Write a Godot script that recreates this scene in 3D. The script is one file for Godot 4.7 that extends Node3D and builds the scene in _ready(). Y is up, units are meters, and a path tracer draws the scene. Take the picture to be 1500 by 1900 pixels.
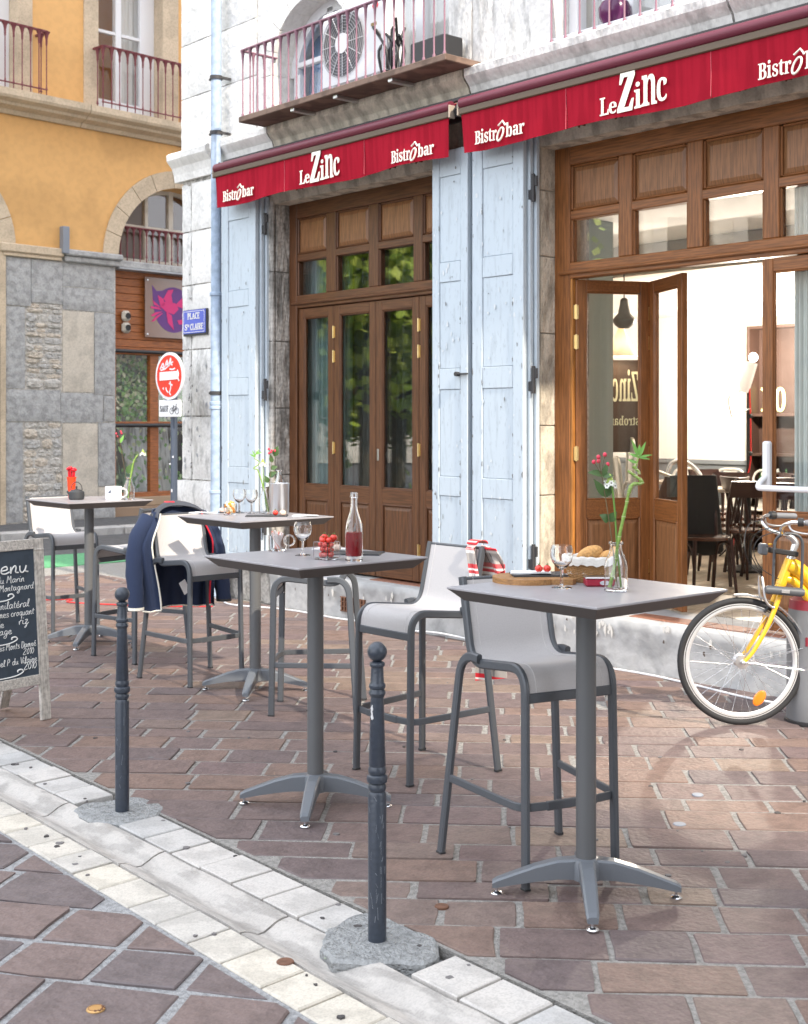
extends Node3D

# ---------------------------------------------------------------- geometry collector
class Geo:
	var v := PackedVector3Array()
	var n := PackedVector3Array()
	var xf := Transform3D()

	func tri(a: Vector3, b: Vector3, c: Vector3, na: Vector3, nb: Vector3, nc: Vector3) -> void:
		# front faces run clockwise
		if (b - a).cross(c - a).dot(na + nb + nc) > 0.0:
			var t := b
			b = c
			c = t
			t = nb
			nb = nc
			nc = t
		v.append(xf * a); v.append(xf * b); v.append(xf * c)
		n.append((xf.basis * na).normalized()); n.append((xf.basis * nb).normalized()); n.append((xf.basis * nc).normalized())

	func quad(a: Vector3, b: Vector3, c: Vector3, d: Vector3, out := Vector3.ZERO) -> void:
		var m := (b - a).cross(c - a) + (c - a).cross(d - a)
		if m.length_squared() < 1e-18:
			return
		m = m.normalized()
		if out != Vector3.ZERO and m.dot(out) < 0:
			m = -m
		tri(a, b, c, m, m, m)
		tri(a, c, d, m, m, m)

	func face(a: Vector3, b: Vector3, c: Vector3, out: Vector3) -> void:
		var m := (b - a).cross(c - a)
		if m.length_squared() < 1e-18:
			return
		m = m.normalized()
		if m.dot(out) < 0:
			m = -m
		tri(a, b, c, m, m, m)

	func box(c: Vector3, s: Vector3, bev := 0.0, b := Basis()) -> Geo:
		var h := s * 0.5
		var e := minf(bev, minf(h.x, minf(h.y, h.z)) * 0.95)
		var ax := [Vector3.RIGHT, Vector3.UP, Vector3.BACK]
		for k in 3:
			var u: Vector3 = ax[(k + 1) % 3]
			var w: Vector3 = ax[(k + 2) % 3]
			var o: Vector3 = ax[k]
			var hu := h.dot(u) - e
			var hw := h.dot(w) - e
			var ho := h.dot(o)
			for sg in [-1.0, 1.0]:
				var f: Vector3 = o * ho * sg
				quad(c + b * (f - u * hu - w * hw), c + b * (f + u * hu - w * hw), c + b * (f + u * hu + w * hw), c + b * (f - u * hu + w * hw), b * (o * sg))
			if e > 0.0:
				for s1 in [-1.0, 1.0]:
					for s2 in [-1.0, 1.0]:
						var p1: Vector3 = u * (h.dot(u)) * s1 + w * (hw) * s2
						var p2: Vector3 = u * (hu) * s1 + w * (h.dot(w)) * s2
						var l: Vector3 = o * (ho - e)
						quad(c + b * (p1 - l), c + b * (p1 + l), c + b * (p2 + l), c + b * (p2 - l), b * (u * s1 + w * s2))
		if e > 0.0:
			for sx in [-1.0, 1.0]:
				for sy in [-1.0, 1.0]:
					for sz in [-1.0, 1.0]:
						face(c + b * Vector3(h.x * sx, (h.y - e) * sy, (h.z - e) * sz), c + b * Vector3((h.x - e) * sx, h.y * sy, (h.z - e) * sz), c + b * Vector3((h.x - e) * sx, (h.y - e) * sy, h.z * sz), b * Vector3(sx, sy, sz))
		return self

	func span(a: Vector3, b: Vector3, bev := 0.0) -> Geo:  # a box between two corners
		return box((a + b) * 0.5, (b - a).abs(), bev)

	func bar(a: Vector3, b: Vector3, w: float, h: float, up := Vector3.UP, bev := 0.0) -> Geo:  # square bar from a to b
		var d := (b - a).normalized()
		if absf(d.dot(up)) > 0.98:
			up = Vector3.RIGHT if absf(d.x) < 0.9 else Vector3.BACK
		var s := up.cross(d).normalized()
		var t := d.cross(s)
		return box((a + b) * 0.5, Vector3(w, h, a.distance_to(b)), bev, Basis(s, t, d))

	func prism(p: PackedVector2Array, y0: float, y1: float, cham := 0.0) -> Geo:  # polygon in x and z, stood between two heights
		var q := p
		if Geometry2D.is_polygon_clockwise(q):
			q = p.duplicate()
			q.reverse()
		var top := q
		if cham > 0.0:
			var r := Geometry2D.offset_polygon(q, -cham, Geometry2D.JOIN_MITER)
			if r.size() == 1 and r[0].size() == q.size():
				top = r[0]
				# line up the first corner
				var best := 0
				for i in top.size():
					if top[i].distance_squared_to(q[0]) < top[best].distance_squared_to(q[0]):
						best = i
				var t2 := PackedVector2Array()
				for i in top.size():
					t2.append(top[(i + best) % top.size()])
				top = t2
				if Geometry2D.is_polygon_clockwise(top):
					top.reverse()
			else:
				cham = 0.0
		var idx := Geometry2D.triangulate_polygon(top)
		for i in range(0, idx.size(), 3):
			face(Vector3(top[idx[i]].x, y1, top[idx[i]].y), Vector3(top[idx[i + 1]].x, y1, top[idx[i + 1]].y), Vector3(top[idx[i + 2]].x, y1, top[idx[i + 2]].y), Vector3.UP)
		var yc := y1 - cham
		for i in q.size():
			var j := (i + 1) % q.size()
			var e := (q[j] - q[i])
			var o := Vector3(e.y, 0, -e.x)
			quad(Vector3(q[i].x, y0, q[i].y), Vector3(q[j].x, y0, q[j].y), Vector3(q[j].x, yc, q[j].y), Vector3(q[i].x, yc, q[i].y), o)
			if cham > 0.0:
				quad(Vector3(q[i].x, yc, q[i].y), Vector3(q[j].x, yc, q[j].y), Vector3(top[j].x, y1, top[j].y), Vector3(top[i].x, y1, top[i].y), o.normalized() + Vector3.UP)
		return self

	func plate(p: PackedVector2Array, t: Transform3D, thick: float) -> Geo:  # polygon in the x-y plane of t, thickness along its z
		var old := xf
		xf = xf * t
		var q := p
		if Geometry2D.is_polygon_clockwise(q):
			q = p.duplicate()
			q.reverse()
		var idx := Geometry2D.triangulate_polygon(q)
		for z in [0.0, thick]:
			for i in range(0, idx.size(), 3):
				face(Vector3(q[idx[i]].x, q[idx[i]].y, z), Vector3(q[idx[i + 1]].x, q[idx[i + 1]].y, z), Vector3(q[idx[i + 2]].x, q[idx[i + 2]].y, z), Vector3(0, 0, -1 if z == 0.0 else 1))
		if thick > 0.0:
			for i in q.size():
				var j := (i + 1) % q.size()
				var e := q[j] - q[i]
				quad(Vector3(q[i].x, q[i].y, 0), Vector3(q[j].x, q[j].y, 0), Vector3(q[j].x, q[j].y, thick), Vector3(q[i].x, q[i].y, thick), Vector3(e.y, -e.x, 0))
		xf = old
		return self

	func tube(p: PackedVector3Array, r: Variant, sides := 8, caps := true) -> Geo:  # round tube along points; r is a number or one radius per point
		var f: Array[Basis] = frames(p)
		for i in p.size() - 1:
			var r0: float = r if r is float else r[i]
			var r1: float = r if r is float else r[i + 1]
			for k in sides:
				var a0 := TAU * k / sides
				var a1 := TAU * (k + 1) / sides
				var n00 := f[i].x * cos(a0) + f[i].y * sin(a0)
				var n01 := f[i].x * cos(a1) + f[i].y * sin(a1)
				var n10 := f[i + 1].x * cos(a0) + f[i + 1].y * sin(a0)
				var n11 := f[i + 1].x * cos(a1) + f[i + 1].y * sin(a1)
				tri(p[i] + n00 * r0, p[i] + n01 * r0, p[i + 1] + n11 * r1, n00, n01, n11)
				tri(p[i] + n00 * r0, p[i + 1] + n11 * r1, p[i + 1] + n10 * r1, n00, n11, n10)
		if caps:
			for e in [0, p.size() - 1]:
				var rr: float = r if r is float else r[e]
				var d: Vector3 = f[e].z * (-1.0 if e == 0 else 1.0)
				for k in sides:
					var a0 := TAU * k / sides
					var a1 := TAU * (k + 1) / sides
					tri(p[e], p[e] + (f[e].x * cos(a0) + f[e].y * sin(a0)) * rr, p[e] + (f[e].x * cos(a1) + f[e].y * sin(a1)) * rr, d, d, d)
		return self

	func frames(p: PackedVector3Array, up := Vector3.ZERO) -> Array[Basis]:
		var out: Array[Basis] = []
		var side := Vector3.ZERO
		for i in p.size():
			var d := (p[mini(i + 1, p.size() - 1)] - p[maxi(i - 1, 0)])
			if d.length() < 1e-9:
				d = Vector3.UP
			d = d.normalized()
			if up != Vector3.ZERO:
				side = up
			elif i == 0:
				side = Vector3.UP if absf(d.y) < 0.9 else Vector3.RIGHT
			side = (side - d * side.dot(d)).normalized()
			out.append(Basis(side, d.cross(side), d))
		return out

	func rail(p: PackedVector3Array, up: Vector3, w: float, h: float, bev := 0.003) -> Geo:  # bar of rectangular section bent along points; w across «up», h along it
		var f := frames(p, up)
		var sec := PackedVector2Array([Vector2(-h / 2 + bev, -w / 2), Vector2(h / 2 - bev, -w / 2), Vector2(h / 2, -w / 2 + bev), Vector2(h / 2, w / 2 - bev), Vector2(h / 2 - bev, w / 2), Vector2(-h / 2 + bev, w / 2), Vector2(-h / 2, w / 2 - bev), Vector2(-h / 2, -w / 2 + bev)])
		for i in p.size() - 1:
			for k in 8:
				var a := sec[k]
				var b := sec[(k + 1) % 8]
				var o2 := Vector2(b.y - a.y, a.x - b.x).normalized()
				var o0 := f[i].x * o2.x + f[i].y * o2.y
				var o1 := f[i + 1].x * o2.x + f[i + 1].y * o2.y
				var p00 := p[i] + f[i].x * a.x + f[i].y * a.y
				var p01 := p[i] + f[i].x * b.x + f[i].y * b.y
				var p10 := p[i + 1] + f[i + 1].x * a.x + f[i + 1].y * a.y
				var p11 := p[i + 1] + f[i + 1].x * b.x + f[i + 1].y * b.y
				tri(p00, p01, p11, o0, o0, o1)
				tri(p00, p11, p10, o0, o1, o1)
		for e in [0, p.size() - 1]:
			var d: Vector3 = f[e].z * (-1.0 if e == 0 else 1.0)
			for k in range(1, 7):
				tri(p[e] + f[e].x * sec[0].x + f[e].y * sec[0].y, p[e] + f[e].x * sec[k].x + f[e].y * sec[k].y, p[e] + f[e].x * sec[k + 1].x + f[e].y * sec[k + 1].y, d, d, d)
		return self

	func lathe(pr: Array, seg := 24, at := Vector3.ZERO, crease := 0.6) -> Geo:  # pr: Vector2(radius, height) from bottom to top, or any way round
		var m := pr.size()
		for i in m - 1:
			var a: Vector2 = pr[i]
			var b: Vector2 = pr[i + 1]
			var d := b - a
			if d.length() < 1e-7:
				continue
			var nn := Vector2(d.y, -d.x).normalized()
			var na := nn
			var nb := nn
			if i > 0:
				var dp: Vector2 = pr[i] - pr[i - 1]
				var np := Vector2(dp.y, -dp.x).normalized()
				if np.dot(nn) > cos(crease):
					na = (np + nn).normalized()
			if i < m - 2:
				var dn: Vector2 = pr[i + 2] - pr[i + 1]
				var nx := Vector2(dn.y, -dn.x).normalized()
				if nx.dot(nn) > cos(crease):
					nb = (nx + nn).normalized()
			for k in seg:
				var c0 := cos(TAU * k / seg)
				var s0 := sin(TAU * k / seg)
				var c1 := cos(TAU * (k + 1) / seg)
				var s1 := sin(TAU * (k + 1) / seg)
				var p00 := at + Vector3(a.x * c0, a.y, a.x * s0)
				var p01 := at + Vector3(a.x * c1, a.y, a.x * s1)
				var p10 := at + Vector3(b.x * c0, b.y, b.x * s0)
				var p11 := at + Vector3(b.x * c1, b.y, b.x * s1)
				if a.x > 1e-6:
					tri(p00, p01, p11, Vector3(na.x * c0, na.y, na.x * s0), Vector3(na.x * c1, na.y, na.x * s1), Vector3(nb.x * c1, nb.y, nb.x * s1))
				if b.x > 1e-6:
					tri(p00, p11, p10, Vector3(na.x * c0, na.y, na.x * s0), Vector3(nb.x * c1, nb.y, nb.x * s1), Vector3(nb.x * c0, nb.y, nb.x * s0))
		return self

	func ball(c: Vector3, r: Vector3, seg := 12, rings := 8, b := Basis()) -> Geo:
		for i in rings:
			var t0 := PI * i / rings
			var t1 := PI * (i + 1) / rings
			for k in seg:
				var a0 := TAU * k / seg
				var a1 := TAU * (k + 1) / seg
				var d := [Vector3(sin(t0) * cos(a0), cos(t0), sin(t0) * sin(a0)), Vector3(sin(t0) * cos(a1), cos(t0), sin(t0) * sin(a1)), Vector3(sin(t1) * cos(a1), cos(t1), sin(t1) * sin(a1)), Vector3(sin(t1) * cos(a0), cos(t1), sin(t1) * sin(a0))]
				var q := []
				var m := []
				for e in d:
					q.append(c + b * (e * r))
					m.append((b * (e / r)).normalized())
				if i > 0:
					tri(q[0], q[1], q[2], m[0], m[1], m[2])
				if i < rings - 1:
					tri(q[0], q[2], q[3], m[0], m[2], m[3])
		return self

	func sheet(g: Array, thick := 0.0, flip := false, closed := false) -> Geo:  # rows of points as one smooth cloth; with thickness it gets a second face and edges
		var rows := g.size()
		var cols: int = g[0].size()
		var nm := []
		for i in rows:
			var line := PackedVector3Array()
			for j in cols:
				var du: Vector3 = g[mini(i + 1, rows - 1)][j] - g[maxi(i - 1, 0)][j]
				var j1 := (j + 1) % cols if closed else mini(j + 1, cols - 1)
				var j0 := (j - 1 + cols) % cols if closed else maxi(j - 1, 0)
				var dv: Vector3 = g[i][j1] - g[i][j0]
				var m := du.cross(dv)
				m = m.normalized() if m.length() > 1e-12 else Vector3.UP
				line.append(-m if flip else m)
			nm.append(line)
		var last := cols if closed else cols - 1
		for side in ([0, 1] if thick > 0.0 else [0]):
			for i in rows - 1:
				for j in last:
					var k := (j + 1) % cols
					var o = -thick * side
					var s := -1.0 if side else 1.0
					var a: Vector3 = g[i][j] + nm[i][j] * o
					var b: Vector3 = g[i][k] + nm[i][k] * o
					var c: Vector3 = g[i + 1][k] + nm[i + 1][k] * o
					var d: Vector3 = g[i + 1][j] + nm[i + 1][j] * o
					tri(a, b, c, nm[i][j] * s, nm[i][k] * s, nm[i + 1][k] * s)
					tri(a, c, d, nm[i][j] * s, nm[i + 1][k] * s, nm[i + 1][j] * s)
		if thick > 0.0:
			for i in rows - 1:
				if not closed:
					for j in [0, cols - 1]:
						var o: Vector3 = (g[i][0] - g[i][1]) if j == 0 else (g[i][cols - 1] - g[i][cols - 2])
						quad(g[i][j], g[i + 1][j], g[i + 1][j] - nm[i + 1][j] * thick, g[i][j] - nm[i][j] * thick, o)
			for j in last:
				var k := (j + 1) % cols
				for i in [0, rows - 1]:
					var o: Vector3 = (g[0][j] - g[1][j]) if i == 0 else (g[rows - 1][j] - g[rows - 2][j])
					quad(g[i][j], g[i][k], g[i][k] - nm[i][k] * thick, g[i][j] - nm[i][j] * thick, o)
		return self

	func mesh() -> ArrayMesh:
		var a := []
		a.resize(Mesh.ARRAY_MAX)
		a[Mesh.ARRAY_VERTEX] = v
		a[Mesh.ARRAY_NORMAL] = n
		var m := ArrayMesh.new()
		m.add_surface_from_arrays(Mesh.PRIMITIVE_TRIANGLES, a)
		return m


# ---------------------------------------------------------------- naming and parenting
var rng := RandomNumberGenerator.new()
var M := {}

func V(x: float, y: float, z: float) -> Vector3:
	return Vector3(x, y, z)

func rnd(a: float, b: float) -> float:
	return rng.randf_range(a, b)

func put(called: String, mesh: Mesh, m: Material, parent: Node) -> MeshInstance3D:
	var o := MeshInstance3D.new()
	o.name = called
	o.mesh = mesh
	o.material_override = m
	parent.add_child(o, true)
	return o

func obj(called: String, g: Geo, m: Material, parent: Node) -> MeshInstance3D:
	return put(called, g.mesh(), m, parent)

func tag(o: Node, label: String, category: String, group := "") -> void:
	o.set_meta("label", label)
	o.set_meta("category", category)
	if group != "":
		o.set_meta("group", group)

func thing(called: String, label: String, category: String, at := Vector3.ZERO, yaw := 0.0, group := "") -> Node3D:
	var o := Node3D.new()
	o.name = called
	add_child(o, true)
	o.position = at
	o.rotation.y = yaw
	tag(o, label, category, group)
	return o

func structure(called: String) -> Node3D:
	var o := Node3D.new()
	o.name = called
	add_child(o, true)
	o.set_meta("kind", "structure")
	return o

func part(called: String, parent: Node) -> Node3D:
	var o := Node3D.new()
	o.name = called
	parent.add_child(o, true)
	return o

func copy_of(src: Node3D, label: String, at: Vector3, yaw: float) -> Node3D:
	var o: Node3D = src.duplicate()
	o.name = src.name
	add_child(o, true)
	o.position = at
	o.rotation.y = yaw
	o.set_meta("label", label)
	return o

func curve(p: Array, steps := 6) -> PackedVector3Array:  # smooth line through the points
	var out := PackedVector3Array()
	for i in p.size() - 1:
		var a: Vector3 = p[maxi(i - 1, 0)]
		var b: Vector3 = p[i]
		var c: Vector3 = p[i + 1]
		var d: Vector3 = p[mini(i + 2, p.size() - 1)]
		for k in steps:
			out.append(b.cubic_interpolate(c, a, d, float(k) / steps))
	out.append(p[p.size() - 1])
	return out

func corner_path(p: Array, r: Array, steps := 6) -> PackedVector3Array:  # straight runs joined by rounded bends
	var out := PackedVector3Array([p[0]])
	for i in range(1, p.size() - 1):
		var a: Vector3 = p[i] + (p[i - 1] - p[i]).normalized() * r[i]
		var b: Vector3 = p[i] + (p[i + 1] - p[i]).normalized() * r[i]
		for k in steps + 1:
			var t := float(k) / steps
			out.append(a.lerp(p[i], t).lerp((p[i] as Vector3).lerp(b, t), t))
	out.append(p[p.size() - 1])
	return out

# ---------------------------------------------------------------- materials
func noise_tex(sd: int, freq: float, lo: float, hi: float, kind := FastNoiseLite.TYPE_SIMPLEX_SMOOTH, size := 512, oct := 4, p0 := 0.25, p1 := 0.75) -> NoiseTexture2D:
	var f := FastNoiseLite.new()
	f.seed = sd
	f.noise_type = kind
	f.frequency = freq
	f.fractal_octaves = oct
	var t := NoiseTexture2D.new()
	t.width = size
	t.height = size
	t.seamless = true
	t.noise = f
	var g := Gradient.new()
	g.offsets = PackedFloat32Array([p0, p1])
	var a := Color(lo, lo, lo).linear_to_srgb()
	var b := Color(hi, hi, hi).linear_to_srgb()
	g.colors = PackedColorArray([a, b])
	t.color_ramp = g
	return t

func duo_tex(sd: int, freq: float, ca: Color, cb: Color, p0: float, p1: float, size := 512, kind := FastNoiseLite.TYPE_SIMPLEX_SMOOTH, oct := 4) -> NoiseTexture2D:
	var t := noise_tex(sd, freq, 0, 1, kind, size, oct, p0, p1)
	t.color_ramp.colors = PackedColorArray([ca.linear_to_srgb(), cb.linear_to_srgb()])
	return t

func mt(key: String, c: Color, rough := 0.7, o := {}) -> StandardMaterial3D:
	if M.has(key):
		return M[key]
	var m := StandardMaterial3D.new()
	m.resource_name = key
	m.albedo_color = c.linear_to_srgb()
	m.roughness = rough
	m.metallic = o.get("metal", 0.0)
	m.metallic_specular = o.get("spec", 0.5)
	if o.has("tex"):
		m.albedo_texture = o.tex
	if o.has("tex") or o.has("bump"):
		m.uv1_triplanar = true
		m.uv1_world_triplanar = o.get("world", true)
		var s: Variant = o.get("scale", 1.0)
		m.uv1_scale = s if s is Vector3 else Vector3.ONE * s
	if o.has("bump"):
		m.heightmap_enabled = true
		m.heightmap_texture = o.bump
		m.heightmap_scale = o.get("depth", 0.1)
	if o.has("over"):
		m.detail_enabled = true
		m.detail_albedo = o.over
		m.detail_blend_mode = BaseMaterial3D.BLEND_MODE_MUL
		m.detail_uv_layer = BaseMaterial3D.DETAIL_UV_2
		m.uv2_triplanar = true
		m.uv2_world_triplanar = o.get("world", true)
		var s2: Variant = o.get("scale2", 1.0)
		m.uv2_scale = s2 if s2 is Vector3 else Vector3.ONE * s2
	if o.has("coat"):
		m.clearcoat_enabled = true
		m.clearcoat = o.coat
		m.clearcoat_roughness = o.get("coat_rough", 0.1)
	if o.has("rim"):
		m.rim_enabled = true
		m.rim = o.rim
	if o.has("back"):
		m.backlight_enabled = true
		m.backlight = o.back
	if o.has("glass"):
		m.transparency = BaseMaterial3D.TRANSPARENCY_ALPHA
		m.albedo_color.a = o.glass
	if o.has("solid"):
		m.refraction_enabled = true
		m.refraction_scale = o.solid
		m.albedo_color.a = o.get("a", 0.0)
	if o.has("glow"):
		m.emission_enabled = true
		m.emission = (o.glow as Color).linear_to_srgb()
		m.emission_energy_multiplier = o.get("power", 1.0)
	M[key] = m
	return m

# ---------------------------------------------------------------- the scene
func _ready() -> void:
	rng.seed = 20240611
	light_and_camera()
	palette()
	paving()
	bistro()
	ochre_house()
	surroundings()
	furniture()
	tableware()
	street_things()
	bicycle()
	indoors()

func light_and_camera() -> void:
	var cam := Camera3D.new()
	cam.name = "camera"
	cam.position = Vector3(0, 1.692, 7.08)
	cam.rotation.y = deg_to_rad(48.9)
	var lens := CameraAttributesPhysical.new()
	lens.frustum_focal_length = 50.0
	lens.frustum_focus_distance = 5.9
	lens.exposure_aperture = 7.0
	lens.frustum_near = 0.1
	lens.frustum_far = 300.0
	cam.attributes = lens
	cam.projection = Camera3D.PROJECTION_FRUSTUM
	cam.near = 0.1
	cam.far = 300.0
	cam.size = 0.1 * 1900.0 / 2439.0
	cam.frustum_offset = Vector2(0, -0.1 * 167.0 / 2439.0)
	cam.current = true
	add_child(cam)
	var sky := ProceduralSkyMaterial.new()
	sky.sky_top_color = Color(0.82, 0.845, 0.885)
	sky.sky_horizon_color = Color(0.96, 0.965, 0.98)
	sky.sky_curve = 0.16
	sky.ground_horizon_color = Color(0.62, 0.60, 0.58)
	sky.ground_bottom_color = Color(0.40, 0.38, 0.36)
	sky.sky_energy_multiplier = 1.25
	sky.sun_angle_max = 1.0
	var e := Environment.new()
	e.background_mode = Environment.BG_SKY
	e.sky = Sky.new()
	e.sky.sky_material = sky
	e.tonemap_mode = Environment.TONE_MAPPER_LINEAR
	e.tonemap_exposure = 2.45
	e.sdfgi_enabled = true
	e.ssao_enabled = true
	e.ssil_enabled = true
	var w := WorldEnvironment.new()
	w.name = "sky"
	w.environment = e
	add_child(w)
	var sun := DirectionalLight3D.new()
	sun.name = "sun"
	sun.light_energy = 0.85
	sun.light_color = Color(1.0, 0.95, 0.87)
	sun.light_angular_distance = 1.4
	sun.shadow_enabled = true
	add_child(sun)
	sun.look_at_from_position(Vector3.ZERO, Vector3(-1.0, -0.76, -0.10))

func palette() -> void:
	var grain := noise_tex(3, 0.02, 0.72, 1.12, FastNoiseLite.TYPE_SIMPLEX_SMOOTH, 512, 5)
	var fine := noise_tex(11, 0.09, 0.80, 1.10, FastNoiseLite.TYPE_VALUE, 512, 3, 0.2, 0.8)
	var rawb := noise_tex(7, 0.03, 0.0, 1.0, FastNoiseLite.TYPE_SIMPLEX_SMOOTH, 512, 5, 0.0, 1.0)
	var rawf := noise_tex(9, 0.12, 0.0, 1.0, FastNoiseLite.TYPE_VALUE, 512, 3, 0.0, 1.0)
	var blot := noise_tex(21, 0.008, 0.62, 1.08, FastNoiseLite.TYPE_SIMPLEX, 512, 5, 0.3, 0.62)
	var soft := noise_tex(22, 0.008, 0.84, 1.05, FastNoiseLite.TYPE_SIMPLEX, 512, 5, 0.3, 0.62)
	M["t_soft"] = soft
	M["t_grain"] = grain; M["t_fine"] = fine; M["t_rawb"] = rawb; M["t_rawf"] = rawf; M["t_blot"] = blot
	# porphyry setts in a few tints
	var tints := [Color(0.176, 0.123, 0.111), Color(0.160, 0.115, 0.108), Color(0.199, 0.133, 0.109), Color(0.148, 0.109, 0.105), Color(0.191, 0.139, 0.121), Color(0.168, 0.117, 0.113), Color(0.215, 0.154, 0.121), Color(0.139, 0.105, 0.104)]
	for i in tints.size():
		mt("porphyry%d" % i, tints[i], 0.62, {"tex": soft, "scale": 1.7, "over": fine, "scale2": 3.0, "bump": rawb, "depth": 0.35})
	for i in 4:
		mt("slab%d" % i, [Color(0.150, 0.116, 0.114), Color(0.163, 0.123, 0.118), Color(0.138, 0.112, 0.114), Color(0.176, 0.129, 0.120)][i], 0.6, {"tex": soft, "scale": 1.3, "over": fine, "scale2": 3.0, "bump": rawb, "depth": 0.35})
	mt("mortar", Color(0.31, 0.295, 0.275), 0.95, {"tex": grain, "scale": 3.0, "over": fine, "scale2": 6.0, "bump": rawf, "depth": 0.5})
	mt("mortar_grey", Color(0.33, 0.33, 0.335), 0.95, {"tex": grain, "scale": 3.0, "over": fine, "scale2": 6.0, "bump": rawf, "depth": 0.4})
	for i in 3:
		mt("cream%d" % i, [Color(0.56, 0.52, 0.46), Color(0.60, 0.55, 0.47), Color(0.52, 0.49, 0.45)][i], 0.7, {"tex": soft, "scale": 0.9, "over": fine, "scale2": 4.0, "bump": rawb, "depth": 0.15})
	for i in 3:
		mt("pale_stone%d" % i, [Color(0.50, 0.48, 0.46), Color(0.54, 0.51, 0.48), Color(0.46, 0.45, 0.44)][i], 0.7, {"tex": soft, "scale": 0.8, "over": fine, "scale2": 4.0, "bump": rawb, "depth": 0.2})
	mt("channel", Color(0.47, 0.44, 0.41), 0.65, {"tex": noise_tex(31, 0.01, 0.72, 1.04, FastNoiseLite.TYPE_SIMPLEX, 512, 5, 0.3, 0.55), "scale": Vector3(0.6, 2.5, 2.5), "over": fine, "scale2": 4.0, "bump": rawb, "depth": 0.2})
	mt("concrete", Color(0.33, 0.335, 0.335), 0.95, {"tex": grain, "scale": 2.2, "over": fine, "scale2": 7.0, "bump": rawf, "depth": 1.2})
	mt("asphalt", Color(0.105, 0.105, 0.108), 0.9, {"tex": grain, "scale": 0.6, "over": fine, "scale2": 4.0, "bump": rawf, "depth": 0.3})
	mt("green_paint", Color(0.10, 0.34, 0.16), 0.8, {"tex": grain, "scale": 1.5})
	mt("white_paint", Color(0.72, 0.72, 0.70), 0.75, {"tex": grain, "scale": 1.5})
	# masonry
	mt("whitewash", Color(0.78, 0.755, 0.725), 0.9, {"tex": noise_tex(41, 0.006, 0.88, 1.03, FastNoiseLite.TYPE_SIMPLEX, 512, 5, 0.28, 0.5), "scale": 0.45, "over": noise_tex(42, 0.03, 0.90, 1.03, FastNoiseLite.TYPE_SIMPLEX, 512, 5, 0.3, 0.6), "scale2": 1.1, "bump": rawb, "depth": 0.9})
	mt("whitewash2", Color(0.72, 0.70, 0.675), 0.9, {"tex": noise_tex(43, 0.012, 0.70, 1.03, FastNoiseLite.TYPE_SIMPLEX, 512, 6, 0.20, 0.48), "scale": Vector3(1.0, 0.4, 1.0), "over": noise_tex(44, 0.03, 0.88, 1.03, FastNoiseLite.TYPE_SIMPLEX, 512, 5, 0.3, 0.6), "scale2": 1.3, "bump": rawb, "depth": 0.9})
	mt("old_limestone", Color(0.52, 0.49, 0.45), 0.9, {"tex": noise_tex(45, 0.01, 0.45, 1.08, FastNoiseLite.TYPE_SIMPLEX, 512, 5, 0.25, 0.6), "scale": Vector3(1.2, 0.35, 1.2), "over": noise_tex(46, 0.04, 0.7, 1.1, FastNoiseLite.TYPE_SIMPLEX, 512, 5, 0.3, 0.7), "scale2": 1.0, "bump": rawb, "depth": 1.3})
	mt("warm_limestone", Color(0.62, 0.55, 0.45), 0.9, {"tex": noise_tex(47, 0.01, 0.6, 1.06, FastNoiseLite.TYPE_SIMPLEX, 512, 5, 0.25, 0.6), "scale": Vector3(1.0, 0.4, 1.0), "over": fine, "scale2": 2.0, "bump": rawb, "depth": 1.0})
	mt("dark_joint", Color(0.13, 0.12, 0.11), 1.0, {"tex": grain, "scale": 2.0})
	mt("step_cement", Color(0.46, 0.455, 0.45), 0.85, {"tex": noise_tex(51, 0.006, 0.72, 1.05, FastNoiseLite.TYPE_SIMPLEX, 512, 5, 0.3, 0.55), "scale": 0.6, "over": noise_tex(52, 0.03, 0.92, 1.03, FastNoiseLite.TYPE_SIMPLEX, 512, 5, 0.3, 0.7), "scale2": 0.5, "bump": rawb, "depth": 0.35})
	# joinery: the grain runs along the narrow axis of the scale
	var wood := noise_tex(61, 0.02, 0.62, 1.12, FastNoiseLite.TYPE_SIMPLEX_SMOOTH, 512, 4, 0.25, 0.75)
	var woodf := noise_tex(62, 0.10, 0.72, 1.12, FastNoiseLite.TYPE_VALUE, 512, 3, 0.2, 0.8)
	M["t_wood"] = wood; M["t_woodf"] = woodf
	for nm in [["oak", Color(0.280, 0.104, 0.030)], ["walnut", Color(0.150, 0.060, 0.024)], ["sunlit_oak", Color(0.46, 0.19, 0.045)], ["panel_oak", Color(0.30, 0.135, 0.055)]]:
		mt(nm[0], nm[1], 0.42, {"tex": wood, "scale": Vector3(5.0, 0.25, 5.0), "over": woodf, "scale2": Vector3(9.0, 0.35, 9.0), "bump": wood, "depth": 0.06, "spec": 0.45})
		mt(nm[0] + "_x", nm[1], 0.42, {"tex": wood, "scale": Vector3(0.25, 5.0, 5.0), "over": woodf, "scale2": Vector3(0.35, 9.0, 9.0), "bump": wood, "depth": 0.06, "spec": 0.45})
	mt("shutter_blue", Color(0.49, 0.555, 0.61), 0.7, {"tex": noise_tex(71, 0.012, 0.90, 1.03, FastNoiseLite.TYPE_SIMPLEX, 512, 5, 0.2, 0.45), "scale": Vector3(2.0, 0.3, 2.0), "over": noise_tex(72, 0.03, 0.87, 1.02, FastNoiseLite.TYPE_SIMPLEX, 512, 4, 0.16, 0.26), "scale2": Vector3(1.6, 0.5, 1.6), "bump": wood, "depth": 0.08})
	mt("pipe_blue", Color(0.36, 0.45, 0.58), 0.55, {"tex": noise_tex(73, 0.02, 0.75, 1.05), "scale": 1.0})
	mt("iron", Color(0.035, 0.033, 0.035), 0.6)
	mt("rust", Color(0.16, 0.075, 0.045), 0.85, {"tex": grain, "scale": 3.0})
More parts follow.
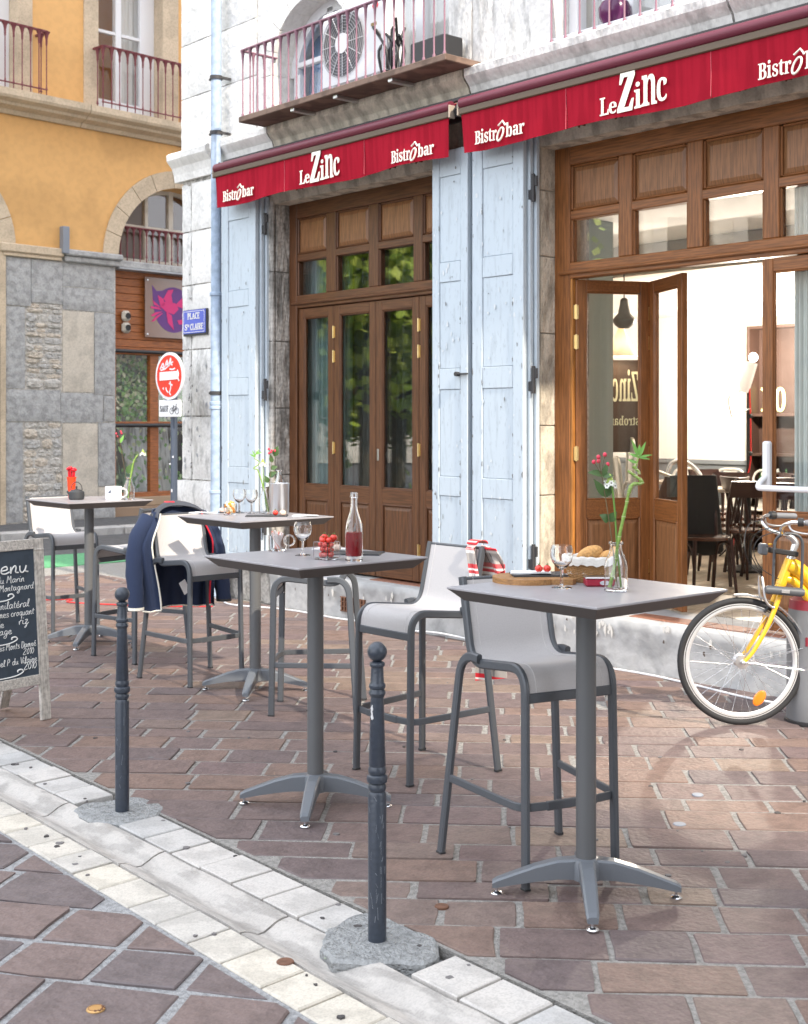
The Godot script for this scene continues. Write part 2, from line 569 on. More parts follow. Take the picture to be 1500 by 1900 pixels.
	mt("brass", Color(0.80, 0.60, 0.28), 0.3, {"metal": 1.0})
	mt("pane", Color(0.95, 0.97, 0.96), 0.02, {"glass": 0.0})
	mt("mirror_pane", Color(0.92, 0.95, 0.94), 0.0, {"glass": 0.0})
	mt("awning_red", Color(0.36, 0.014, 0.030), 1.0, {"spec": 0.15, "tex": noise_tex(81, 0.008, 0.82, 1.06), "scale": Vector3(3.0, 0.25, 3.0), "back": Color(0.25, 0.01, 0.02)})
	mt("awning_roll", Color(0.22, 0.012, 0.035), 0.65, {"tex": grain, "scale": 1.0})
	mt("awning_bar", Color(0.10, 0.066, 0.040), 0.55)
	mt("lettering_white", Color(0.86, 0.82, 0.72), 0.8)
	mt("red_iron", Color(0.19, 0.045, 0.055), 0.6)
	mt("mauve_iron", Color(0.24, 0.115, 0.155), 0.55)
	mt("ochre", Color(0.70, 0.40, 0.155), 0.92, {"tex": noise_tex(91, 0.005, 0.86, 1.04, FastNoiseLite.TYPE_SIMPLEX, 512, 5, 0.25, 0.6), "scale": 0.16, "over": noise_tex(92, 0.02, 0.94, 1.03), "scale2": 0.6})
	mt("beige_stone", Color(0.60, 0.48, 0.345), 0.9, {"tex": soft, "scale": 0.3, "over": fine, "scale2": 1.0})
	mt("grey_ashlar", Color(0.44, 0.435, 0.43), 0.9, {"tex": grain, "scale": 0.55, "over": fine, "scale2": 1.2, "bump": rawf, "depth": 0.8})
	mt("buff_ashlar", Color(0.60, 0.535, 0.45), 0.9, {"tex": soft, "scale": 0.5, "over": fine, "scale2": 1.2})
	for i in 3:
		mt("rubble%d" % i, [Color(0.58, 0.545, 0.50), Color(0.52, 0.50, 0.475), Color(0.62, 0.54, 0.45)][i], 0.95, {"tex": grain, "scale": 1.0, "over": fine, "scale2": 2.5, "bump": rawb, "depth": 2.0})
	mt("window_white", Color(0.72, 0.72, 0.74), 0.5)
	mt("curtain", Color(0.62, 0.62, 0.60), 0.9, {"back": Color(0.3, 0.3, 0.3)})
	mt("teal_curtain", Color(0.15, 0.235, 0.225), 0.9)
	mt("black", Color(0.012, 0.012, 0.013), 0.7)
	mt("soft_black", Color(0.02, 0.02, 0.022), 0.45)
	mt("chrome", Color(0.75, 0.76, 0.78), 0.12, {"metal": 1.0})
	mt("steel", Color(0.62, 0.62, 0.63), 0.28, {"metal": 1.0})
	mt("alu", Color(0.66, 0.66, 0.67), 0.38, {"metal": 1.0})
	mt("clear_glass", Color(1, 1, 1), 0.01, {"solid": 0.05})
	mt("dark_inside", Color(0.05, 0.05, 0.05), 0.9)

# ---------------------------------------------------------------- ground and paving
const GUT := 0.03  # the gutter runs a little askew from the facade

func gz(x: float, off: float) -> float:
	return 4.185 + GUT * (x + 4.1) + off

func sett(poly: PackedVector2Array, y: float, mat: String, parent: Node, called := "paving_stone") -> void:
	var g := Geo.new()
	if called == "paving_stone":
		var c := Vector2.ZERO
		for p in poly:
			c += p / poly.size()
		var t := Transform3D(Basis.from_euler(V(rnd(-0.012, 0.012), 0, rnd(-0.012, 0.012))), Vector3.ZERO)
		g.xf = Transform3D(Basis(), V(c.x, 0, c.y)) * t * Transform3D(Basis(), V(-c.x, 0, -c.y))
	g.prism(poly, y - 0.05, y, rnd(0.0025, 0.006))
	obj(called, g, M[mat], parent)

func rough_quad(c: Vector2, u: Vector2, w: Vector2, l: float, d: float, jit: float) -> PackedVector2Array:
	# a hand-cut slab: corners moved a little and nicked, sides slightly bowed
	var out := PackedVector2Array()
	var cs := [Vector2(-0.5, -0.5), Vector2(0.5, -0.5), Vector2(0.5, 0.5), Vector2(-0.5, 0.5)]
	for i in 4:
		var a: Vector2 = cs[i]
		var b: Vector2 = cs[(i + 1) % 4]
		var pa := c + u * (a.x * l) + w * (a.y * d)
		var pb := c + u * (b.x * l) + w * (b.y * d)
		var j := Vector2(rnd(-jit, jit), rnd(-jit, jit))
		var t := (pb - pa).normalized()
		var nick = rnd(0.003, 0.011)
		out.append(pa + j + t * nick)
		out.append(pa.lerp(pb, rnd(0.35, 0.65)) + Vector2(-t.y, t.x) * rnd(-0.35, 0.35) * jit)
		out.append(pb + j * 0.3 - t * nick)
	return out

func paving() -> void:
	var ground := structure("ground")
	var g := Geo.new()
	g.span(V(-90, -0.5, -90), V(60, -0.062, 90))
	obj("street_asphalt", g, M.asphalt, ground)
	# --- the terrace of porphyry setts, laid at 45 degrees to the facade
	var terrace := structure("terrace_paving")
	g = Geo.new()
	g.prism(PackedVector2Array([Vector2(-13.6, -0.6), Vector2(2.5, -0.6), Vector2(2.5, gz(2.5, -0.02)), Vector2(-13.6, gz(-13.6, -0.02))]), -0.4, -0.005)
	obj("mortar_bed", g, M.mortar, terrace)
	var clip := PackedVector2Array([Vector2(-13.5, 0.03), Vector2(2.4, 0.03), Vector2(2.4, gz(2.4, -0.035)), Vector2(-13.5, gz(-13.5, -0.035))])
	var a := deg_to_rad(45.0)
	var u := Vector2(cos(a), -sin(a))  # along a row, towards image right
	var w := Vector2(-sin(a), -cos(a))  # to the next row, away from the camera
	var cam := Vector2(0, 7.08)
	var all := []
	var s := 2.4
	while s < 14.5:
		var depth := rnd(0.175, 0.265)
		var t := -6.0 + rnd(0.0, 0.4)
		while t < 4.5:
			var l = rnd(0.25, 0.50)
			var c = cam + w * (s + depth * 0.5) + u * (t + l * 0.5)
			var p := rough_quad(c, u, w, l - rnd(0.014, 0.028), depth - rnd(0.013, 0.022), 0.006)
			t += l
			for q in Geometry2D.intersect_polygons(p, clip):
				var area := 0.0
				for i in q.size():
					area += q[i].cross(q[(i + 1) % q.size()]) * 0.5
				if absf(area) > 0.006:
					all.append([c.distance_to(cam) + (0.0 if in_view(c) else 40.0), q])
		s += depth
	all.sort_custom(func(x, y): return x[0] < y[0])
	var far := []
	for i in 8:
		far.append(Geo.new())
	for i in all.size():
		var k := rng.randi_range(0, 7)
		if rng.randf() < 0.35:
			k = rng.randi_range(0, 2)
		var y := rnd(-0.003, 0.003)
		if i < 300:
			sett(all[i][1], y, "porphyry%d" % k, terrace)
		else:
			far[k].prism(all[i][1], y - 0.05, y, 0.006)
	for k in 8:
		if far[k].v.size():
			obj("far_setts", far[k], M["porphyry%d" % k], terrace).set_meta("kind", "stuff")
	# --- the gutter: two bands of cream blocks and a dished channel between
	var gutter := structure("stone_gutter")
	g = Geo.new()
	g.prism(PackedVector2Array([Vector2(-13.6, gz(-13.6, -0.03)), Vector2(2.5, gz(2.5, -0.03)), Vector2(2.5, gz(2.5, 0.64)), Vector2(-13.6, gz(-13.6, 0.64))]), -0.4, -0.048)
	obj("gutter_bed", g, M.mortar_grey, gutter)
	for band in [[0.0, 0.205, "pale_stone"], [0.425, 0.61, "cream"]]:
		var x := -8.6 + rnd(0, 0.1)
		while x < -1.2:
			var l := rnd(0.19, 0.235)
			var near := Vector2(x, 4.3)
			var gap := 0.005
			var z0: float = band[0]
			var z1: float = band[1]
			var p := PackedVector2Array([Vector2(x + gap, gz(x, z0 + 0.004)), Vector2(x + l - gap, gz(x + l, z0 + 0.004)), Vector2(x + l - gap + 0.012, gz(x + l, z1 - 0.006)), Vector2(x + gap + 0.012, gz(x, z1 - 0.006))])
			var skip := false
			for b in [Vector2(-5.11, 4.25), Vector2(-3.29, 4.33)]:
				if absf(x + l * 0.5 - b.x) < 0.16 and z0 == 0.0:
					skip = true
			if not skip:
				sett(p, rnd(-0.003, 0.003), band[2] + str(rng.randi_range(0, 2)), gutter, "gutter_block")
			x += l
	var cx := -9.4
	while cx < -1.0:
		var l := rnd(0.85, 1.1)
		g = Geo.new()
		var rows := []
		var tilt = rnd(-0.003, 0.003) - 0.004
		for i in 9:
			var f := i / 8.0
			var zz := lerpf(0.213, 0.418, f)
			var dip := -0.036 * exp(-pow((f - 0.55) / 0.26, 2.0))
			var line := PackedVector3Array()
			for j in 9:
				var xx := cx + 0.006 + (l - 0.012) * j / 8.0 + (0.03 if i > 4 else 0.0) * (f - 0.5)
				line.append(V(xx, dip + tilt + 0.002 * sin(xx * 9.0 + f * 5.0), gz(xx, zz) + 0.003 * sin(xx * 17.0)))
			rows.append(line)
		g.sheet(rows, 0.09)
		obj("channel_stone", g, M.channel, gutter)
		cx += l
	# --- the lane: larger slabs, laid the other way
	var lane := structure("lane_paving")
	g = Geo.new()
	g.prism(PackedVector2Array([Vector2(-13.6, gz(-13.6, 0.60)), Vector2(2.5, gz(2.5, 0.60)), Vector2(2.5, 12), Vector2(-13.6, 12)]), -0.4, -0.008)
	obj("lane_mortar_bed", g, M.mortar_grey, lane)
	clip = PackedVector2Array([Vector2(-13, gz(-13, 0.628)), Vector2(2.4, gz(2.4, 0.628)), Vector2(2.4, 9.0), Vector2(-13, 9.0)])
	a = deg_to_rad(48.9 - 12.7)
	u = Vector2(cos(a), -sin(a))
	w = Vector2(-sin(a), -cos(a))
	s = 2.3
	var pieces := []
	while s < 8.0:
		var depth := rnd(0.20, 0.34)
		var t := -5.5 + rnd(0.0, 0.4)
		while t < 1.0:
			var l := rnd(0.26, 0.46)
			var c := cam + w * (s + depth * 0.5) + u * (t + l * 0.5)
			for q in Geometry2D.intersect_polygons(rough_quad(c, u, w, l - rnd(0.024, 0.04), depth - rnd(0.02, 0.034), 0.009), clip):
				var area := 0.0
				for i in q.size():
					area += q[i].cross(q[(i + 1) % q.size()]) * 0.5
				if absf(area) > 0.006:
					pieces.append([c.distance_to(cam) + (0.0 if in_view(c) else 40.0), q])
			t += l
		s += depth
	pieces.sort_custom(func(x, y): return x[0] < y[0])
	for i in mini(pieces.size(), 160):
		sett(pieces[i][1], rnd(-0.004, 0.003), "slab%d" % rng.randi_range(0, 3), lane)
	# --- the concrete collars of the bollards
	for b in [Vector3(-5.113, 0.0, 4.246), Vector3(-3.29, 0.0, 4.326)]:
		g = Geo.new()
		var edge := PackedVector2Array()
		for k in 30:
			var an := TAU * k / 30.0
			var r := 0.205 * (1.0 + 0.12 * sin(an * 3.0 + b.x) + 0.06 * sin(an * 5.0 + 1.0) + rnd(-0.05, 0.05))
			edge.append(Vector2(b.x + cos(an) * r * 1.05, b.z + sin(an) * r * 0.86))
		g.prism(edge, -0.06, 0.0025, 0.010)
		obj("concrete_collar", g, M.concrete, gutter)
	# --- trodden gum and small stains
	rng.seed = 515
	var gum := Geo.new()
	var dark := Geo.new()
	for k in 70:
		var x := rnd(-6.5, -2.6)
		var zz = gz(x, rnd(0.02, 0.18) if k % 2 else rnd(0.45, 0.59)) if k < 34 else rnd(1.2, 3.9)
		var p := PackedVector2Array()
		var r := rnd(0.005, 0.015)
		for m in 9:
			var an := TAU * m / 9.0
			var rr := r * rnd(0.65, 1.25)
			p.append(Vector2(x + cos(an) * rr, zz + sin(an) * rr))
		(gum if k % 3 else dark).prism(p, -0.02, 0.0036)
	obj("gum_spots", gum, mt("gum", Color(0.15, 0.14, 0.14), 0.8), gutter).set_meta("kind", "stuff")
	obj("dark_spots", dark, mt("dark_spot", Color(0.06, 0.055, 0.055), 0.8), gutter).set_meta("kind", "stuff")
	rng.seed = 616
	# --- the side street: asphalt with a painted green patch, kerbs and a pavement along the ochre house
	var street := structure("side_street")
	g = Geo.new()
	g.prism(PackedVector2Array([Vector2(-18.1, -14), Vector2(-13.6, -14), Vector2(-13.6, 5), Vector2(-18.1, 5)]), -0.3, -0.03)
	obj("carriageway", g, M.asphalt, street)
	g = Geo.new()
	g.prism(PackedVector2Array([Vector2(-14.35, -12), Vector2(-13.6, -12), Vector2(-13.6, 6), Vector2(-14.35, 6)]), -0.3, -0.012)
	obj("pale_edge", g, M.mortar, street)
	g = Geo.new()
	g.prism(PackedVector2Array([Vector2(-15.55, -2.6), Vector2(-14.3, -2.6), Vector2(-14.3, 3.6), Vector2(-15.55, 3.6)]), -0.1, -0.004)
	obj("green_marking", g, M.green_paint, street)
	for q in [[-15.2, 1.45, 0.30, 0.62], [-14.7, 0.9, 0.17, 0.46], [-14.75, 1.75, 0.12, 0.3]]:
		g = Geo.new()
		var el := PackedVector2Array()
		for k in 24:
			el.append(Vector2(q[0] + q[2] * cos(TAU * k / 24.0), q[1] + q[3] * sin(TAU * k / 24.0)))
		g.prism(el, -0.05, 0.001)
		obj("white_marking", g, M.white_paint, street)
	var z := -12.0
	while z < 4.0:
		g = Geo.new()
		g.span(V(-18.35, -0.3, z + 0.006), V(-18.1, 0.09, z + 0.994), 0.02)
		obj("kerb_stone", g, M["pale_stone%d" % rng.randi_range(0, 2)], street)
		z += 1.0
	g = Geo.new()
	g.span(V(-21.5, -0.3, -14), V(-18.352, 0.085, 4.0))
	obj("pavement", g, M.asphalt, street)

func in_view(c: Vector2) -> bool:
	var d := c - Vector2(0, 7.08)
	var a := deg_to_rad(48.9)
	var zc := d.dot(Vector2(-sin(a), -cos(a)))
	var xc := d.dot(Vector2(cos(a), -sin(a)))
	return zc > 3.4 and absf(xc) < zc * 0.3075 + 0.35

# ---------------------------------------------------------------- the bistro building
func piece(called: String, a: Vector3, b: Vector3, m: Material, parent: Node, bev := 0.004) -> MeshInstance3D:
	return obj(called, Geo.new().span(a, b, bev), m, parent)

func rugged(called: String, a: Vector3, b: Vector3, m: Material, parent: Node, amp := 0.006, bev := 0.012) -> MeshInstance3D:
	# a stone whose front (+z) and right (+x) faces are dressed by hand
	var g := Geo.new()
	var lo := Vector3(minf(a.x, b.x), minf(a.y, b.y), minf(a.z, b.z))
	var hi := Vector3(maxf(a.x, b.x), maxf(a.y, b.y), maxf(a.z, b.z))
	g.span(lo, hi - V(bev, 0, bev), 0.0)
	var nx := clampi(int((hi.x - lo.x) / 0.07), 3, 12)
	var ny := clampi(int((hi.y - lo.y) / 0.07), 3, 12)
	var rows := []
	for i in ny + 1:
		var line := PackedVector3Array()
		for j in nx + 1:
			var edge := i == 0 or j == 0 or i == ny or j == nx
			line.append(V(lerpf(lo.x, hi.x, float(j) / nx), lerpf(lo.y, hi.y, float(i) / ny), hi.z + (-bev * rnd(0.6, 1.3) if edge else rnd(-amp, amp))))
		rows.append(line)
	g.sheet(rows, 0.0, true)
	return obj(called, g, m, parent)

func raised_panel(parent: Node, x0: float, x1: float, y0: float, y1: float, z: float, mv: Material, mh: Material, field: Material) -> void:
	# a sunk field with a raised centre and a moulding round it
	var p := part("panel", parent)
	var g := Geo.new()
	g.span(V(x0, y0, z - 0.02), V(x1, y1, z - 0.008))
	var e := 0.035
	var a := [V(x0 + 0.012, y0 + 0.012, z - 0.008), V(x1 - 0.012, y0 + 0.012, z - 0.008), V(x1 - 0.012, y1 - 0.012, z - 0.008), V(x0 + 0.012, y1 - 0.012, z - 0.008)]
	var b := [a[0] + V(e, e, 0.014), a[1] + V(-e, e, 0.014), a[2] + V(-e, -e, 0.014), a[3] + V(e, -e, 0.014)]
	for i in 4:
		g.quad(a[i], a[(i + 1) % 4], b[(i + 1) % 4], b[i], V(0, 0, 1))
	g.quad(b[0], b[1], b[2], b[3], V(0, 0, 1))
	obj("field", g, field, p)
	for s in [[V(x0 - 0.004, y0, z - 0.01), V(x0 + 0.014, y1, z + 0.012)], [V(x1 - 0.014, y0, z - 0.01), V(x1 + 0.004, y1, z + 0.012)]]:
		piece("moulding", s[0], s[1], mv, p, 0.008)
	for s in [[V(x0 + 0.014, y0 - 0.004, z - 0.01), V(x1 - 0.014, y0 + 0.014, z + 0.012)], [V(x0 + 0.014, y1 - 0.014, z - 0.01), V(x1 - 0.014, y1 + 0.004, z + 0.012)]]:
		piece("moulding", s[0], s[1], mh, p, 0.008)

func glazing(x0: float, x1: float, y0: float, y1: float, z: float, parent: Node, m := "pane") -> void:
	var g := Geo.new()
	# double glazing; mirror_pane stacks extra sheets, added to strengthen the reflection
	for dz in ([0.0, -0.004, -0.016, -0.020, -0.024] if m == "mirror_pane" else [0.0, -0.014]):
		g.quad(V(x0, y0, z + dz), V(x1, y0, z + dz), V(x1, y1, z + dz), V(x0, y1, z + dz), V(0, 0, 1))
	obj("pane", g, M[m], parent)

func door_leaf(parent: Node, at: Vector3, yaw: float, wd: float, mv: Material, mh: Material, field: Material, hinges := [], glass := "pane") -> Node3D:
	# in its own axes the leaf runs along x from 0 to wd, its outer face at z = 0.022
	var l := part("door_leaf", parent)
	l.position = at
	l.rotation.y = yaw
	var y0 := 0.36
	var y1 := 2.738
	var st := 0.082
	var z0 := -0.022
	var z1 := 0.022
	piece("stile", V(0.002, y0, z0), V(st, y1, z1), mv, l, 0.004)
	piece("stile", V(wd - st, y0, z0), V(wd - 0.002, y1, z1), mv, l, 0.004)
	for r in [[y0, y0 + 0.13], [0.985, 1.118], [2.652, y1]]:
		piece("rail", V(st, r[0], z0), V(wd - st, r[1], z1 - 0.001), mh, l, 0.004)
	for s in [[V(st - 0.002, 1.118, -0.006), V(st + 0.012, 2.652, 0.018)], [V(wd - st - 0.012, 1.118, -0.006), V(wd - st + 0.002, 2.652, 0.018)]]:
		piece("bead", s[0], s[1], mv, l, 0.006)
	for s in [[1.116, 1.130], [2.640, 2.654]]:
		piece("bead", V(st + 0.012, s[0], -0.006), V(wd - st - 0.012, s[1], 0.018), mh, l, 0.006)
	glazing(st, wd - st, 1.118, 2.652, -0.008, l, glass)
	raised_panel(l, st, wd - st, y0 + 0.13, 0.985, 0.014, mv, mh, field)
	for h in hinges:
		for y in [0.62, 1.46, 2.28, 2.50]:
			var g := Geo.new()
			g.tube(PackedVector3Array([V(h, y - 0.055, z1 + 0.008), V(h, y + 0.055, z1 + 0.008)]), 0.008, 8)
			g.span(V(h - 0.018, y - 0.05, z1), V(h + 0.018, y + 0.05, z1 + 0.004))
			obj("hinge", g, M.brass, l)
	return l

func shopfront(b: Node, name_: String, x0: float, x1: float, cols: Array, mv: Material, mh: Material, field: Material) -> Node3D:
	# fixed frame with raised panels and small panes over the doors; stands 0.2 m back in the wall
	var f := part(name_, b)
	var z0 := -0.27
	var z1 := -0.185
	piece("post", V(x0, 0.335, z0), V(cols[0][0], 3.74, z1), mv, f, 0.006)
	piece("post", V(cols[3][1], 0.335, z0), V(x1, 3.74, z1), mv, f, 0.006)
	for s in [[2.745, 2.862, 0.0], [3.178, 3.243, 0.006], [3.577, 3.74, 0.0]]:
		piece("rail", V(cols[0][0], s[0], z0), V(cols[3][1], s[1], z1 - s[2]), mh, f, 0.006)
	piece("drip_moulding", V(x0 + 0.05, 2.775, z1 - 0.002), V(x1 - 0.05, 2.80, z1 + 0.022), mh, f, 0.008)
	for k in 3:
		piece("mullion", V(cols[k][1], 2.862, z0), V(cols[k + 1][0], 3.577, z1 - 0.003), mv, f, 0.006)
	for c in cols:
		raised_panel(f, c[0] + 0.004, c[1] - 0.004, 3.247, 3.573, z1 - 0.022, mv, mh, field)
		glazing(c[0], c[1], 2.862, 3.178, z1 - 0.045, f, "mirror_pane")
		for s in [[V(c[0] - 0.002, 2.862, z1 - 0.04), V(c[0] + 0.014, 3.178, z1 - 0.012)], [V(c[1] - 0.014, 2.862, z1 - 0.04), V(c[1] + 0.002, 3.178, z1 - 0.012)]]:
			piece("bead", s[0], s[1], mv, f, 0.007)
	return f

func shutter(b: Node, x0: float, x1: float, y0: float, y1: float, z: float, leaves: int) -> void:
	var s := part("shutter", b)
	var m: Material = M.shutter_blue
	var st := (x1 - x0) * 0.2
	var rails := [[y0, y0 + 0.10], [1.119, 1.268], [1.945, 2.105], [2.779, 2.932], [3.60, y1]]
	piece("stile", V(x0, y0, z - 0.04), V(x0 + st, y1, z), m, s, 0.004)
	piece("stile", V(x1 - st, y0, z - 0.04), V(x1, y1, z), m, s, 0.004)
	for i in rails.size():
		piece("rail", V(x0 + st + 0.003, rails[i][0], z - 0.04), V(x1 - st - 0.003, rails[i][1], z - 0.002), m, s, 0.003)
		if i < rails.size() - 1:
			piece("board", V(x0 + st + 0.004, rails[i][1] + 0.003, z - 0.04), V(x1 - st - 0.004, rails[i + 1][0] - 0.003, z - 0.008), m, s, 0.003)
	# the folded leaves behind
	for k in range(1, leaves):
		piece("folded_leaf", V(x0 + 0.02, y0, z - 0.04 - k * 0.045), V(x1 + k * 0.022, y1 - 0.004 * k, z - 0.005 - k * 0.045), m, s, 0.004)

func flakes(called: String, b: Node, x0: float, x1: float, y0: float, y1: float, z: float, n: int, size: float, m: Material, edges: bool) -> void:
	# small irregular patches of wear
	var g := Geo.new()
	for k in n:
		var x := rnd(x0, x1)
		var y := lerpf(y0, y1, pow(rng.randf(), 1.3))
		if edges and k % 4:
			x = [x0 + rnd(0.0, 0.012), x1 - rnd(0.0, 0.012), x0 + (x1 - x0) * 0.2, x1 - (x1 - x0) * 0.2][rng.randi_range(0, 3)]
		var w := size * rnd(0.12, 0.45)
		var h := size * rnd(0.3, 1.6) if edges else size * rnd(0.3, 0.9)
		var p := PackedVector2Array()
		for q in 9:
			var an := TAU * q / 9.0
			var r := rnd(0.45, 1.0)
			p.append(Vector2(clampf(x + cos(an) * w * r, x0, x1), y + sin(an) * h * r))
		g.plate(p, Transform3D(Basis(), V(0, 0, z)), 0.0006)
	obj(called, g, m, b).set_meta("kind", "stuff")

func strap_hinge(b: Node, at: Vector3) -> void:
	var g := Geo.new()
	g.tube(PackedVector3Array([at + V(0, -0.10, 0), at + V(0, 0.10, 0)]), 0.015, 8)
	g.span(at + V(-0.05, -0.085, -0.012), at + V(0.0, -0.01, 0.006), 0.003)
	g.span(at + V(0.0, 0.01, -0.012), at + V(0.035, 0.085, 0.004), 0.003)
	obj("strap_hinge", g, M.iron, b)

func bistro() -> void:
	var b := thing("bistro_building", "white stone corner building with brown bistro doors, blue shutters and red awnings", "building")
	var wall: Material = M.whitewash
	# --- masses of the wall
	for s in [[V(-11.54, 0, -0.6), V(-9.99, 3.74, -0.02)], [V(-7.46, 0, -0.6), V(-6.65, 3.74, -0.006)], [V(-4.10, 0, -0.6), V(8, 4.2, -0.006)], [V(-11.54, 3.74, -0.6), V(-4.10, 4.2, -0.014)]]:
		piece("wall", s[0], s[1], M.old_limestone, b, 0.0)
	# corner pier in courses, a seam parting quoin and wall
	var ys := [0.0, 0.52, 1.112, 1.75, 2.42, 3.07, 3.61, 4.10]
	for i in ys.size() - 1:
		var q := rnd(-0.02, 0.02)
		rugged("stone_block", V(-11.56, ys[i] + 0.007, -0.5), V(-11.392 + q * 0.3, ys[i + 1] - 0.007, 0.0), M.whitewash2, b, 0.004, 0.016)
		rugged("stone_block", V(-11.376 + q * 0.3, ys[i] + 0.007, -0.5), V(-10.70, ys[i + 1] - 0.007, 0.004), M.whitewash if i > 3 else M.whitewash2, b, 0.004, 0.016)
		rugged("stone_block", V(-10.69, ys[i] + 0.007, -0.5), V(-10.095, ys[i + 1] - 0.007, -0.004), M.old_limestone, b, 0.004, 0.016)
	rugged("foot_stone", V(-11.62, 0.0, -0.5), V(-10.78, 1.10, 0.05), M.whitewash2, b, 0.005, 0.03)
	# jambs with a roll moulding, in blocks
	var lj := [0.0, 0.62, 1.2, 1.82, 2.44, 3.085, 3.74]
	for i in lj.size() - 1:
		rugged("jamb_stone", V(-10.09, lj[i] + 0.004, -0.6), V(-9.988, lj[i + 1] - 0.004, 0.006), M.old_limestone, b, 0.003, 0.01)
		obj("jamb_roll", Geo.new().tube(PackedVector3Array([V(-9.985, lj[i] + 0.004, -0.016), V(-9.985, lj[i + 1] - 0.004, -0.016)]), 0.022, 8), M.old_limestone, b)
		piece("reveal_stone", V(-10.02, lj[i] + 0.003, -0.55), V(-9.964, lj[i + 1] - 0.003, -0.04), M.old_limestone, b, 0.006)
	var rj := [0.335, 1.15, 1.664, 2.346, 2.915, 3.402, 3.74]
	for i in rj.size() - 1:
		rugged("jamb_stone", V(-6.76, rj[i] + 0.004, -0.6), V(-6.655, rj[i + 1] - 0.004, 0.006), M.warm_limestone, b, 0.003, 0.01)
		obj("jamb_roll", Geo.new().tube(PackedVector3Array([V(-6.652, rj[i] + 0.004, -0.016), V(-6.652, rj[i + 1] - 0.004, -0.016)]), 0.024, 8), M.warm_limestone, b)
		piece("reveal_stone", V(-6.70, rj[i] + 0.003, -0.55), V(-6.628, rj[i + 1] - 0.003, -0.04), M.warm_limestone, b, 0.006)
	# lintels, chipped along the lower edge
	for s in [[-10.09, -7.40], [-6.76, -4.0]]:
		rugged("lintel", V(s[0], 3.712, -0.5), V(s[1], 4.19, 0.012), M.warm_limestone, b, 0.006, 0.03)
		for k in 7:
			var x := lerpf(s[0] + 0.6, s[1], k / 6.5)
			obj("old_hook", Geo.new().tube(PackedVector3Array([V(x, 3.79, 0.0), V(x, 3.79, 0.06), V(x + 0.01, 3.765, 0.085), V(x + 0.02, 3.80, 0.09)]), 0.008, 5), M.rust, b)
	# string course, moulded, wrapping the corner
	for s in [[-11.56, -10.93, M.whitewash], [-10.86, -9.9, M.whitewash], [-9.89, -7.3, M.warm_limestone], [-7.29, -4.9, M.whitewash2], [-4.89, -2.0, M.whitewash2]]:
		var prof := PackedVector2Array([Vector2(-0.4, 4.13), Vector2(0.02, 4.13), Vector2(0.03, 4.20), Vector2(0.055, 4.27), Vector2(0.10, 4.32), Vector2(0.115, 4.34), Vector2(0.118, 4.395), Vector2(0.09, 4.415), Vector2(-0.4, 4.43)])
		var left: float = s[0] - (0.10 if s[0] < -11.5 else 0.0)
		var g := Geo.new()
		g.plate(prof, Transform3D(Basis(V(0, 0, 1), V(0, 1, 0), V(-1, 0, 0)), V(s[1] - 0.004, 0, 0)), s[1] - left - 0.008)
		obj("string_course", g, s[2], b)
	# upper wall round its windows
	var up := [[-11.56, -9.97, 4.41, 6.2], [-7.60, -6.50, 4.41, 6.2], [-5.40, 8.0, 4.41, 6.2], [-11.56, 8.0, 6.2, 16.0], [-8.70, -7.60, 5.9, 6.2], [-6.50, -5.40, 5.9, 6.2]]
	for s in up:
		piece("wall", V(s[0], s[2], -0.5), V(s[1], s[3], -0.02), wall, b, 0.0)
	# corner blocks of the upper floor
	var uy := [4.43, 4.96, 5.50, 6.05]
	for i in 3:
		rugged("stone_block", V(-11.56, uy[i] + 0.005, -0.5), V(-11.0 + 0.12 * (i % 2), uy[i + 1] - 0.005, 0.012), M.whitewash, b, 0.003, 0.014)
		rugged("stone_block", V(-10.99 + 0.12 * (i % 2), uy[i] + 0.005, -0.5), V(-10.24, uy[i + 1] - 0.005, 0.006), M.whitewash, b, 0.003, 0.014)
	for s in [[-7.56, -7.33], [-7.32, -7.10], [-7.09, -6.72]]:
		rugged("stone_block", V(s[0], 4.43, -0.4), V(s[1], 6.1, 0.0 if s[0] < -7.4 else -0.008), M.whitewash2, b, 0.003, 0.012)
	# the arched opening: spandrel and surround
	var g2 := Geo.new()
	var spand := PackedVector2Array([Vector2(-8.70, 4.41), Vector2(-8.70, 6.2), Vector2(-9.97, 6.2)])
	for k in 17:
		var an := PI - PI * k / 16.0
		spand.append(Vector2(-9.37 + 0.60 * cos(an), 4.90 + 0.60 * sin(an)))
	spand.append(Vector2(-8.77, 4.41))
	g2.plate(spand, Transform3D(Basis(), V(0, 0, -0.48)), 0.46)
	obj("arch_wall", g2, wall, b)
	for k in 9:
		var a0 := PI - PI * k / 9.0 - 0.006
		var a1 := PI - PI * (k + 1) / 9.0 + 0.006
		var pg := PackedVector2Array()
		for q in [[a0, 0.594], [(a0 + a1) / 2, 0.594], [a1, 0.594], [a1, 0.76], [(a0 + a1) / 2, 0.76], [a0, 0.76]]:
			pg.append(Vector2(-9.37 + q[1] * cos(q[0]), 4.90 + q[1] * sin(q[0])))
		g2 = Geo.new()
		g2.plate(pg, Transform3D(Basis(), V(0, 0, -0.3)), 0.318)
		obj("arch_stone", g2, M.whitewash, b)
	for x in [-10.13, -8.77]:
		piece("arch_jamb", V(x + (0.004 if x < -9.5 else -0.004), 4.43, -0.3), V(x + 0.16 + (0.004 if x < -9.5 else -0.004), 4.90, 0.018), M.whitewash, b, 0.008)
	var win := part("arched_window", b)
	for x in [-9.92, -9.42, -8.83]:
		piece("frame", V(x, 4.43, -0.27), V(x + 0.09, 4.92 if x != -9.42 else 5.44, -0.21), M.window_white, win, 0.006)
	for y in [4.43, 4.98]:
		piece("frame_bar", V(-9.92, y, -0.268), V(-8.80, y + 0.05, -0.212), M.window_white, win, 0.006)
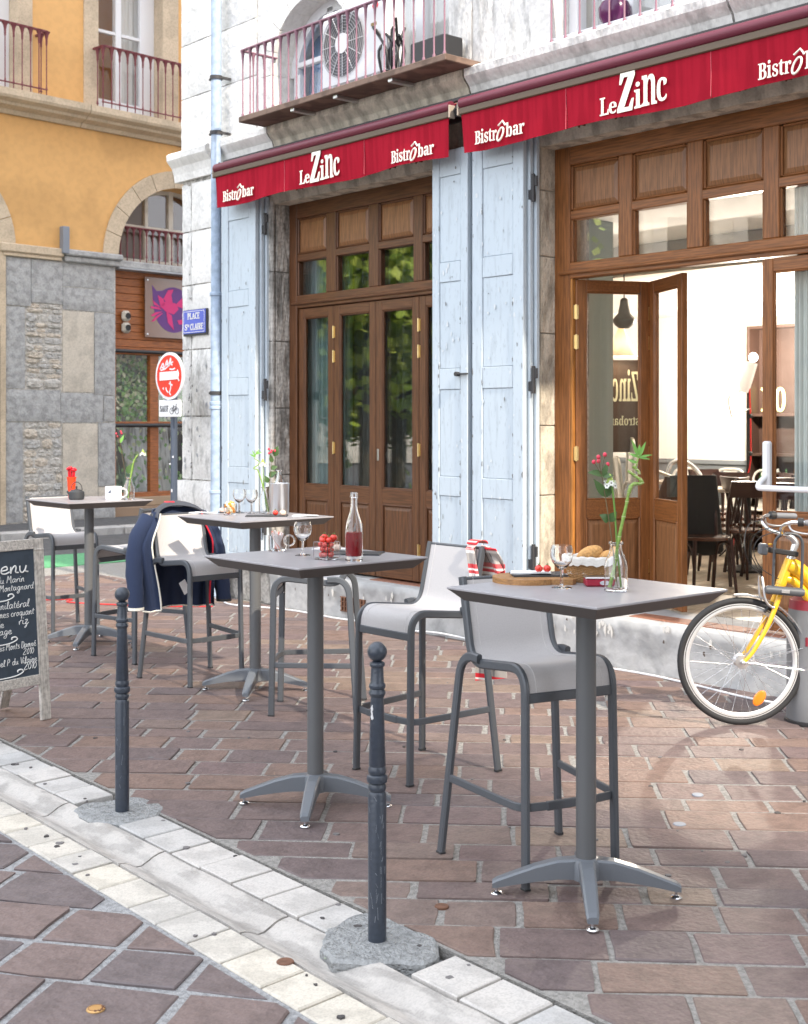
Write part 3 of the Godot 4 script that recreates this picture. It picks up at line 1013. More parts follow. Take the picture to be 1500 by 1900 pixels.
	var bow := PackedVector3Array()
	for k in 21:
		var an := PI - PI * k / 20.0
		bow.append(V(-9.37 + 0.545 * cos(an), 4.90 + 0.545 * sin(an), -0.24))
	obj("arched_frame", Geo.new().rail(bow, V(0, 0, 1), 0.10, 0.06), M.window_white, win)
	glazing(-9.95, -8.79, 4.43, 5.5, -0.25, win)
	# other windows upstairs
	for s in [[-8.70, -7.60], [-6.50, -5.40]]:
		win = part("window", b)
		piece("frame", V(s[0], 4.47, -0.3), V(s[0] + 0.09, 5.9, -0.2), M.window_white, win, 0.006)
		piece("frame", V(s[1] - 0.09, 4.47, -0.3), V(s[1], 5.9, -0.2), M.window_white, win, 0.006)
		piece("frame", V((s[0] + s[1]) / 2 - 0.05, 4.47, -0.3), V((s[0] + s[1]) / 2 + 0.05, 5.9, -0.2), M.window_white, win, 0.006)
		piece("sill", V(s[0] - 0.04, 4.41, -0.32), V(s[1] + 0.04, 4.475, 0.0), M.window_white, win, 0.008)
		for q in [[s[0] + 0.09, (s[0] + s[1]) / 2 - 0.05], [(s[0] + s[1]) / 2 + 0.05, s[1] - 0.09]]:
			glazing(q[0], q[1], 4.475, 5.9, -0.24, win)
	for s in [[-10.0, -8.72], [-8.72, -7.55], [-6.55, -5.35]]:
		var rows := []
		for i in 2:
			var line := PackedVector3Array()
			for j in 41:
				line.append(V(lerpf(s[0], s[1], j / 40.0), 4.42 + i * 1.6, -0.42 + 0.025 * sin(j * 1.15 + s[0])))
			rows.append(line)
		obj("curtain", Geo.new().sheet(rows, 0.004), mt("sky_reflection_blue", Color(0.16, 0.30, 0.50), 0.8) if s[0] < -9 else M.curtain, b)  # blue curtain colour stands in for sky reflected in the arched panes
	# flank, roof and inner floor close the block
	piece("flank_wall", V(-11.54, 0, -12), V(-11.1, 16, -0.55), wall, b, 0.0)
	piece("roof", V(-11.7, 16, -12), V(8.2, 16.3, 0.3), M.beige_stone, b, 0.0)
	piece("back_wall", V(-11.54, 0, -12.4), V(8, 16, -12.0), wall, b, 0.0)
	piece("side_wall", V(7.6, 0, -12), V(8, 16, -0.6), wall, b, 0.0)
	piece("upper_floor", V(-11.1, 4.1, -12), V(7.6, 4.3, -0.6), wall, b, 0.0)
	# --- the step, worn and patched
	g2 = Geo.new()
	var fn := FastNoiseLite.new()
	fn.seed = 5
	fn.frequency = 1.6
	var rows2 := []
	var prof2 := [[0.33, -0.30], [0.337, -0.10], [0.336, -0.02], [0.325, 0.012], [0.27, 0.020], [0.20, 0.012], [0.10, 0.012], [-0.06, 0.016]]
	for i in prof2.size():
		var line := PackedVector3Array()
		for j in 131:
			var x := lerpf(-9.985, 2.4, j / 130.0)
			var nz := fn.get_noise_2d(x * 3.0, prof2[i][0] * 9.0)
			var amp = 0.010 if i in [3, 4] else 0.003
			line.append(V(x, prof2[i][0] + nz * (amp if i < 5 and i > 0 else 0.0), prof2[i][1] + nz * amp))
		rows2.append(line)
	g2.sheet(rows2, 0.0, true)
	g2.span(V(-9.98, -0.05, -0.6), V(2.4, 0.32, -0.02))
	obj("step", g2, M.step_cement, b)
	var x := -9.9
	while x < -4.2:
		var l := rnd(0.28, 0.34)
		if x < -7.5 or x > -6.62:
			piece("threshold_tile", V(x + 0.004, 0.30, -0.30), V(x + l - 0.004, 0.343, -0.12), mt("terracotta", Color(0.30, 0.13, 0.08), 0.7, {"tex": M.t_grain, "scale": 2.0}) if rng.randf() < 0.7 else M.step_cement, b, 0.004)
		x += l
	var vg := part("vent_grille", b)
	for k in 9:
		piece("vent_bar", V(-8.91 + k * 0.037, 0.06, 0.010), V(-8.895 + k * 0.037, 0.185, 0.034), M.rust, vg, 0.002)
	for k in 4:
		piece("vent_bar", V(-8.925, 0.06 + k * 0.039, 0.012), V(-8.59, 0.07 + k * 0.039, 0.030), M.rust, vg, 0.002)
	# --- shutters folded against the wall
	shutter(b, -10.632, -10.064, 0.36, 3.79, 0.125, 3)
	shutter(b, -7.637, -7.236, 0.36, 3.80, 0.125, 3)
	shutter(b, -7.185, -6.651, 0.36, 3.80, 0.125, 3)
	for p in [V(-9.985, 3.52, 0.07), V(-9.985, 1.99, 0.07), V(-9.985, 0.75, 0.07), V(-6.60, 3.40, 0.07), V(-6.60, 2.0, 0.07), V(-6.60, 0.7, 0.07)]:
		strap_hinge(b, p)
	var latch := Geo.new()
	latch.bar(V(-7.34, 2.06, 0.14), V(-7.215, 2.06, 0.15), 0.03, 0.012, Vector3.UP, 0.003)
	latch.tube(PackedVector3Array([V(-7.335, 2.06, 0.125), V(-7.335, 2.06, 0.16)]), 0.018, 10)
	obj("latch", latch, M.iron, b)
	rng.seed = 808
	for s in [[-10.632, -10.064], [-7.637, -7.236], [-7.185, -6.651]]:
		flakes("paint_chips", b, s[0], s[1], 0.4, 3.75, 0.1262, 46, 0.020, mt("bare_wood", Color(0.17, 0.17, 0.17), 0.9), true)
		flakes("old_paint", b, s[0], s[1], 0.4, 3.7, 0.1258, 40, 0.035, mt("worn_paint", Color(0.60, 0.63, 0.65), 0.9), false)
	flakes("stains", b, -11.43, -11.33, 0.9, 3.4, 0.0095, 44, 0.030, mt("seam_dirt", Color(0.055, 0.045, 0.042), 0.95), false)
	flakes("grey_stains", b, -11.5, -10.8, 0.6, 2.3, 0.0093, 26, 0.050, mt("grey_dirt", Color(0.33, 0.34, 0.36), 0.95), false)
	flakes("cement_patches", b, -9.6, -3.6, 0.20, 0.32, 0.034, 60, 0.055, mt("pale_lime", Color(0.68, 0.65, 0.60), 0.9), false)
	flakes("holes", b, -9.6, -3.6, 0.18, 0.31, 0.0365, 26, 0.030, mt("hole_brown", Color(0.10, 0.075, 0.06), 0.95), false)
	# --- joinery of the two door openings
	var lc := [[-9.845, -9.404], [-9.262, -8.801], [-8.67, -8.215], [-8.10, -7.60]]
	var rc := [[-6.476, -6.02], [-5.898, -5.428], [-5.301, -4.834], [-4.715, -4.26]]
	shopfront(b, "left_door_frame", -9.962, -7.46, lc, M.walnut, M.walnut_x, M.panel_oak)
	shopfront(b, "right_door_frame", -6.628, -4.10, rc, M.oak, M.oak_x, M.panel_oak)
	var e := [-9.835, -9.308, -8.722, -8.160, -7.60]
	for k in 4:
		var hs := []
		if k == 0: hs = [e[1] - e[0]]
		if k == 2: hs = [e[3] - e[2]]
		door_leaf(b, V(e[k] + 0.001, 0, -0.225), 0.0, e[k + 1] - e[k] - 0.002, M.walnut, M.walnut_x, M.walnut, hs, "pane" if k == 0 else "mirror_pane")
	obj("lock_plate", Geo.new().span(V(-8.70, 1.36, -0.203), V(-8.676, 1.46, -0.198), 0.002), M.steel, b)
	# folded pair standing open, then the leaf with the push bar
	var la := atan2(0.893, 0.45)
	door_leaf(b, V(-6.462, 0, -0.225), la, 0.595, M.oak, M.oak_x, M.panel_oak, [0.0, 0.595])
	var lb := atan2(-0.498, 0.868)
	door_leaf(b, V(-6.165, 0, -0.752), lb, 0.60, M.oak, M.oak_x, M.panel_oak, [])
	piece("door_edge", V(0, 0, 0), V(0.004, 0.001, 0.001), M.oak, b, 0.0).position = V(-5.645, 0.4, -0.46)
	piece("hinge_post", V(-6.476, 0.345, -0.26), V(-6.455, 2.745, -0.19), M.sunlit_oak, b, 0.003)  # oak colour brightened to stand for sun on the door reveal
	var ld := door_leaf(b, V(-4.852, 0, -0.225), 0.0, 0.60, M.oak, M.oak_x, M.panel_oak, [])
	piece("box", V(0.028, 1.27, 0.022), V(0.082, 1.57, 0.07), M.window_white, ld, 0.012).name = "push_bar_box"
	var pb := Geo.new()
	pb.tube(corner_path([V(0.055, 1.35, 0.05), V(0.045, 1.30, 0.12), V(0.05, 1.275, 0.14), V(0.70, 1.275, 0.14)], [0, 0.02, 0.02, 0], 4), 0.020, 10)
	obj("push_bar", pb, M.window_white, ld)
	# curtains behind the doors, plus a dark sheet added to bring out reflections
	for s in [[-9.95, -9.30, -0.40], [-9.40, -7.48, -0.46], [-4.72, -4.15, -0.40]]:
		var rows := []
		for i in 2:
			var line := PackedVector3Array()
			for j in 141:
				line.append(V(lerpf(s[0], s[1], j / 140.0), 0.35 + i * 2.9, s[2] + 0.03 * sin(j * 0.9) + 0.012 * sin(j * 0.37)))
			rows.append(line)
		obj("curtain", Geo.new().sheet(rows, 0.004), M.teal_curtain if s[0] < -9.5 else mt("dark_backing_sheet", Color(0.035, 0.045, 0.043), 0.95) if s[0] < -6 else mt("pale_curtain", Color(0.50, 0.57, 0.55), 0.9, {"back": Color(0.2, 0.25, 0.24)}), b)
	# dark void over the curtains, between transom and ceiling
	balcony_upstairs(b)
	window_rail(b)
	awning(-10.47, -7.24, [[-10.31, 0.17, "bistrobar"], [-9.13, 0.0, "zinc"], [-7.905, 0.17, "bistrobar"]], [-9.36, -8.26], "red fabric awning over the left door with its valance hanging straight", 0.0)
	awning(-7.13, -3.95, [[-6.955, 0.17, "bistrobar"], [-5.77, 0.0, "zinc"], [-4.53, 0.17, "bistrobar"]], [-6.076, -4.88], "red fabric awning over the open right door, running out of the picture", 0.0)
	downpipe()
	air_conditioner()
	street_plate()

func balcony_upstairs(b: Node) -> void:
	var bal := part("balcony", b)
	piece("slab", V(-9.95, 4.40, -0.02), V(-7.20, 4.452, 0.39), mt("slab_brown", Color(0.19, 0.125, 0.095), 0.85, {"tex": M.t_blot, "scale": 0.8}), bal, 0.006)
	for x in [-9.2, -8.6, -7.9]:
		piece("bracket", V(x, 4.37, 0.0), V(x + 0.05, 4.40, 0.36), M.alu, bal, 0.004)
	for s in [[V(-9.93, 5.05, 0.365), V(-7.22, 5.05, 0.365)], [V(-9.93, 5.05, 0.365), V(-9.93, 5.05, -0.02)], [V(-7.22, 5.05, 0.365), V(-7.22, 5.05, -0.02)]]:
		obj("handrail", Geo.new().bar(s[0], s[1], 0.038, 0.014, Vector3.UP, 0.003), M.mauve_iron, bal)
	var n := 24
	for k in n:
		baluster(bal, V(lerpf(-9.915, -7.235, k / (n - 1.0)), 4.45, 0.365), 0.595, M.mauve_iron, 0.0)
	for k in 2:
		baluster(bal, V(-9.93, 4.45, 0.12 + 0.12 * k), 0.595, M.mauve_iron, 0.0)
	# plants and a dark trough on the balcony
	obj("trough", Geo.new().span(V(-7.75, 4.46, 0.06), V(-7.35, 4.66, 0.26), 0.01), M.soft_black, bal)
	var g := Geo.new()
	for k in 16:
		var p := V(-8.02 + rnd(-0.07, 0.07), 4.47, 0.22 + rnd(-0.05, 0.05))
		g.tube(curve([p, p + V(rnd(-0.05, 0.05), 0.2, rnd(-0.04, 0.04)), p + V(rnd(-0.14, 0.14), rnd(0.25, 0.42), rnd(-0.1, 0.1))], 4), 0.012, 5)
	obj("dry_plant", g, M.soft_black, bal)

func baluster(parent: Node, at: Vector3, h: float, m: Material, splay: float) -> void:
	var g := Geo.new()
	g.lathe([Vector2(0.013, 0), Vector2(0.013, 0.02), Vector2(0.007, 0.035), Vector2(0.0065, h - 0.14), Vector2(0.009, h - 0.10), Vector2(0.013 + splay * 0.3, h - 0.035), Vector2(0.022 + splay, h)], 8, at)
	obj("baluster", g, m, parent)

func window_rail(b: Node) -> void:
	var r := part("window_rail", b)
	for k in 9:
		baluster(r, V(-6.47 + k * 0.135, 4.43, 0.02), 0.6, M.mauve_iron, 0.0)
	obj("handrail", Geo.new().bar(V(-6.50, 5.03, 0.02), V(-5.37, 5.03, 0.02), 0.035, 0.014, Vector3.UP, 0.003), M.mauve_iron, r)
	var pot := thing("flower_pot", "purple flower pot on the window ledge above the right awning", "flower pot", V(-5.98, 4.475, -0.10))
	obj("pot", Geo.new().lathe([Vector2(0.0, 0), Vector2(0.075, 0), Vector2(0.11, 0.06), Vector2(0.115, 0.12), Vector2(0.095, 0.16), Vector2(0.085, 0.16), Vector2(0.10, 0.11), Vector2(0.0, 0.05)], 24), mt("purple_glaze", Color(0.09, 0.01, 0.07), 0.25), pot)

# ---------------------------------------------------------------- awnings and lettering
func letters(text: String, h: float, sx: float, skew: float, at: Vector3, parent: Node, called := "lettering") -> float:
	var f := SystemFont.new()
	f.font_names = PackedStringArray(["Droid Serif"])
	f.font_weight = 700
	var t := TextMesh.new()
	t.text = text
	t.font = f
	t.font_size = 64
	t.pixel_size = 0.01
	t.depth = 0.002 / maxf(h, 0.01)
	t.curve_step = 0.5
	t.horizontal_alignment = HORIZONTAL_ALIGNMENT_LEFT
	t.vertical_alignment = VERTICAL_ALIGNMENT_BOTTOM
	var bx := t.get_aabb()
	var k := h / maxf(bx.size.y, 0.01)
	var o := put(called, t, M.lettering_white, parent)
	o.transform = Transform3D(Basis(V(k * sx, 0, 0), V(k * skew, k, 0), V(0, 0, h)), at - V(bx.position.x * k * sx + bx.position.y * k * skew, bx.position.y * k, -0.001))
	return bx.size.x * k * sx

func fit(text: String, w: float, h: float, at: Vector3, parent: Node) -> void:
	var o := letters(text, h, 1.0, 0.0, at, parent)
	parent.get_child(parent.get_child_count() - 1).free()
	letters(text, h, w / o, 0.0, at, parent)

func awning(x0: float, x1: float, words: Array, seams: Array, label: String, _d: float) -> void:
	var a := thing("awning", label, "awning", Vector3.ZERO, 0.0, "red awnings over the bistro doors")
	piece("wall_rail", V(x0 - 0.07, 4.145, 0.02), V(x1 + 0.04, 4.175, 0.17), M.iron, a, 0.004)
	piece("back_board", V(x0 - 0.05, 4.02, 0.03), V(x1 + 0.03, 4.145, 0.05), M.iron, a, 0.004)
	obj("housing_bar", Geo.new().tube(PackedVector3Array([V(x0 + 0.18, 4.125, 0.15), V(x1, 4.125, 0.15)]), 0.016, 8), mt("wood_bar", Color(0.42, 0.27, 0.17), 0.7), a)
	for x in [x0 - 0.065, x1 + 0.03]:
		obj("end_plate", Geo.new().plate(PackedVector2Array([Vector2(0.02, 4.15), Vector2(0.22, 4.15), Vector2(0.30, 4.04), Vector2(0.28, 3.99), Vector2(0.02, 4.02)]), Transform3D(Basis(V(0, 0, 1), V(0, 1, 0), V(-1, 0, 0)), V(x + 0.006, 0, 0)), 0.006), M.iron, a)
	# the furled cloth: out of the box, over the front bar
	var rows := []
	for i in 7:
		var f := i / 6.0
		var line := PackedVector3Array()
		for j in 34:
			line.append(V(lerpf(x0, x1, j / 33.0), lerpf(4.12, 4.075, f) + 0.018 * sin(PI * f) + rnd(-0.002, 0.002), lerpf(0.07, 0.305, f)))
		rows.append(line)
	obj("furled_cloth", Geo.new().sheet(rows, 0.004, true), M.awning_red, a)
	obj("front_roll", Geo.new().tube(PackedVector3Array([V(x0, 4.072, 0.288), V(x1, 4.072, 0.288)]), 0.042, 18), mt("roll_mauve", Color(0.13, 0.012, 0.030), 0.5), a)
	piece("front_bar", V(x0, 3.985, 0.268), V(x1, 4.034, 0.322), M.awning_bar, a, 0.006)
	for x in [x0 - 0.016, x1]:
		piece("bar_cap", V(x, 3.98, 0.262), V(x + 0.016, 4.08, 0.328), mt("cap_grey", Color(0.33, 0.27, 0.22), 0.6), a, 0.006)
	# valance in sewn widths, rippling a little
	var ends := [x0 + 0.012] + seams + [x1 - 0.012]
	for s in ends.size() - 1:
		rows = []
		for i in 9:
			var f := i / 8.0
			var line := PackedVector3Array()
			for j in 25:
				var x := lerpf(ends[s] + 0.002, ends[s + 1] - 0.002, j / 24.0)
				var pull := 0.008 * sin(x * 7.3 + x0) * f + 0.004 * sin(x * 17.0 + 3.0 * f) * f + 0.007 * sin(x * 3.1) * f * f + 0.002 * sin(x * 31.0 + 5.0 * f) * f - 0.010 * f
				var inw := 0.02 * f if (s == 0 and j < 4) else 0.0
				if s == ends.size() - 2 and j > 20:
					inw = -0.02 * f
				line.append(V(x + inw * (1.0 if j < 4 else 1.0), lerpf(3.987, 3.70 - 0.012 * sin((x - x0) * 4.0), f), 0.302 + pull))
			rows.append(line)
		obj("valance", Geo.new().sheet(rows, 0.0025, true), M.awning_red, a)
	for x in seams:
		obj("seam", Geo.new().tube(PackedVector3Array([V(x, 3.985, 0.305), V(x + 0.002, 3.85, 0.304), V(x, 3.705, 0.306)]), 0.0022, 5), mt("thread", Color(0.55, 0.10, 0.13), 0.8), a)
	for w in words:
		var z := 0.318
		if w[2] == "bistrobar":
			fit("Bistr", 0.225, 0.105, V(w[0], 3.735, z), a)
			# the tilted o under its hat
			var ring := PackedVector3Array()
			for k in 21:
				var an := TAU * k / 20.0
				ring.append(V(w[0] + 0.262 + 0.026 * cos(an) + 0.018 * sin(an), 3.770 + 0.045 * sin(an), z + 0.001))
			obj("letter_o", Geo.new().tube(ring, 0.0075, 6, false), M.lettering_white, a)
			obj("letter_hat", Geo.new().tube(PackedVector3Array([V(w[0] + 0.243, 3.835, z + 0.001), V(w[0] + 0.285, 3.862, z + 0.001), V(w[0] + 0.312, 3.825, z + 0.001)]), 0.007, 6), M.lettering_white, a)
			fit("bar", 0.185, 0.105, V(w[0] + 0.315, 3.737, z), a)
		else:
			fit("L", 0.076, 0.118, V(w[0] + 0.01, 3.735, z), a)
			fit("e", 0.063, 0.078, V(w[0] + 0.09, 3.734, z), a)
			var p: float = w[0] + 0.160
			# a tall slab Z drawn as one flat shape
			var zs := PackedVector2Array([Vector2(0, 0), Vector2(0.135, 0), Vector2(0.150, 0.085), Vector2(0.132, 0.085), Vector2(0.105, 0.03), Vector2(0.062, 0.03), Vector2(0.158, 0.245), Vector2(0.158, 0.275), Vector2(0.028, 0.275), Vector2(0.018, 0.195), Vector2(0.036, 0.195), Vector2(0.06, 0.243), Vector2(0.098, 0.243), Vector2(0, 0.028)])
			obj("letter_z", Geo.new().plate(zs, Transform3D(Basis(V(0.92, 0, 0), V(0, 0.93, 0), V(0, 0, 1)), V(p, 3.728, z)), 0.002), M.lettering_white, a)
			fit("i", 0.058, 0.172, V(p + 0.142, 3.732, z), a)
			fit("n", 0.122, 0.198, V(p + 0.203, 3.735, z), a)
			fit("c", 0.078, 0.152, V(p + 0.325, 3.742, z), a)

func downpipe() -> void:
	var d := thing("downpipe", "pale blue drainpipe running down the corner of the bistro building", "drainpipe", V(-10.715, 0, 0.13))
	for s in [[0.02, 0.30, 0.058], [0.30, 1.02, 0.056], [1.02, 1.83, 0.053], [1.83, 2.92, 0.053], [2.92, 9.5, 0.050]]:
		obj("pipe_length", Geo.new().tube(PackedVector3Array([V(0, s[0], 0), V(0, s[1], 0)]), s[2], 20), M.pipe_blue, d)
	for y in [1.02, 1.83, 1.87, 2.92]:
		obj("collar", Geo.new().lathe([Vector2(0.056, y - 0.02), Vector2(0.063, y - 0.012), Vector2(0.063, y + 0.012), Vector2(0.056, y + 0.02)], 20), M.pipe_blue, d)
	for y in [1.97, 4.47, 5.0, 6.2]:
		obj("clamp", Geo.new().lathe([Vector2(0.055, y - 0.018), Vector2(0.062, y - 0.018), Vector2(0.062, y + 0.018), Vector2(0.055, y + 0.018)], 20).span(V(0.03, y - 0.01, -0.13), V(0.06, y + 0.01, 0.0)).span(V(-0.10, y - 0.01, -0.02), V(-0.05, y + 0.01, 0.02)), M.iron, d)

func air_conditioner() -> void:
	var a := thing("air_conditioner", "white air conditioner with a round fan grille standing on the upstairs balcony", "air conditioner", V(-8.44, 4.456, 0.17))
	obj("casing", Geo.new().box(V(0, 0.36, 0), V(0.84, 0.64, 0.22), 0.018), M.window_white, a)
	for x in [-0.28, 0.28]:
		obj("foot", Geo.new().box(V(x, 0.02, 0), V(0.06, 0.04, 0.24), 0.004), M.alu, a)
	var fan := part("fan_grille", a)
	fan.position = V(-0.12, 0.38, 0.112)
	obj("fan_well", Geo.new().plate(circle(0.27, 40), Transform3D(Basis(), V(0, 0, -0.002)), 0.004), mt("fan_shade", Color(0.16, 0.16, 0.17), 0.8), fan)
	for k in 9:
		obj("ring_wire", Geo.new().tube(ring_path(V(0, 0, 0.012), 0.075 + k * 0.025, 40), 0.0032, 5, false), mt("wire_grey", Color(0.30, 0.30, 0.32), 0.5), fan)
	for k in 12:
		var an := TAU * k / 12.0
		obj("spoke_wire", Geo.new().tube(PackedVector3Array([V(cos(an) * 0.06, sin(an) * 0.06, 0.010), V(cos(an) * 0.275, sin(an) * 0.275, 0.010)]), 0.004, 5), M.window_white, fan)
	obj("hub", Geo.new().plate(circle(0.085, 28), Transform3D(Basis(), V(0, 0, 0.008)), 0.012), M.window_white, fan)
	obj("badge", Geo.new().span(V(0.24, 0.44, 0.111), V(0.31, 0.465, 0.113)), mt("bronze_badge", Color(0.25, 0.17, 0.06), 0.5), a)
	# three red lozenges near the top corner
	for q in [[0.295, 0.640], [0.272, 0.600], [0.318, 0.600]]:
		obj("red_lozenge", Geo.new().plate(PackedVector2Array([Vector2(q[0] - 0.017, q[1]), Vector2(q[0], q[1] - 0.028), Vector2(q[0] + 0.017, q[1]), Vector2(q[0], q[1] + 0.028)]), Transform3D(Basis(), V(0, 0, 0.111)), 0.002), mt("mark_red", Color(0.6, 0.03, 0.05), 0.5), a)

func circle(r: float, n: int) -> PackedVector2Array:
	var p := PackedVector2Array()
	for k in n:
		p.append(Vector2(r * cos(TAU * k / n), r * sin(TAU * k / n)))
	return p

func ring_path(c: Vector3, r: float, n: int, bx := Vector3.RIGHT, by := Vector3.UP) -> PackedVector3Array:
	var p := PackedVector3Array()
	for k in n + 1:
		p.append(c + bx * (r * cos(TAU * k / n)) + by * (r * sin(TAU * k / n)))
	return p

func street_plate() -> void:
	var s := thing("street_sign", "blue enamel street name plate PLACE Ste CLAIRE on the corner pier", "street sign", V(-11.262, 2.69, 0.024))
	obj("backing", Geo.new().box(V(0.004, -0.004, -0.004), V(0.445, 0.262, 0.012), 0.003), M.iron, s)
	obj("enamel", Geo.new().box(V(-0.004, 0.004, 0.006), V(0.415, 0.236, 0.010), 0.004), mt("enamel_blue", Color(0.10, 0.13, 0.52), 0.25), s)
	for q in [[V(0.375, 0.004, 0), V(0, 0.104, 0)], [V(0.375, 0.004, 0), V(0, -0.104, 0)]]:
		obj("white_line", Geo.new().box(V(-0.004, 0.004, 0.0118) + q[1], q[0] + V(0, 0, 0.001)), M.lettering_white, s)
	for q in [-0.193, 0.185]:
		obj("white_line", Geo.new().box(V(q, 0.004, 0.0118), V(0.004, 0.212, 0.001)), M.lettering_white, s)
	fit("PLACE", 0.225, 0.062, V(-0.122, 0.030, 0.0125), s)
	fit("S", 0.042, 0.062, V(-0.168, -0.078, 0.0125), s)
	fit("te", 0.035, 0.030, V(-0.122, -0.046, 0.0125), s)
	fit("CLAIRE", 0.235, 0.062, V(-0.068, -0.078, 0.0125), s)

# ---------------------------------------------------------------- the ochre house across the side street
func leaf_shape(n := 6, wide := 0.36) -> PackedVector2Array:
	var p := PackedVector2Array()
	for k in n + 1:
		var t := float(k) / n
		p.append(Vector2(t, wide * sin(PI * pow(t, 0.8))))
	for k in range(n - 1, 0, -1):
		var t := float(k) / n
		p.append(Vector2(t, -wide * sin(PI * pow(t, 0.8))))
	return p

func blade(g: Geo, base: Vector3, dir: Vector3, up: Vector3, length: float, wide: float, droop := 0.0, fold := 0.12) -> void:
	# a leaf: a folded, drooping blade
	var d := dir.normalized()
	var s := d.cross(up).normalized()
	var u := s.cross(d)
	var rows := []
	for i in 6:
		var t := i / 5.0
		var w := wide * sin(PI * pow(t * 0.96 + 0.03, 0.75))
		var c := base + d * (length * t) - u * (droop * t * t)
		rows.append(PackedVector3Array([c - s * w + u * (fold * w), c, c + s * w + u * (fold * w)]))
	g.sheet(rows, 0.0)

func ochre_house() -> void:
	var h := thing("ochre_house", "old ochre yellow house on grey stone ground floor across the side street", "house", V(-19.661, 0, -2.088), atan2(0.995, -0.1))
	var oc: Material = M.ochre
	# walls left and right of the shop arch, and above
	piece("wall", V(-0.33, 0, -0.6), V(1.72, 4.42, -0.022), M.rubble0, h, 0.0)
	piece("wall", V(4.48, 0, -0.6), V(9, 6.6, -0.01), oc, h, 0.0)
	var g := Geo.new()
	var p := PackedVector2Array([Vector2(4.48, 4.42), Vector2(4.48, 6.62), Vector2(-0.33, 6.62), Vector2(-0.33, 4.42), Vector2(1.74, 4.42)])
	for k in range(1, 20):
		var an := PI - PI * k / 20.0
		p.append(Vector2(3.10 + 1.36 * cos(an), 4.42 + 1.36 * sin(an)))
	g.plate(p, Transform3D(Basis(), V(0, 0, -0.55)), 0.55)
	obj("wall", g, oc, h)
	# the arch on the left, half out of the picture
	g = Geo.new()
	p = PackedVector2Array([Vector2(-0.33, 4.42), Vector2(-0.33, 6.62), Vector2(-2.75, 6.62), Vector2(-2.75, 4.42)])
	for k in range(1, 16):
		var an := PI - PI * k / 16.0
		p.append(Vector2(-1.60 + 1.15 * cos(an), 4.42 + 1.15 * sin(an)))
	p.append(Vector2(-0.45, 4.42))
	g.plate(p, Transform3D(Basis(), V(0, 0, -0.55)), 0.55)
	obj("wall", g, oc, h)
	piece("wall", V(-3.2, 0, -0.6), V(-2.75, 6.6, 0), M.beige_stone, h, 0.0)
	for q in [[-1.60, 1.15, 0.28, 9], [3.10, 1.36, 0.29, 11]]:
		for k in q[3]:
			var a0: float = PI - PI * k / q[3] - 0.004
			var a1: float = PI - PI * (k + 1) / q[3] + 0.004
			p = PackedVector2Array()
			for m in 4:
				var an := lerpf(a0, a1, m / 3.0)
				p.append(Vector2(q[0] + (q[1] - 0.006) * cos(an), 4.43 + (q[1] - 0.006) * sin(an)))
			for m in 4:
				var an := lerpf(a1, a0, m / 3.0)
				p.append(Vector2(q[0] + (q[1] + q[2]) * cos(an), 4.43 + (q[1] + q[2]) * sin(an)))
			obj("arch_stone", Geo.new().plate(p, Transform3D(Basis(), V(0, 0, -0.3)), 0.33), M.beige_stone, h)
	# doorway under the left arch
	piece("beige_jamb", V(-0.98, 0, -0.5), V(-0.335, 4.42, 0.025), M.beige_stone, h, 0.01)
	piece("gate", V(-2.7, 0, -0.3), V(-0.44, 3.2, 0.03), mt("gate_brown", Color(0.16, 0.11, 0.09), 0.7, {"tex": M.t_wood, "scale": Vector3(3, 0.2, 3)}), h, 0.006)
	piece("gate_head", V(-2.7, 3.2, -0.3), V(-0.42, 5.6, -0.1), M.beige_stone, h, 0.006)
	# impost mouldings
	piece("impost", V(-0.45, 4.36, -0.2), V(0.68, 4.50, 0.07), M.beige_stone, h, 0.02)
	piece("impost", V(-0.40, 4.30, -0.2), V(0.66, 4.36, 0.04), M.beige_stone, h, 0.01)
	piece("impost", V(0.69, 4.40, -0.3), V(1.80, 4.50, 0.11), M.grey_ashlar, h, 0.02)
	piece("impost", V(0.71, 4.30, -0.3), V(1.74, 4.40, 0.06), M.grey_ashlar, h, 0.02)
	# ashlars of the pier: big grey bands, buff fields, and rubble
	var rub: Array = [M.rubble0, M.rubble1, M.rubble2]
	for q in [[-0.32, 0.12, 3.53, 4.29, "grey_ashlar"], [0.125, 0.70, 3.60, 4.29, "grey_ashlar"], [0.705, 1.70, 3.90, 4.29, "grey_ashlar"], [0.705, 1.70, 3.52, 3.895, "grey_ashlar"],
		[-0.32, 0.02, 2.22, 3.52, "grey_ashlar"], [0.70, 1.30, 2.18, 3.51, "buff_ashlar"], [1.305, 1.70, 2.14, 3.51, "grey_ashlar"],
		[-0.32, 0.66, 1.70, 2.21, "grey_ashlar"], [0.665, 1.48, 1.68, 2.17, "grey_ashlar"], [1.485, 1.70, 1.70, 2.13, "grey_ashlar"],
		[-0.32, -0.02, 0.1, 1.69, "grey_ashlar"], [0.70, 1.37, 0.30, 1.67, "buff_ashlar"], [1.375, 1.70, 0.62, 1.68, "grey_ashlar"], [0.70, 1.70, 0.09, 0.29, "grey_ashlar"], [1.375, 1.70, 0.30, 0.61, "buff_ashlar"]]:
		rugged("stone_block", V(q[0], q[2] + 0.004, -0.3), V(q[1] - 0.004, q[3] - 0.004, rnd(-0.006, 0.012)), M[q[4]], h, 0.004, 0.014)
	for f in [[0.03, 0.69, 2.225, 3.59], [-0.01, 0.69, 0.1, 1.69]]:
		var y: float = f[2]
		while y < f[3] - 0.03:
			var hh := minf(rnd(0.07, 0.17), f[3] - y)
			var x: float = f[0]
			while x < f[1] - 0.02:
				var ww := minf(rnd(0.14, 0.34), f[1] - x)
				if f[1] - x - ww < 0.08:
					ww = f[1] - x
				rubble(V(x, y, -0.03), ww, hh, rub[rng.randi_range(0, 2)], h)
				x += ww
			y += hh
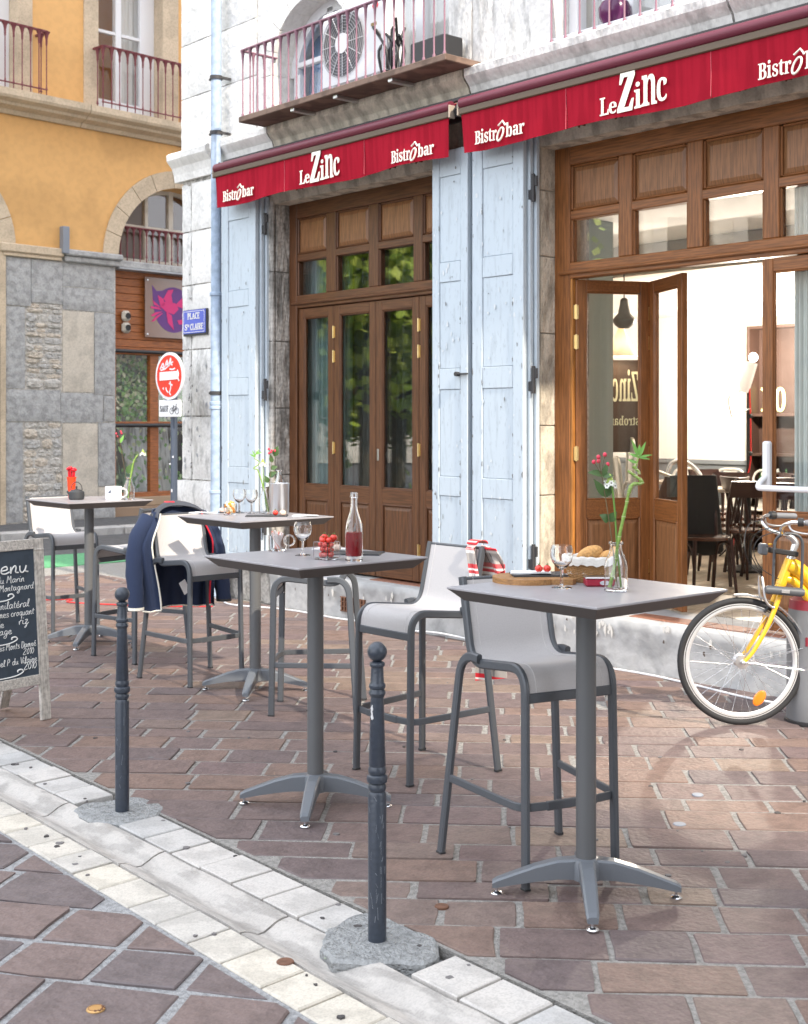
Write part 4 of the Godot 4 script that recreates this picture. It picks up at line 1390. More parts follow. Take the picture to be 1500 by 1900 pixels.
	piece("pipe_stub", V(0.63, 4.42, 0.0), V(0.75, 4.86, 0.12), mt("zinc", Color(0.22, 0.24, 0.28), 0.6), h, 0.01)
	# --- shop in the arch
	var wood: Material = mt("shop_wood", Color(0.40, 0.125, 0.030), 0.55, {"tex": M.t_wood, "scale": Vector3(0.4, 3.0, 0.4), "over": M.t_woodf, "scale2": Vector3(0.4, 6.0, 0.4)})
	var y := 2.98
	var k2 := 0
	while y < 4.26:
		piece("sign_plank", V(1.80, y, -0.30), V(4.44, y + 0.125, -0.20 + 0.004 * (k2 % 2)), wood, h, 0.006)
		y += 0.13
		k2 += 1
	piece("shop_post", V(1.735, 0.3, -0.32), V(1.80, 4.30, -0.15), mt("shop_post", Color(0.46, 0.20, 0.07), 0.5, {"tex": M.t_wood, "scale": Vector3(3, 0.3, 3)}), h, 0.006)
	for q in [[2.85, 2.975], [1.60, 1.70], [0.40, 0.48]]:
		piece("shop_rail", V(1.80, q[0], -0.30), V(4.44, q[1], -0.19), wood, h, 0.006)
	for q in [[1.80, 1.86], [2.56, 2.74], [3.46, 3.62], [4.34, 4.44]]:
		piece("shop_stile", V(q[0], 0.48, -0.30), V(q[1], 2.85, -0.20), wood, h, 0.006)
	for yy in [2.90, 1.635]:
		obj("black_rail", Geo.new().tube(PackedVector3Array([V(1.72, yy, -0.12), V(4.46, yy, -0.12)]), 0.032, 10), M.soft_black, h)
	piece("shop_base", V(1.74, 0.02, -0.30), V(4.44, 0.24, -0.12), mt("base_brown", Color(0.30, 0.20, 0.13), 0.7), h, 0.01)
	piece("shop_base", V(1.74, 0.245, -0.30), V(4.44, 0.40, -0.16), mt("base_brown2", Color(0.36, 0.25, 0.16), 0.7), h, 0.01)
	for q in [[1.86, 2.56], [2.74, 3.46], [3.62, 4.34]]:
		glazing(q[0], q[1], 0.48, 1.60, -0.25, h)
		glazing(q[0], q[1], 1.70, 2.85, -0.25, h)
	piece("shop_back", V(1.7, 0.0, -2.6), V(4.5, 4.4, -2.5), mt("backdrop_pale", Color(0.20, 0.25, 0.20), 0.9), h, 0.0)
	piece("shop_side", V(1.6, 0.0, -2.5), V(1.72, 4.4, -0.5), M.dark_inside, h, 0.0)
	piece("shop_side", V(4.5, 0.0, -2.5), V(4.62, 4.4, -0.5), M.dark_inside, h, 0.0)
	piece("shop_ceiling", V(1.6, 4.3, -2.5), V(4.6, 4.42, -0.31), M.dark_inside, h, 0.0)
	# a pale sheet hanging like falling water in the window
	var rows := []
	for i in 12:
		var f := i / 11.0
		var line := PackedVector3Array()
		for j in 25:
			var u := j / 24.0
			line.append(V(lerpf(2.05 + 0.45 * (1.0 - f), 3.4, u), lerpf(0.35, 1.95, f), -0.62 + 0.035 * sin(u * 21.0 + f * 3.0) - 0.25 * f * u))
		rows.append(line)
	obj("hanging_sheet", Geo.new().sheet(rows, 0.004, true), mt("sheet_white", Color(0.66, 0.70, 0.70), 0.9, {"tex": noise_tex(95, 0.02, 0.35, 1.0, FastNoiseLite.TYPE_SIMPLEX, 256, 4, 0.25, 0.5), "scale": Vector3(2.0, 0.25, 2.0)}), h)
	# ivy behind the panes
	var cols := [Color(0.10, 0.28, 0.06), Color(0.18, 0.40, 0.10), Color(0.36, 0.52, 0.26), Color(0.60, 0.64, 0.44), Color(0.05, 0.15, 0.07)]
	for c in 5:
		g = Geo.new()
		for k in 420:
			var yy := rnd(0.5, 2.9)
			var xx := rnd(1.80, 3.6)
			if yy < 1.7 and xx > 2.0 + (1.7 - yy) * 0.05 and rng.randf() < 0.85:
				continue
			var up := V(rnd(-0.5, 0.5), rnd(-0.3, 0.6), 1.0).normalized()
			var d := V(rnd(-1, 1), rnd(-1, 0.6), 0)
			d = (d - up * d.dot(up)).normalized()
			blade(g, V(xx, yy, -0.45 - rnd(0.0, 0.14)), d, up, rnd(0.06, 0.11), rnd(0.025, 0.042), 0.01)
		obj("ivy_leaves", g, mt("ivy%d" % c, cols[c], 0.5, {"back": Color(0.05, 0.12, 0.03)}), h).set_meta("kind", "stuff")
	g = Geo.new()
	for k in 26:
		var an := rnd(-0.3, PI + 0.3)
		blade(g, V(2.12, 0.46, -0.42), V(cos(an) * 0.8, rnd(0.45, 1.2), 0.35 * sin(k * 2.4)), V(0, 0.3, 1), rnd(0.35, 0.62), 0.03, rnd(0.05, 0.25), 0.3)
	obj("agave_leaves", g, mt("agave", Color(0.06, 0.17, 0.08), 0.45), h)
	# fanlight with its railing
	var fan := part("fanlight", h)
	for q in [[2.55, 2.62], [3.06, 3.16], [3.60, 3.67]]:
		piece("bar", V(q[0], 4.45, -0.42), V(q[1], 5.72, -0.34), M.cream1, fan, 0.006)
	piece("bar", V(1.84, 5.05, -0.42), V(4.36, 5.11, -0.345), M.cream1, fan, 0.006)
	piece("bar", V(1.76, 4.43, -0.42), V(4.44, 4.52, -0.345), M.cream1, fan, 0.006)
	g = Geo.new()
	var arc := PackedVector3Array()
	for k in 25:
		var an := PI - PI * k / 24.0
		arc.append(V(3.10 + 1.32 * cos(an), 4.43 + 1.32 * sin(an), -0.38))
	g.rail(arc, V(0, 0, 1), 0.07, 0.08)
	obj("bar", g, M.cream1, fan)
	glazing(1.80, 4.42, 4.45, 5.78, -0.385, fan)
	piece("fan_back", V(1.7, 4.43, -1.2), V(4.5, 5.9, -1.1), mt("brown_inside", Color(0.10, 0.06, 0.04), 0.9), h, 0.0)
	piece("fan_sill", V(1.74, 4.30, -0.40), V(4.46, 4.42, 0.02), M.grey_ashlar, h, 0.015)
	piece("lead_flashing", V(1.76, 4.27, -0.30), V(4.44, 4.30, 0.05), mt("lead", Color(0.35, 0.36, 0.38), 0.5), h, 0.004)
	var fr := part("fan_railing", h)
	obj("handrail", Geo.new().bar(V(1.78, 5.02, -0.10), V(4.42, 5.02, -0.10), 0.03, 0.016), M.red_iron, fr)
	for k in 20:
		iron_bar(fr, V(1.88 + k * 0.133, 4.44, -0.10), 0.57)
	# --- ledge and upper floor
	var prof := PackedVector2Array([Vector2(-0.1, 6.52), Vector2(0.06, 6.52), Vector2(0.10, 6.58), Vector2(0.24, 6.62), Vector2(0.26, 6.66), Vector2(0.36, 6.70), Vector2(0.38, 6.74), Vector2(0.38, 6.84), Vector2(-0.1, 6.86)])
	for q in [[-3.2, 0.98], [0.985, 3.1], [3.105, 9.0]]:
		obj("ledge", Geo.new().plate(prof, Transform3D(Basis(V(0, 0, 1), V(0, 1, 0), V(-1, 0, 0)), V(q[1] - 0.003, 0, 0)), q[1] - q[0] - 0.006), M.beige_stone, h)
	for q in [[0.13, 1.08], [3.0, 9.0]]:
		piece("wall", V(q[0], 6.62, -0.6), V(q[1], 10.2, 0.0), oc, h, 0.0)
	piece("wall", V(-3.2, 10.2, -0.6), V(9, 15.5, 0.0), oc, h, 0.0)
	for q in [[-0.14, 0.13], [1.08, 1.36], [2.66, 3.0]]:
		piece("stone_surround", V(q[0], 6.84, -0.4), V(q[1], 9.8, 0.03), M.beige_stone, h, 0.01)
	for q in [[1.36, 2.66], [-1.5, -0.14]]:
		piece("lintel", V(q[0], 9.5, -0.4), V(q[1], 10.2, 0.03), M.beige_stone, h, 0.01)
		french_window(h, q[0], q[1], 6.88, 9.5)
		rows = []
		for i in 2:
			var line := PackedVector3Array()
			for j in 61:
				line.append(V(lerpf(q[0], q[1], j / 60.0), 6.86 + i * 2.8, -0.42 + 0.02 * sin(j * 1.3)))
			rows.append(line)
		if q[0] > 0:
			obj("curtain", Geo.new().sheet(rows.map(func(l): return l.slice(26)), 0.004), M.curtain, h)
			piece("inner_wall", V(1.3, 6.8, -1.4), V(2.8, 10, -1.3), mt("warm_room", Color(0.42, 0.22, 0.07), 0.9), h, 0.0)
		else:
			obj("curtain", Geo.new().sheet(rows, 0.004), M.curtain, h)
	for q in [[1.26, 3.12], [-2.0, 0.21]]:
		var r := part("balcony_railing", h)
		obj("handrail", Geo.new().bar(V(q[0], 7.86, 0.32), V(q[1], 7.86, 0.32), 0.045, 0.028), M.red_iron, r)
		obj("bottom_rail", Geo.new().bar(V(q[0], 6.94, 0.32), V(q[1], 6.94, 0.32), 0.03, 0.016), M.red_iron, r)
		for e in q:
			obj("return_rail", Geo.new().bar(V(e, 7.86, 0.32), V(e, 7.86, 0.0), 0.045, 0.028), M.red_iron, r)
			iron_bar(r, V(e, 6.86, 0.30), 1.0)
			iron_bar(r, V(e, 6.86, 0.14), 1.0)
		var n := int((q[1] - q[0]) / 0.145)
		for k in range(1, n):
			iron_bar(r, V(lerpf(q[0], q[1], float(k) / n), 6.86, 0.32), 1.0)
	# roof and the unseen sides
	piece("roof", V(-3.4, 15.5, -8), V(9.2, 15.8, 0.5), M.beige_stone, h, 0.0)
	piece("side_wall", V(-3.2, 0, -8), V(-2.8, 15.5, -0.6), oc, h, 0.0)
	piece("back_wall", V(-3.2, 0, -8.3), V(9, 15.5, -8.0), oc, h, 0.0)
	# --- things fixed to it
	var s := thing("shop_sign", "brown acrylic shop sign with a purple and pink bird emblem on wooden planks", "sign", h.transform * V(2.98, 3.68, -0.13), h.rotation.y)
	obj("sign_board", Geo.new().box(V(0, 0, 0), V(1.16, 1.04, 0.012), 0.003), mt("acrylic", Color(0.20, 0.115, 0.085), 0.22, {"coat": 0.4}), s)
	for q in [[-0.53, 0.47], [-0.53, -0.47], [0.53, 0.47], [0.53, -0.47]]:
		obj("fixing", Geo.new().lathe([Vector2(0.018, -0.06), Vector2(0.018, 0.012), Vector2(0.012, 0.018), Vector2(0, 0.018)], 12), M.steel, s).transform = Transform3D(Basis(V(1, 0, 0), V(0, 0, 1), V(0, -1, 0)), V(q[0], q[1], 0.0))
	var purple: Material = mt("emblem_purple", Color(0.10, 0.018, 0.17), 0.5)
	var pink: Material = mt("emblem_pink", Color(0.58, 0.01, 0.15), 0.5)
	p = PackedVector2Array([Vector2(-0.44, 0.39), Vector2(-0.34, 0.29)])
	for k in 23:
		var an := deg_to_rad(125.0 - k * 13.5)
		p.append(Vector2(0.02 + 0.40 * cos(an) * (1.0 if k < 20 else 1.02), -0.02 + 0.40 * sin(an)))
	p.append(Vector2(-0.41, 0.05))
	obj("emblem", Geo.new().plate(p, Transform3D(Basis(), V(0, 0, 0.0065)), 0.002), purple, s)
	for q in [[[-0.16, 0.06], [-0.26, 0.02], [-0.32, 0.22], [-0.20, 0.16]], [[-0.12, 0.1], [-0.20, 0.16], [-0.10, 0.32], [0.02, 0.34], [-0.03, 0.24], [0.0, 0.1]], [[-0.26, 0.02], [-0.16, 0.12], [0.06, 0.10], [0.13, 0.0], [0.02, -0.10], [-0.14, -0.06]], [[-0.14, -0.05], [-0.02, -0.12], [0.0, -0.25], [0.03, -0.38], [-0.10, -0.25]], [[0.05, 0.06], [0.2, 0.2], [0.32, 0.12], [0.22, 0.02]], [[0.1, -0.2], [0.3, -0.16], [0.3, -0.24], [0.14, -0.27]], [[-0.24, 0.0], [-0.42, 0.12], [-0.46, 0.22], [-0.40, 0.05]], [[-0.24, -0.03], [-0.46, -0.02], [-0.47, 0.02], [-0.30, 0.01]], [[-0.22, -0.06], [-0.42, -0.16], [-0.47, -0.14], [-0.36, -0.08]], [[-0.2, -0.08], [-0.40, -0.24], [-0.46, -0.25], [-0.34, -0.14]]]:
		p = PackedVector2Array()
		for e in q:
			p.append(Vector2(e[0], e[1]))
		obj("emblem_feather", Geo.new().plate(p, Transform3D(Basis(), V(0, 0, 0.0095)), 0.002), pink, s)
	var box := Node3D.new()
	for k in 2:
		var e := thing("wall_speaker", ["small cream speaker with black cone, upper of two on the planks", "small cream speaker with black cone, lower of two on the planks"][k], "speaker", h.transform * V(2.02, 3.50 - k * 0.2, -0.15), h.rotation.y, "cream speakers on the shop front")
		obj("housing", Geo.new().box(V(0, 0, 0), V(0.17, 0.18, 0.10), 0.04), M.cream1, e)
		obj("cone", Geo.new().lathe([Vector2(0.052, 0.0), Vector2(0.052, 0.008), Vector2(0.03, 0.002), Vector2(0, 0.004)], 18), M.black, e).transform = Transform3D(Basis(V(1, 0, 0), V(0, 0, 1), V(0, -1, 0)), V(0.012, 0, 0.05))
	box.free()

func rubble(at: Vector3, w: float, hh: float, m: Material, parent: Node) -> void:
	# one rough stone of a rubble wall, with a bulging uneven face
	var out := []
	var inn := []
	var n := 12
	var pr := rnd(0.012, 0.04)
	for k in n:
		var an := TAU * k / n
		var e := pow(pow(absf(cos(an)), 4.0) + pow(absf(sin(an)), 4.0), -0.25)
		var px := 0.5 + 0.485 * cos(an) * e
		var py := 0.5 + 0.485 * sin(an) * e
		out.append(at + V(px * w + rnd(-0.008, 0.008), py * hh + rnd(-0.007, 0.007), 0))
		inn.append(at + V((0.5 + (px - 0.5) * 0.78) * w + rnd(-0.006, 0.006), (0.5 + (py - 0.5) * 0.74) * hh + rnd(-0.004, 0.004), pr + rnd(-0.010, 0.010)))
	var c := at + V(w * rnd(0.4, 0.6), hh * rnd(0.4, 0.6), pr + rnd(-0.008, 0.014))
	var g := Geo.new()
	for k in n:
		var q := (k + 1) % n
		g.quad(out[k], out[q], inn[q], inn[k], V(0, 0, 1))
		g.face(inn[k], inn[q], c, V(0, 0, 1))
	obj("rubble_stone", g, m, parent)

func iron_bar(parent: Node, at: Vector3, hgt: float) -> void:
	# a bar with a bracketed head, so that neighbours meet in small arches
	var g := Geo.new()
	g.tube(PackedVector3Array([at, at + V(0, hgt, 0)]), 0.010, 6)
	g.lathe([Vector2(0.010, hgt * 0.78), Vector2(0.018, hgt * 0.80), Vector2(0.020, hgt * 0.88), Vector2(0.034, hgt * 0.95), Vector2(0.062, hgt)], 6, at)
	g.lathe([Vector2(0.026, 0.08), Vector2(0.016, 0.10), Vector2(0.010, 0.15)], 6, at)
	obj("iron_bar", g, M.red_iron, parent)

func french_window(parent: Node, x0: float, x1: float, y0: float, y1: float) -> void:
	var w := part("french_window", parent)
	var m: Material = M.window_white
	var xm := (x0 + x1) / 2 - 0.09
	for q in [[x0, x0 + 0.07], [xm - 0.06, xm + 0.06], [x1 - 0.30, x1]]:
		piece("frame", V(q[0], y0, -0.30), V(q[1], y1, -0.22), m, w, 0.008)
	for yy in [y0, y0 + 1.38, y1 - 0.1]:
		var hh := 0.26 if yy == y0 else 0.055
		for q in [[x0 + 0.07, xm - 0.06], [xm + 0.06, x1 - 0.30]]:
			piece("glazing_bar", V(q[0], yy, -0.29), V(q[1], yy + hh, -0.225), m, w, 0.006)
	for q in [[x0 + 0.07, xm - 0.06], [xm + 0.06, x1 - 0.30]]:
		glazing(q[0], q[1], y0, y1, -0.26, w)

# ---------------------------------------------------------------- what stands round the square and shows in the panes, with one added sun blocker
func surroundings() -> void:
	# the pale terrace of houses across the square, seen mirrored in the glass
	var h := thing("pale_house", "pale apartment house across the square with rows of windows", "house", V(-40, 0, 29), atan2(0.78, -0.62) )
	piece("wall", V(-16, 0, -8), V(16, 15, 0), mt("pale_render", Color(0.70, 0.66, 0.58), 0.9, {"tex": M.t_blot, "scale": 0.2}), h, 0.0)
	var wm: Material = mt("window_dark", Color(0.05, 0.06, 0.07), 0.15)
	for r in 4:
		for c in 9:
			var x := -14.2 + c * 3.4
			piece("window", V(x, 1.2 + r * 3.5, -0.05), V(x + 1.1, 3.2 + r * 3.5, 0.03), wm, h, 0.0)
			piece("shutter", V(x - 0.62, 1.2 + r * 3.5, 0.0), V(x - 0.04, 3.2 + r * 3.5, 0.06), mt("grey_shutter", Color(0.5, 0.48, 0.44), 0.7), h, 0.0)
			piece("shutter", V(x + 1.14, 1.2 + r * 3.5, 0.0), V(x + 1.72, 3.2 + r * 3.5, 0.06), M.grey_shutter, h, 0.0)
	h.rotation.y = atan2(0.78, -0.62)
	# an unseen house added on the sun side to keep the foreground in shade
	var o := thing("sun_blocker_house", "tall unseen house added to keep the foreground in shade", "house", V(13, 0, 14.1))
	piece("wall", V(-4, 0, -9.3), V(9, 17, 9), M.pale_render, o, 0.0)
	for r in 4:
		for c in 4:
			piece("window", V(-4.03, 1.2 + r * 3.6, -7.5 + c * 4.0), V(-3.95, 3.4 + r * 3.6, -6.3 + c * 4.0), wm, o, 0.0)
	# plane trees
	for t in [[V(-18.3, 0, 7.5), 1], [V(-23.0, 0, 14.5), 2], [V(-21.5, 0, 11.0), 3]]:
		var tr := thing("plane_tree", ["", "leafy plane tree nearest the bistro, beside the side street", "leafy plane tree farther out in the square", "leafy plane tree behind the nearest one"][t[1]], "tree", t[0], 0.0, "plane trees on the square")
		rng.seed = 100 + t[1]
		var g := Geo.new()
		g.tube(curve([V(0, -0.1, 0), V(0.05, 1.5, 0), V(-0.08, 3.2, 0.06), V(0, 5.0, 0)], 5), 0.17, 12)
		var tips := []
		for k in 9:
			var an := TAU * k / 9.0 + rnd(-0.3, 0.3)
			var tip = V(cos(an) * rnd(1.0, 2.3), rnd(2.2, 6.0), sin(an) * rnd(1.0, 2.3))
			tips.append(tip)
			g.tube(curve([V(0, 1.5 + 0.3 * k, 0), tip * V(0.45, 0.8, 0.45), tip], 4), 0.06, 6)
		obj("trunk", g, mt("plane_bark", Color(0.13, 0.115, 0.085), 0.9, {"tex": M.t_blot, "scale": 1.0}), tr)
		for c in 3:
			g = Geo.new()
			for k in 2400:
				var cc: Vector3 = tips[rng.randi_range(0, 8)]
				var off := V(rng.randfn(), rng.randfn() * 0.8, rng.randfn()) * 0.85
				var up := V(rng.randfn(), rng.randfn() + 0.8, rng.randfn()).normalized()
				var d := V(rng.randfn(), rng.randfn(), rng.randfn())
				d = (d - up * d.dot(up)).normalized()
				var s := d.cross(up) * rnd(0.09, 0.14)
				var b := cc + off
				g.quad(b, b + d * 0.11 + s, b + d * 0.25, b + d * 0.11 - s)
			obj("crown", g, mt("leaf%d" % c, [Color(0.30, 0.40, 0.045), Color(0.40, 0.48, 0.08), Color(0.14, 0.22, 0.02)][c], 0.6, {"back": Color(0.16, 0.22, 0.01)}), tr).set_meta("kind", "stuff")
	rng.seed = 777
	# an open parasol of the terrace opposite
	var pa := thing("parasol", "beige parasol open over the terrace opposite", "parasol", V(-22.0, 0, 9.6))
	obj("pole", Geo.new().tube(PackedVector3Array([V(0, -0.03, 0), V(0, 2.7, 0)]), 0.03, 10), M.alu, pa)
	var cn := Geo.new()
	for k in 8:
		var a0 := TAU * k / 8.0
		var a1 := TAU * (k + 1) / 8.0
		cn.quad(V(0, 2.72, 0), V(cos(a0) * 1.5, 2.15, sin(a0) * 1.5), V(cos((a0 + a1) / 2) * 1.40, 2.13, sin((a0 + a1) / 2) * 1.40), V(cos(a1) * 1.5, 2.15, sin(a1) * 1.5))
	obj("canopy", cn, mt("parasol_beige", Color(0.48, 0.36, 0.25), 0.9, {"back": Color(0.2, 0.15, 0.1)}), pa)

# ---------------------------------------------------------------- bar tables and stools
func bar_table(label: String, at: Vector3) -> Node3D:
	var t := thing("bar_table", label, "table", at, 0.0, "grey bar tables of the terrace")
	var g := Geo.new()
	var s := 0.352
	g.box(V(0, 1.096, 0), V(s * 2, 0.008, s * 2), 0.0015)
	obj("table_top", g, mt("laminate", Color(0.30, 0.287, 0.30), 0.36, {"tex": noise_tex(101, 0.02, 0.94, 1.04), "scale": 1.0, "spec": 0.5}), t)
	g = Geo.new()
	var a := []
	for q in [[s - 0.003, 1.0918], [s - 0.012, 1.084], [s - 0.045, 1.052], [s - 0.055, 1.050]]:
		a.append([V(-q[0], q[1], -q[0]), V(q[0], q[1], -q[0]), V(q[0], q[1], q[0]), V(-q[0], q[1], q[0])])
	for i in 3:
		for k in 4:
			var m: Vector3 = (a[i][k] + a[i][(k + 1) % 4]) * V(1, 0, 1)
			g.quad(a[i][k], a[i][(k + 1) % 4], a[i + 1][(k + 1) % 4], a[i + 1][k], m.normalized() + V(0, -0.5, 0))
	g.quad(a[3][0], a[3][1], a[3][2], a[3][3], V(0, -1, 0))
	obj("bevelled_edge", g, mt("edge_brown", Color(0.075, 0.066, 0.062), 0.5), t)
	g = Geo.new()
	g.lathe([Vector2(0.036, 0.135), Vector2(0.036, 1.05)], 28)
	obj("post", g, mt("table_grey", Color(0.098, 0.100, 0.104), 0.42, {"bump": M.t_rawf, "depth": 0.02, "scale": 4.0}), t)
	var base := part("base", t)
	obj("hub", Geo.new().lathe([Vector2(0.0, 0.06), Vector2(0.05, 0.065), Vector2(0.052, 0.125), Vector2(0.046, 0.138), Vector2(0.036, 0.142)], 28), mt("cast_grey", Color(0.135, 0.147, 0.165), 0.36, {"bump": M.t_rawf, "depth": 0.03, "scale": 4.0}), base)
	for k in 4:
		var an := PI / 4 + k * PI / 2
		var d := V(cos(an), 0, sin(an))
		var sd := V(-sin(an), 0, cos(an))
		g = Geo.new()
		var rings := []
		for q in [[0.03, 0.140, 0.068, 0.030], [0.10, 0.134, 0.066, 0.027], [0.18, 0.112, 0.056, 0.026], [0.26, 0.082, 0.042, 0.024], [0.318, 0.060, 0.030, 0.022], [0.334, 0.050, 0.028, 0.019]]:
			var c: Vector3 = d * q[0]
			var w: float = q[3]
			var e := 0.007
			rings.append([c + V(0, q[1], 0) - sd * (w - e), c + V(0, q[1], 0) + sd * (w - e), c + V(0, q[1] - e, 0) + sd * w, c + V(0, q[2], 0) + sd * w * 0.9, c + V(0, q[2], 0) - sd * w * 0.9, c + V(0, q[1] - e, 0) - sd * w])
		for i in rings.size() - 1:
			for m in 6:
				var p0: Vector3 = rings[i][m]
				var p1: Vector3 = rings[i][(m + 1) % 6]
				var mid: Vector3 = (p0 + p1) * 0.5 - (rings[i][0] + rings[i][4]) * 0.5
				g.quad(p0, p1, rings[i + 1][(m + 1) % 6], rings[i + 1][m], mid)
		var last: Array = rings[5]
		for m in range(1, 5):
			g.face(last[0], last[m], last[m + 1], d)
		obj("arm", g, M.cast_grey, base)
		g = Geo.new()
		g.lathe([Vector2(0.006, 0.03), Vector2(0.006, 0.014), Vector2(0.016, 0.012), Vector2(0.022, 0.006), Vector2(0.020, 0.001), Vector2(0, 0.0)], 18, d * 0.318)
		obj("glide", g, M.chrome, base)
	return t

func stool(label: String, at: Vector3, yaw: float) -> Node3D:
	# faces +x in its own axes
	var t := thing("bar_stool", label, "stool", at, yaw, "grey bar stools of the terrace")
	var fm: Material = mt("stool_grey", Color(0.070, 0.076, 0.086), 0.40, {"bump": M.t_rawf, "depth": 0.02, "scale": 4.0})
	for s in [-1.0, 1.0]:
		var up := V(0, 0, s)
		var side := corner_path([V(0.250, 0.0, 0.197 * s), V(0.236, 0.800, 0.190 * s), V(-0.158, 0.757, 0.188 * s), V(-0.232, 1.082, 0.188 * s)], [0, 0.10, 0.085, 0], 9)
		obj("side_frame", Geo.new().rail(side, up, 0.036, 0.024, 0.006), fm, t)
		var rear := corner_path([V(-0.075, 0.785, 0.202 * s), V(-0.195, 0.795, 0.212 * s), V(-0.250, 0.0, 0.275 * s)], [0, 0.10, 0], 9)
		obj("rear_leg", Geo.new().rail(rear, up, 0.036, 0.024, 0.006), fm, t)
		obj("foot_cap", Geo.new().box(V(0.250, 0.006, 0.197 * s), V(0.038, 0.012, 0.026), 0.003).box(V(-0.250, 0.006, 0.275 * s), V(0.038, 0.012, 0.026), 0.003), M.soft_black, t)
		# bolt heads
		obj("bolt", Geo.new().ball(V(0.226, 0.665, 0.182 * s), V(0.004, 0.004, 0.004), 8, 5).ball(V(0.226, 0.665, 0.170 * s), V(0.004, 0.004, 0.004), 8, 5), M.steel, t)
	obj("seat_rail", Geo.new().box(V(0.238, 0.690, 0), V(0.018, 0.036, 0.362), 0.003), fm, t)
	obj("top_rail", Geo.new().box(V(-0.233, 1.070, 0), V(0.018, 0.022, 0.362), 0.005), fm, t)
	# foot rests: side bars that bend into the front bar
	for s in [-1.0, 1.0]:
		var bar := corner_path([V(-0.231, 0.302, 0.252 * s), V(0.236, 0.296, 0.212 * s), V(0.252, 0.296, 0.10 * s)], [0, 0.05, 0], 6)
		obj("side_foot_bar", Geo.new().rail(bar, V(0, 1, 0), 0.014, 0.030, 0.003), fm, t)
	obj("front_foot_bar", Geo.new().box(V(0.252, 0.296, 0), V(0.017, 0.033, 0.22), 0.003), fm, t)
	# woven sling
	var path := corner_path([V(-0.226, 1.078, 0), V(-0.154, 0.768, 0), V(0.228, 0.812, 0), V(0.240, 0.705, 0)], [0, 0.085, 0.085, 0], 9)
	var g: Array = []
	for i in path.size():
		var line := PackedVector3Array()
		for j in 11:
			var u := lerpf(-1, 1, j / 10.0)
			var f := float(i) / (path.size() - 1)
			var sag := 0.010 * (1.0 - u * u) * sin(PI * clampf(f, 0, 1))
			line.append(path[i] + V(-sag * 0.4 if f < 0.4 else 0.0, -sag, u * 0.181))
		g.append(line)
	obj("sling", Geo.new().sheet(g, 0.004, true), mt("sling", Color(0.48, 0.46, 0.46), 0.72, {"bump": M.t_rawf, "depth": 0.05, "scale": 9.0, "tex": noise_tex(103, 0.03, 0.93, 1.05), "rim": 0.2, "back": Color(0.16, 0.155, 0.155)}), t)
	# sewn hems along the sides
	for s in [-1.0, 1.0]:
		var hem := PackedVector3Array()
		for i in path.size():
			hem.append(g[i][9 if s > 0 else 1] + V(0, 0.0012, 0))
		obj("hem", Geo.new().tube(hem, 0.0012, 4, false), mt("hem_thread", Color(0.60, 0.58, 0.57), 0.8), t)
	return t

func furniture() -> void:
	bar_table("nearest grey bar table, holding the bread basket and wooden board", V(-3.105, 0, 3.51))
	bar_table("second grey bar table, with the bottle of red drink and tomato jar", V(-4.63, 0, 3.56))
	bar_table("third grey bar table, with the steel wine bucket before the shutters", V(-6.86, 0, 2.34))
	bar_table("farthest grey bar table, with the black teapot and white mug", V(-9.17, 0, 2.28))
	var a := stool("grey bar stool tucked under the nearest table, beside the right bollard", V(-3.477, 0, 3.38), deg_to_rad(-14.4))
	copy_of(a, "grey bar stool on the facade side of the second table, striped towel on its back", V(-4.775, 0, 2.80), deg_to_rad(-90))
	copy_of(a, "grey bar stool seen edge-on behind the post of the second table", V(-6.168, 0, 2.37), deg_to_rad(-133.4))
	copy_of(a, "grey bar stool wearing the navy jacket, at the third table", V(-7.44, 0, 2.415), 0.0)
	copy_of(a, "grey bar stool seen from the side, left of the navy jacket at the far table", V(-8.445, 0, 2.27), deg_to_rad(-165.6))
	copy_of(a, "grey bar stool farthest left, behind the chalkboard at the far table", V(-9.93, 0, 2.13), 0.0)
	jacket()
	towel()

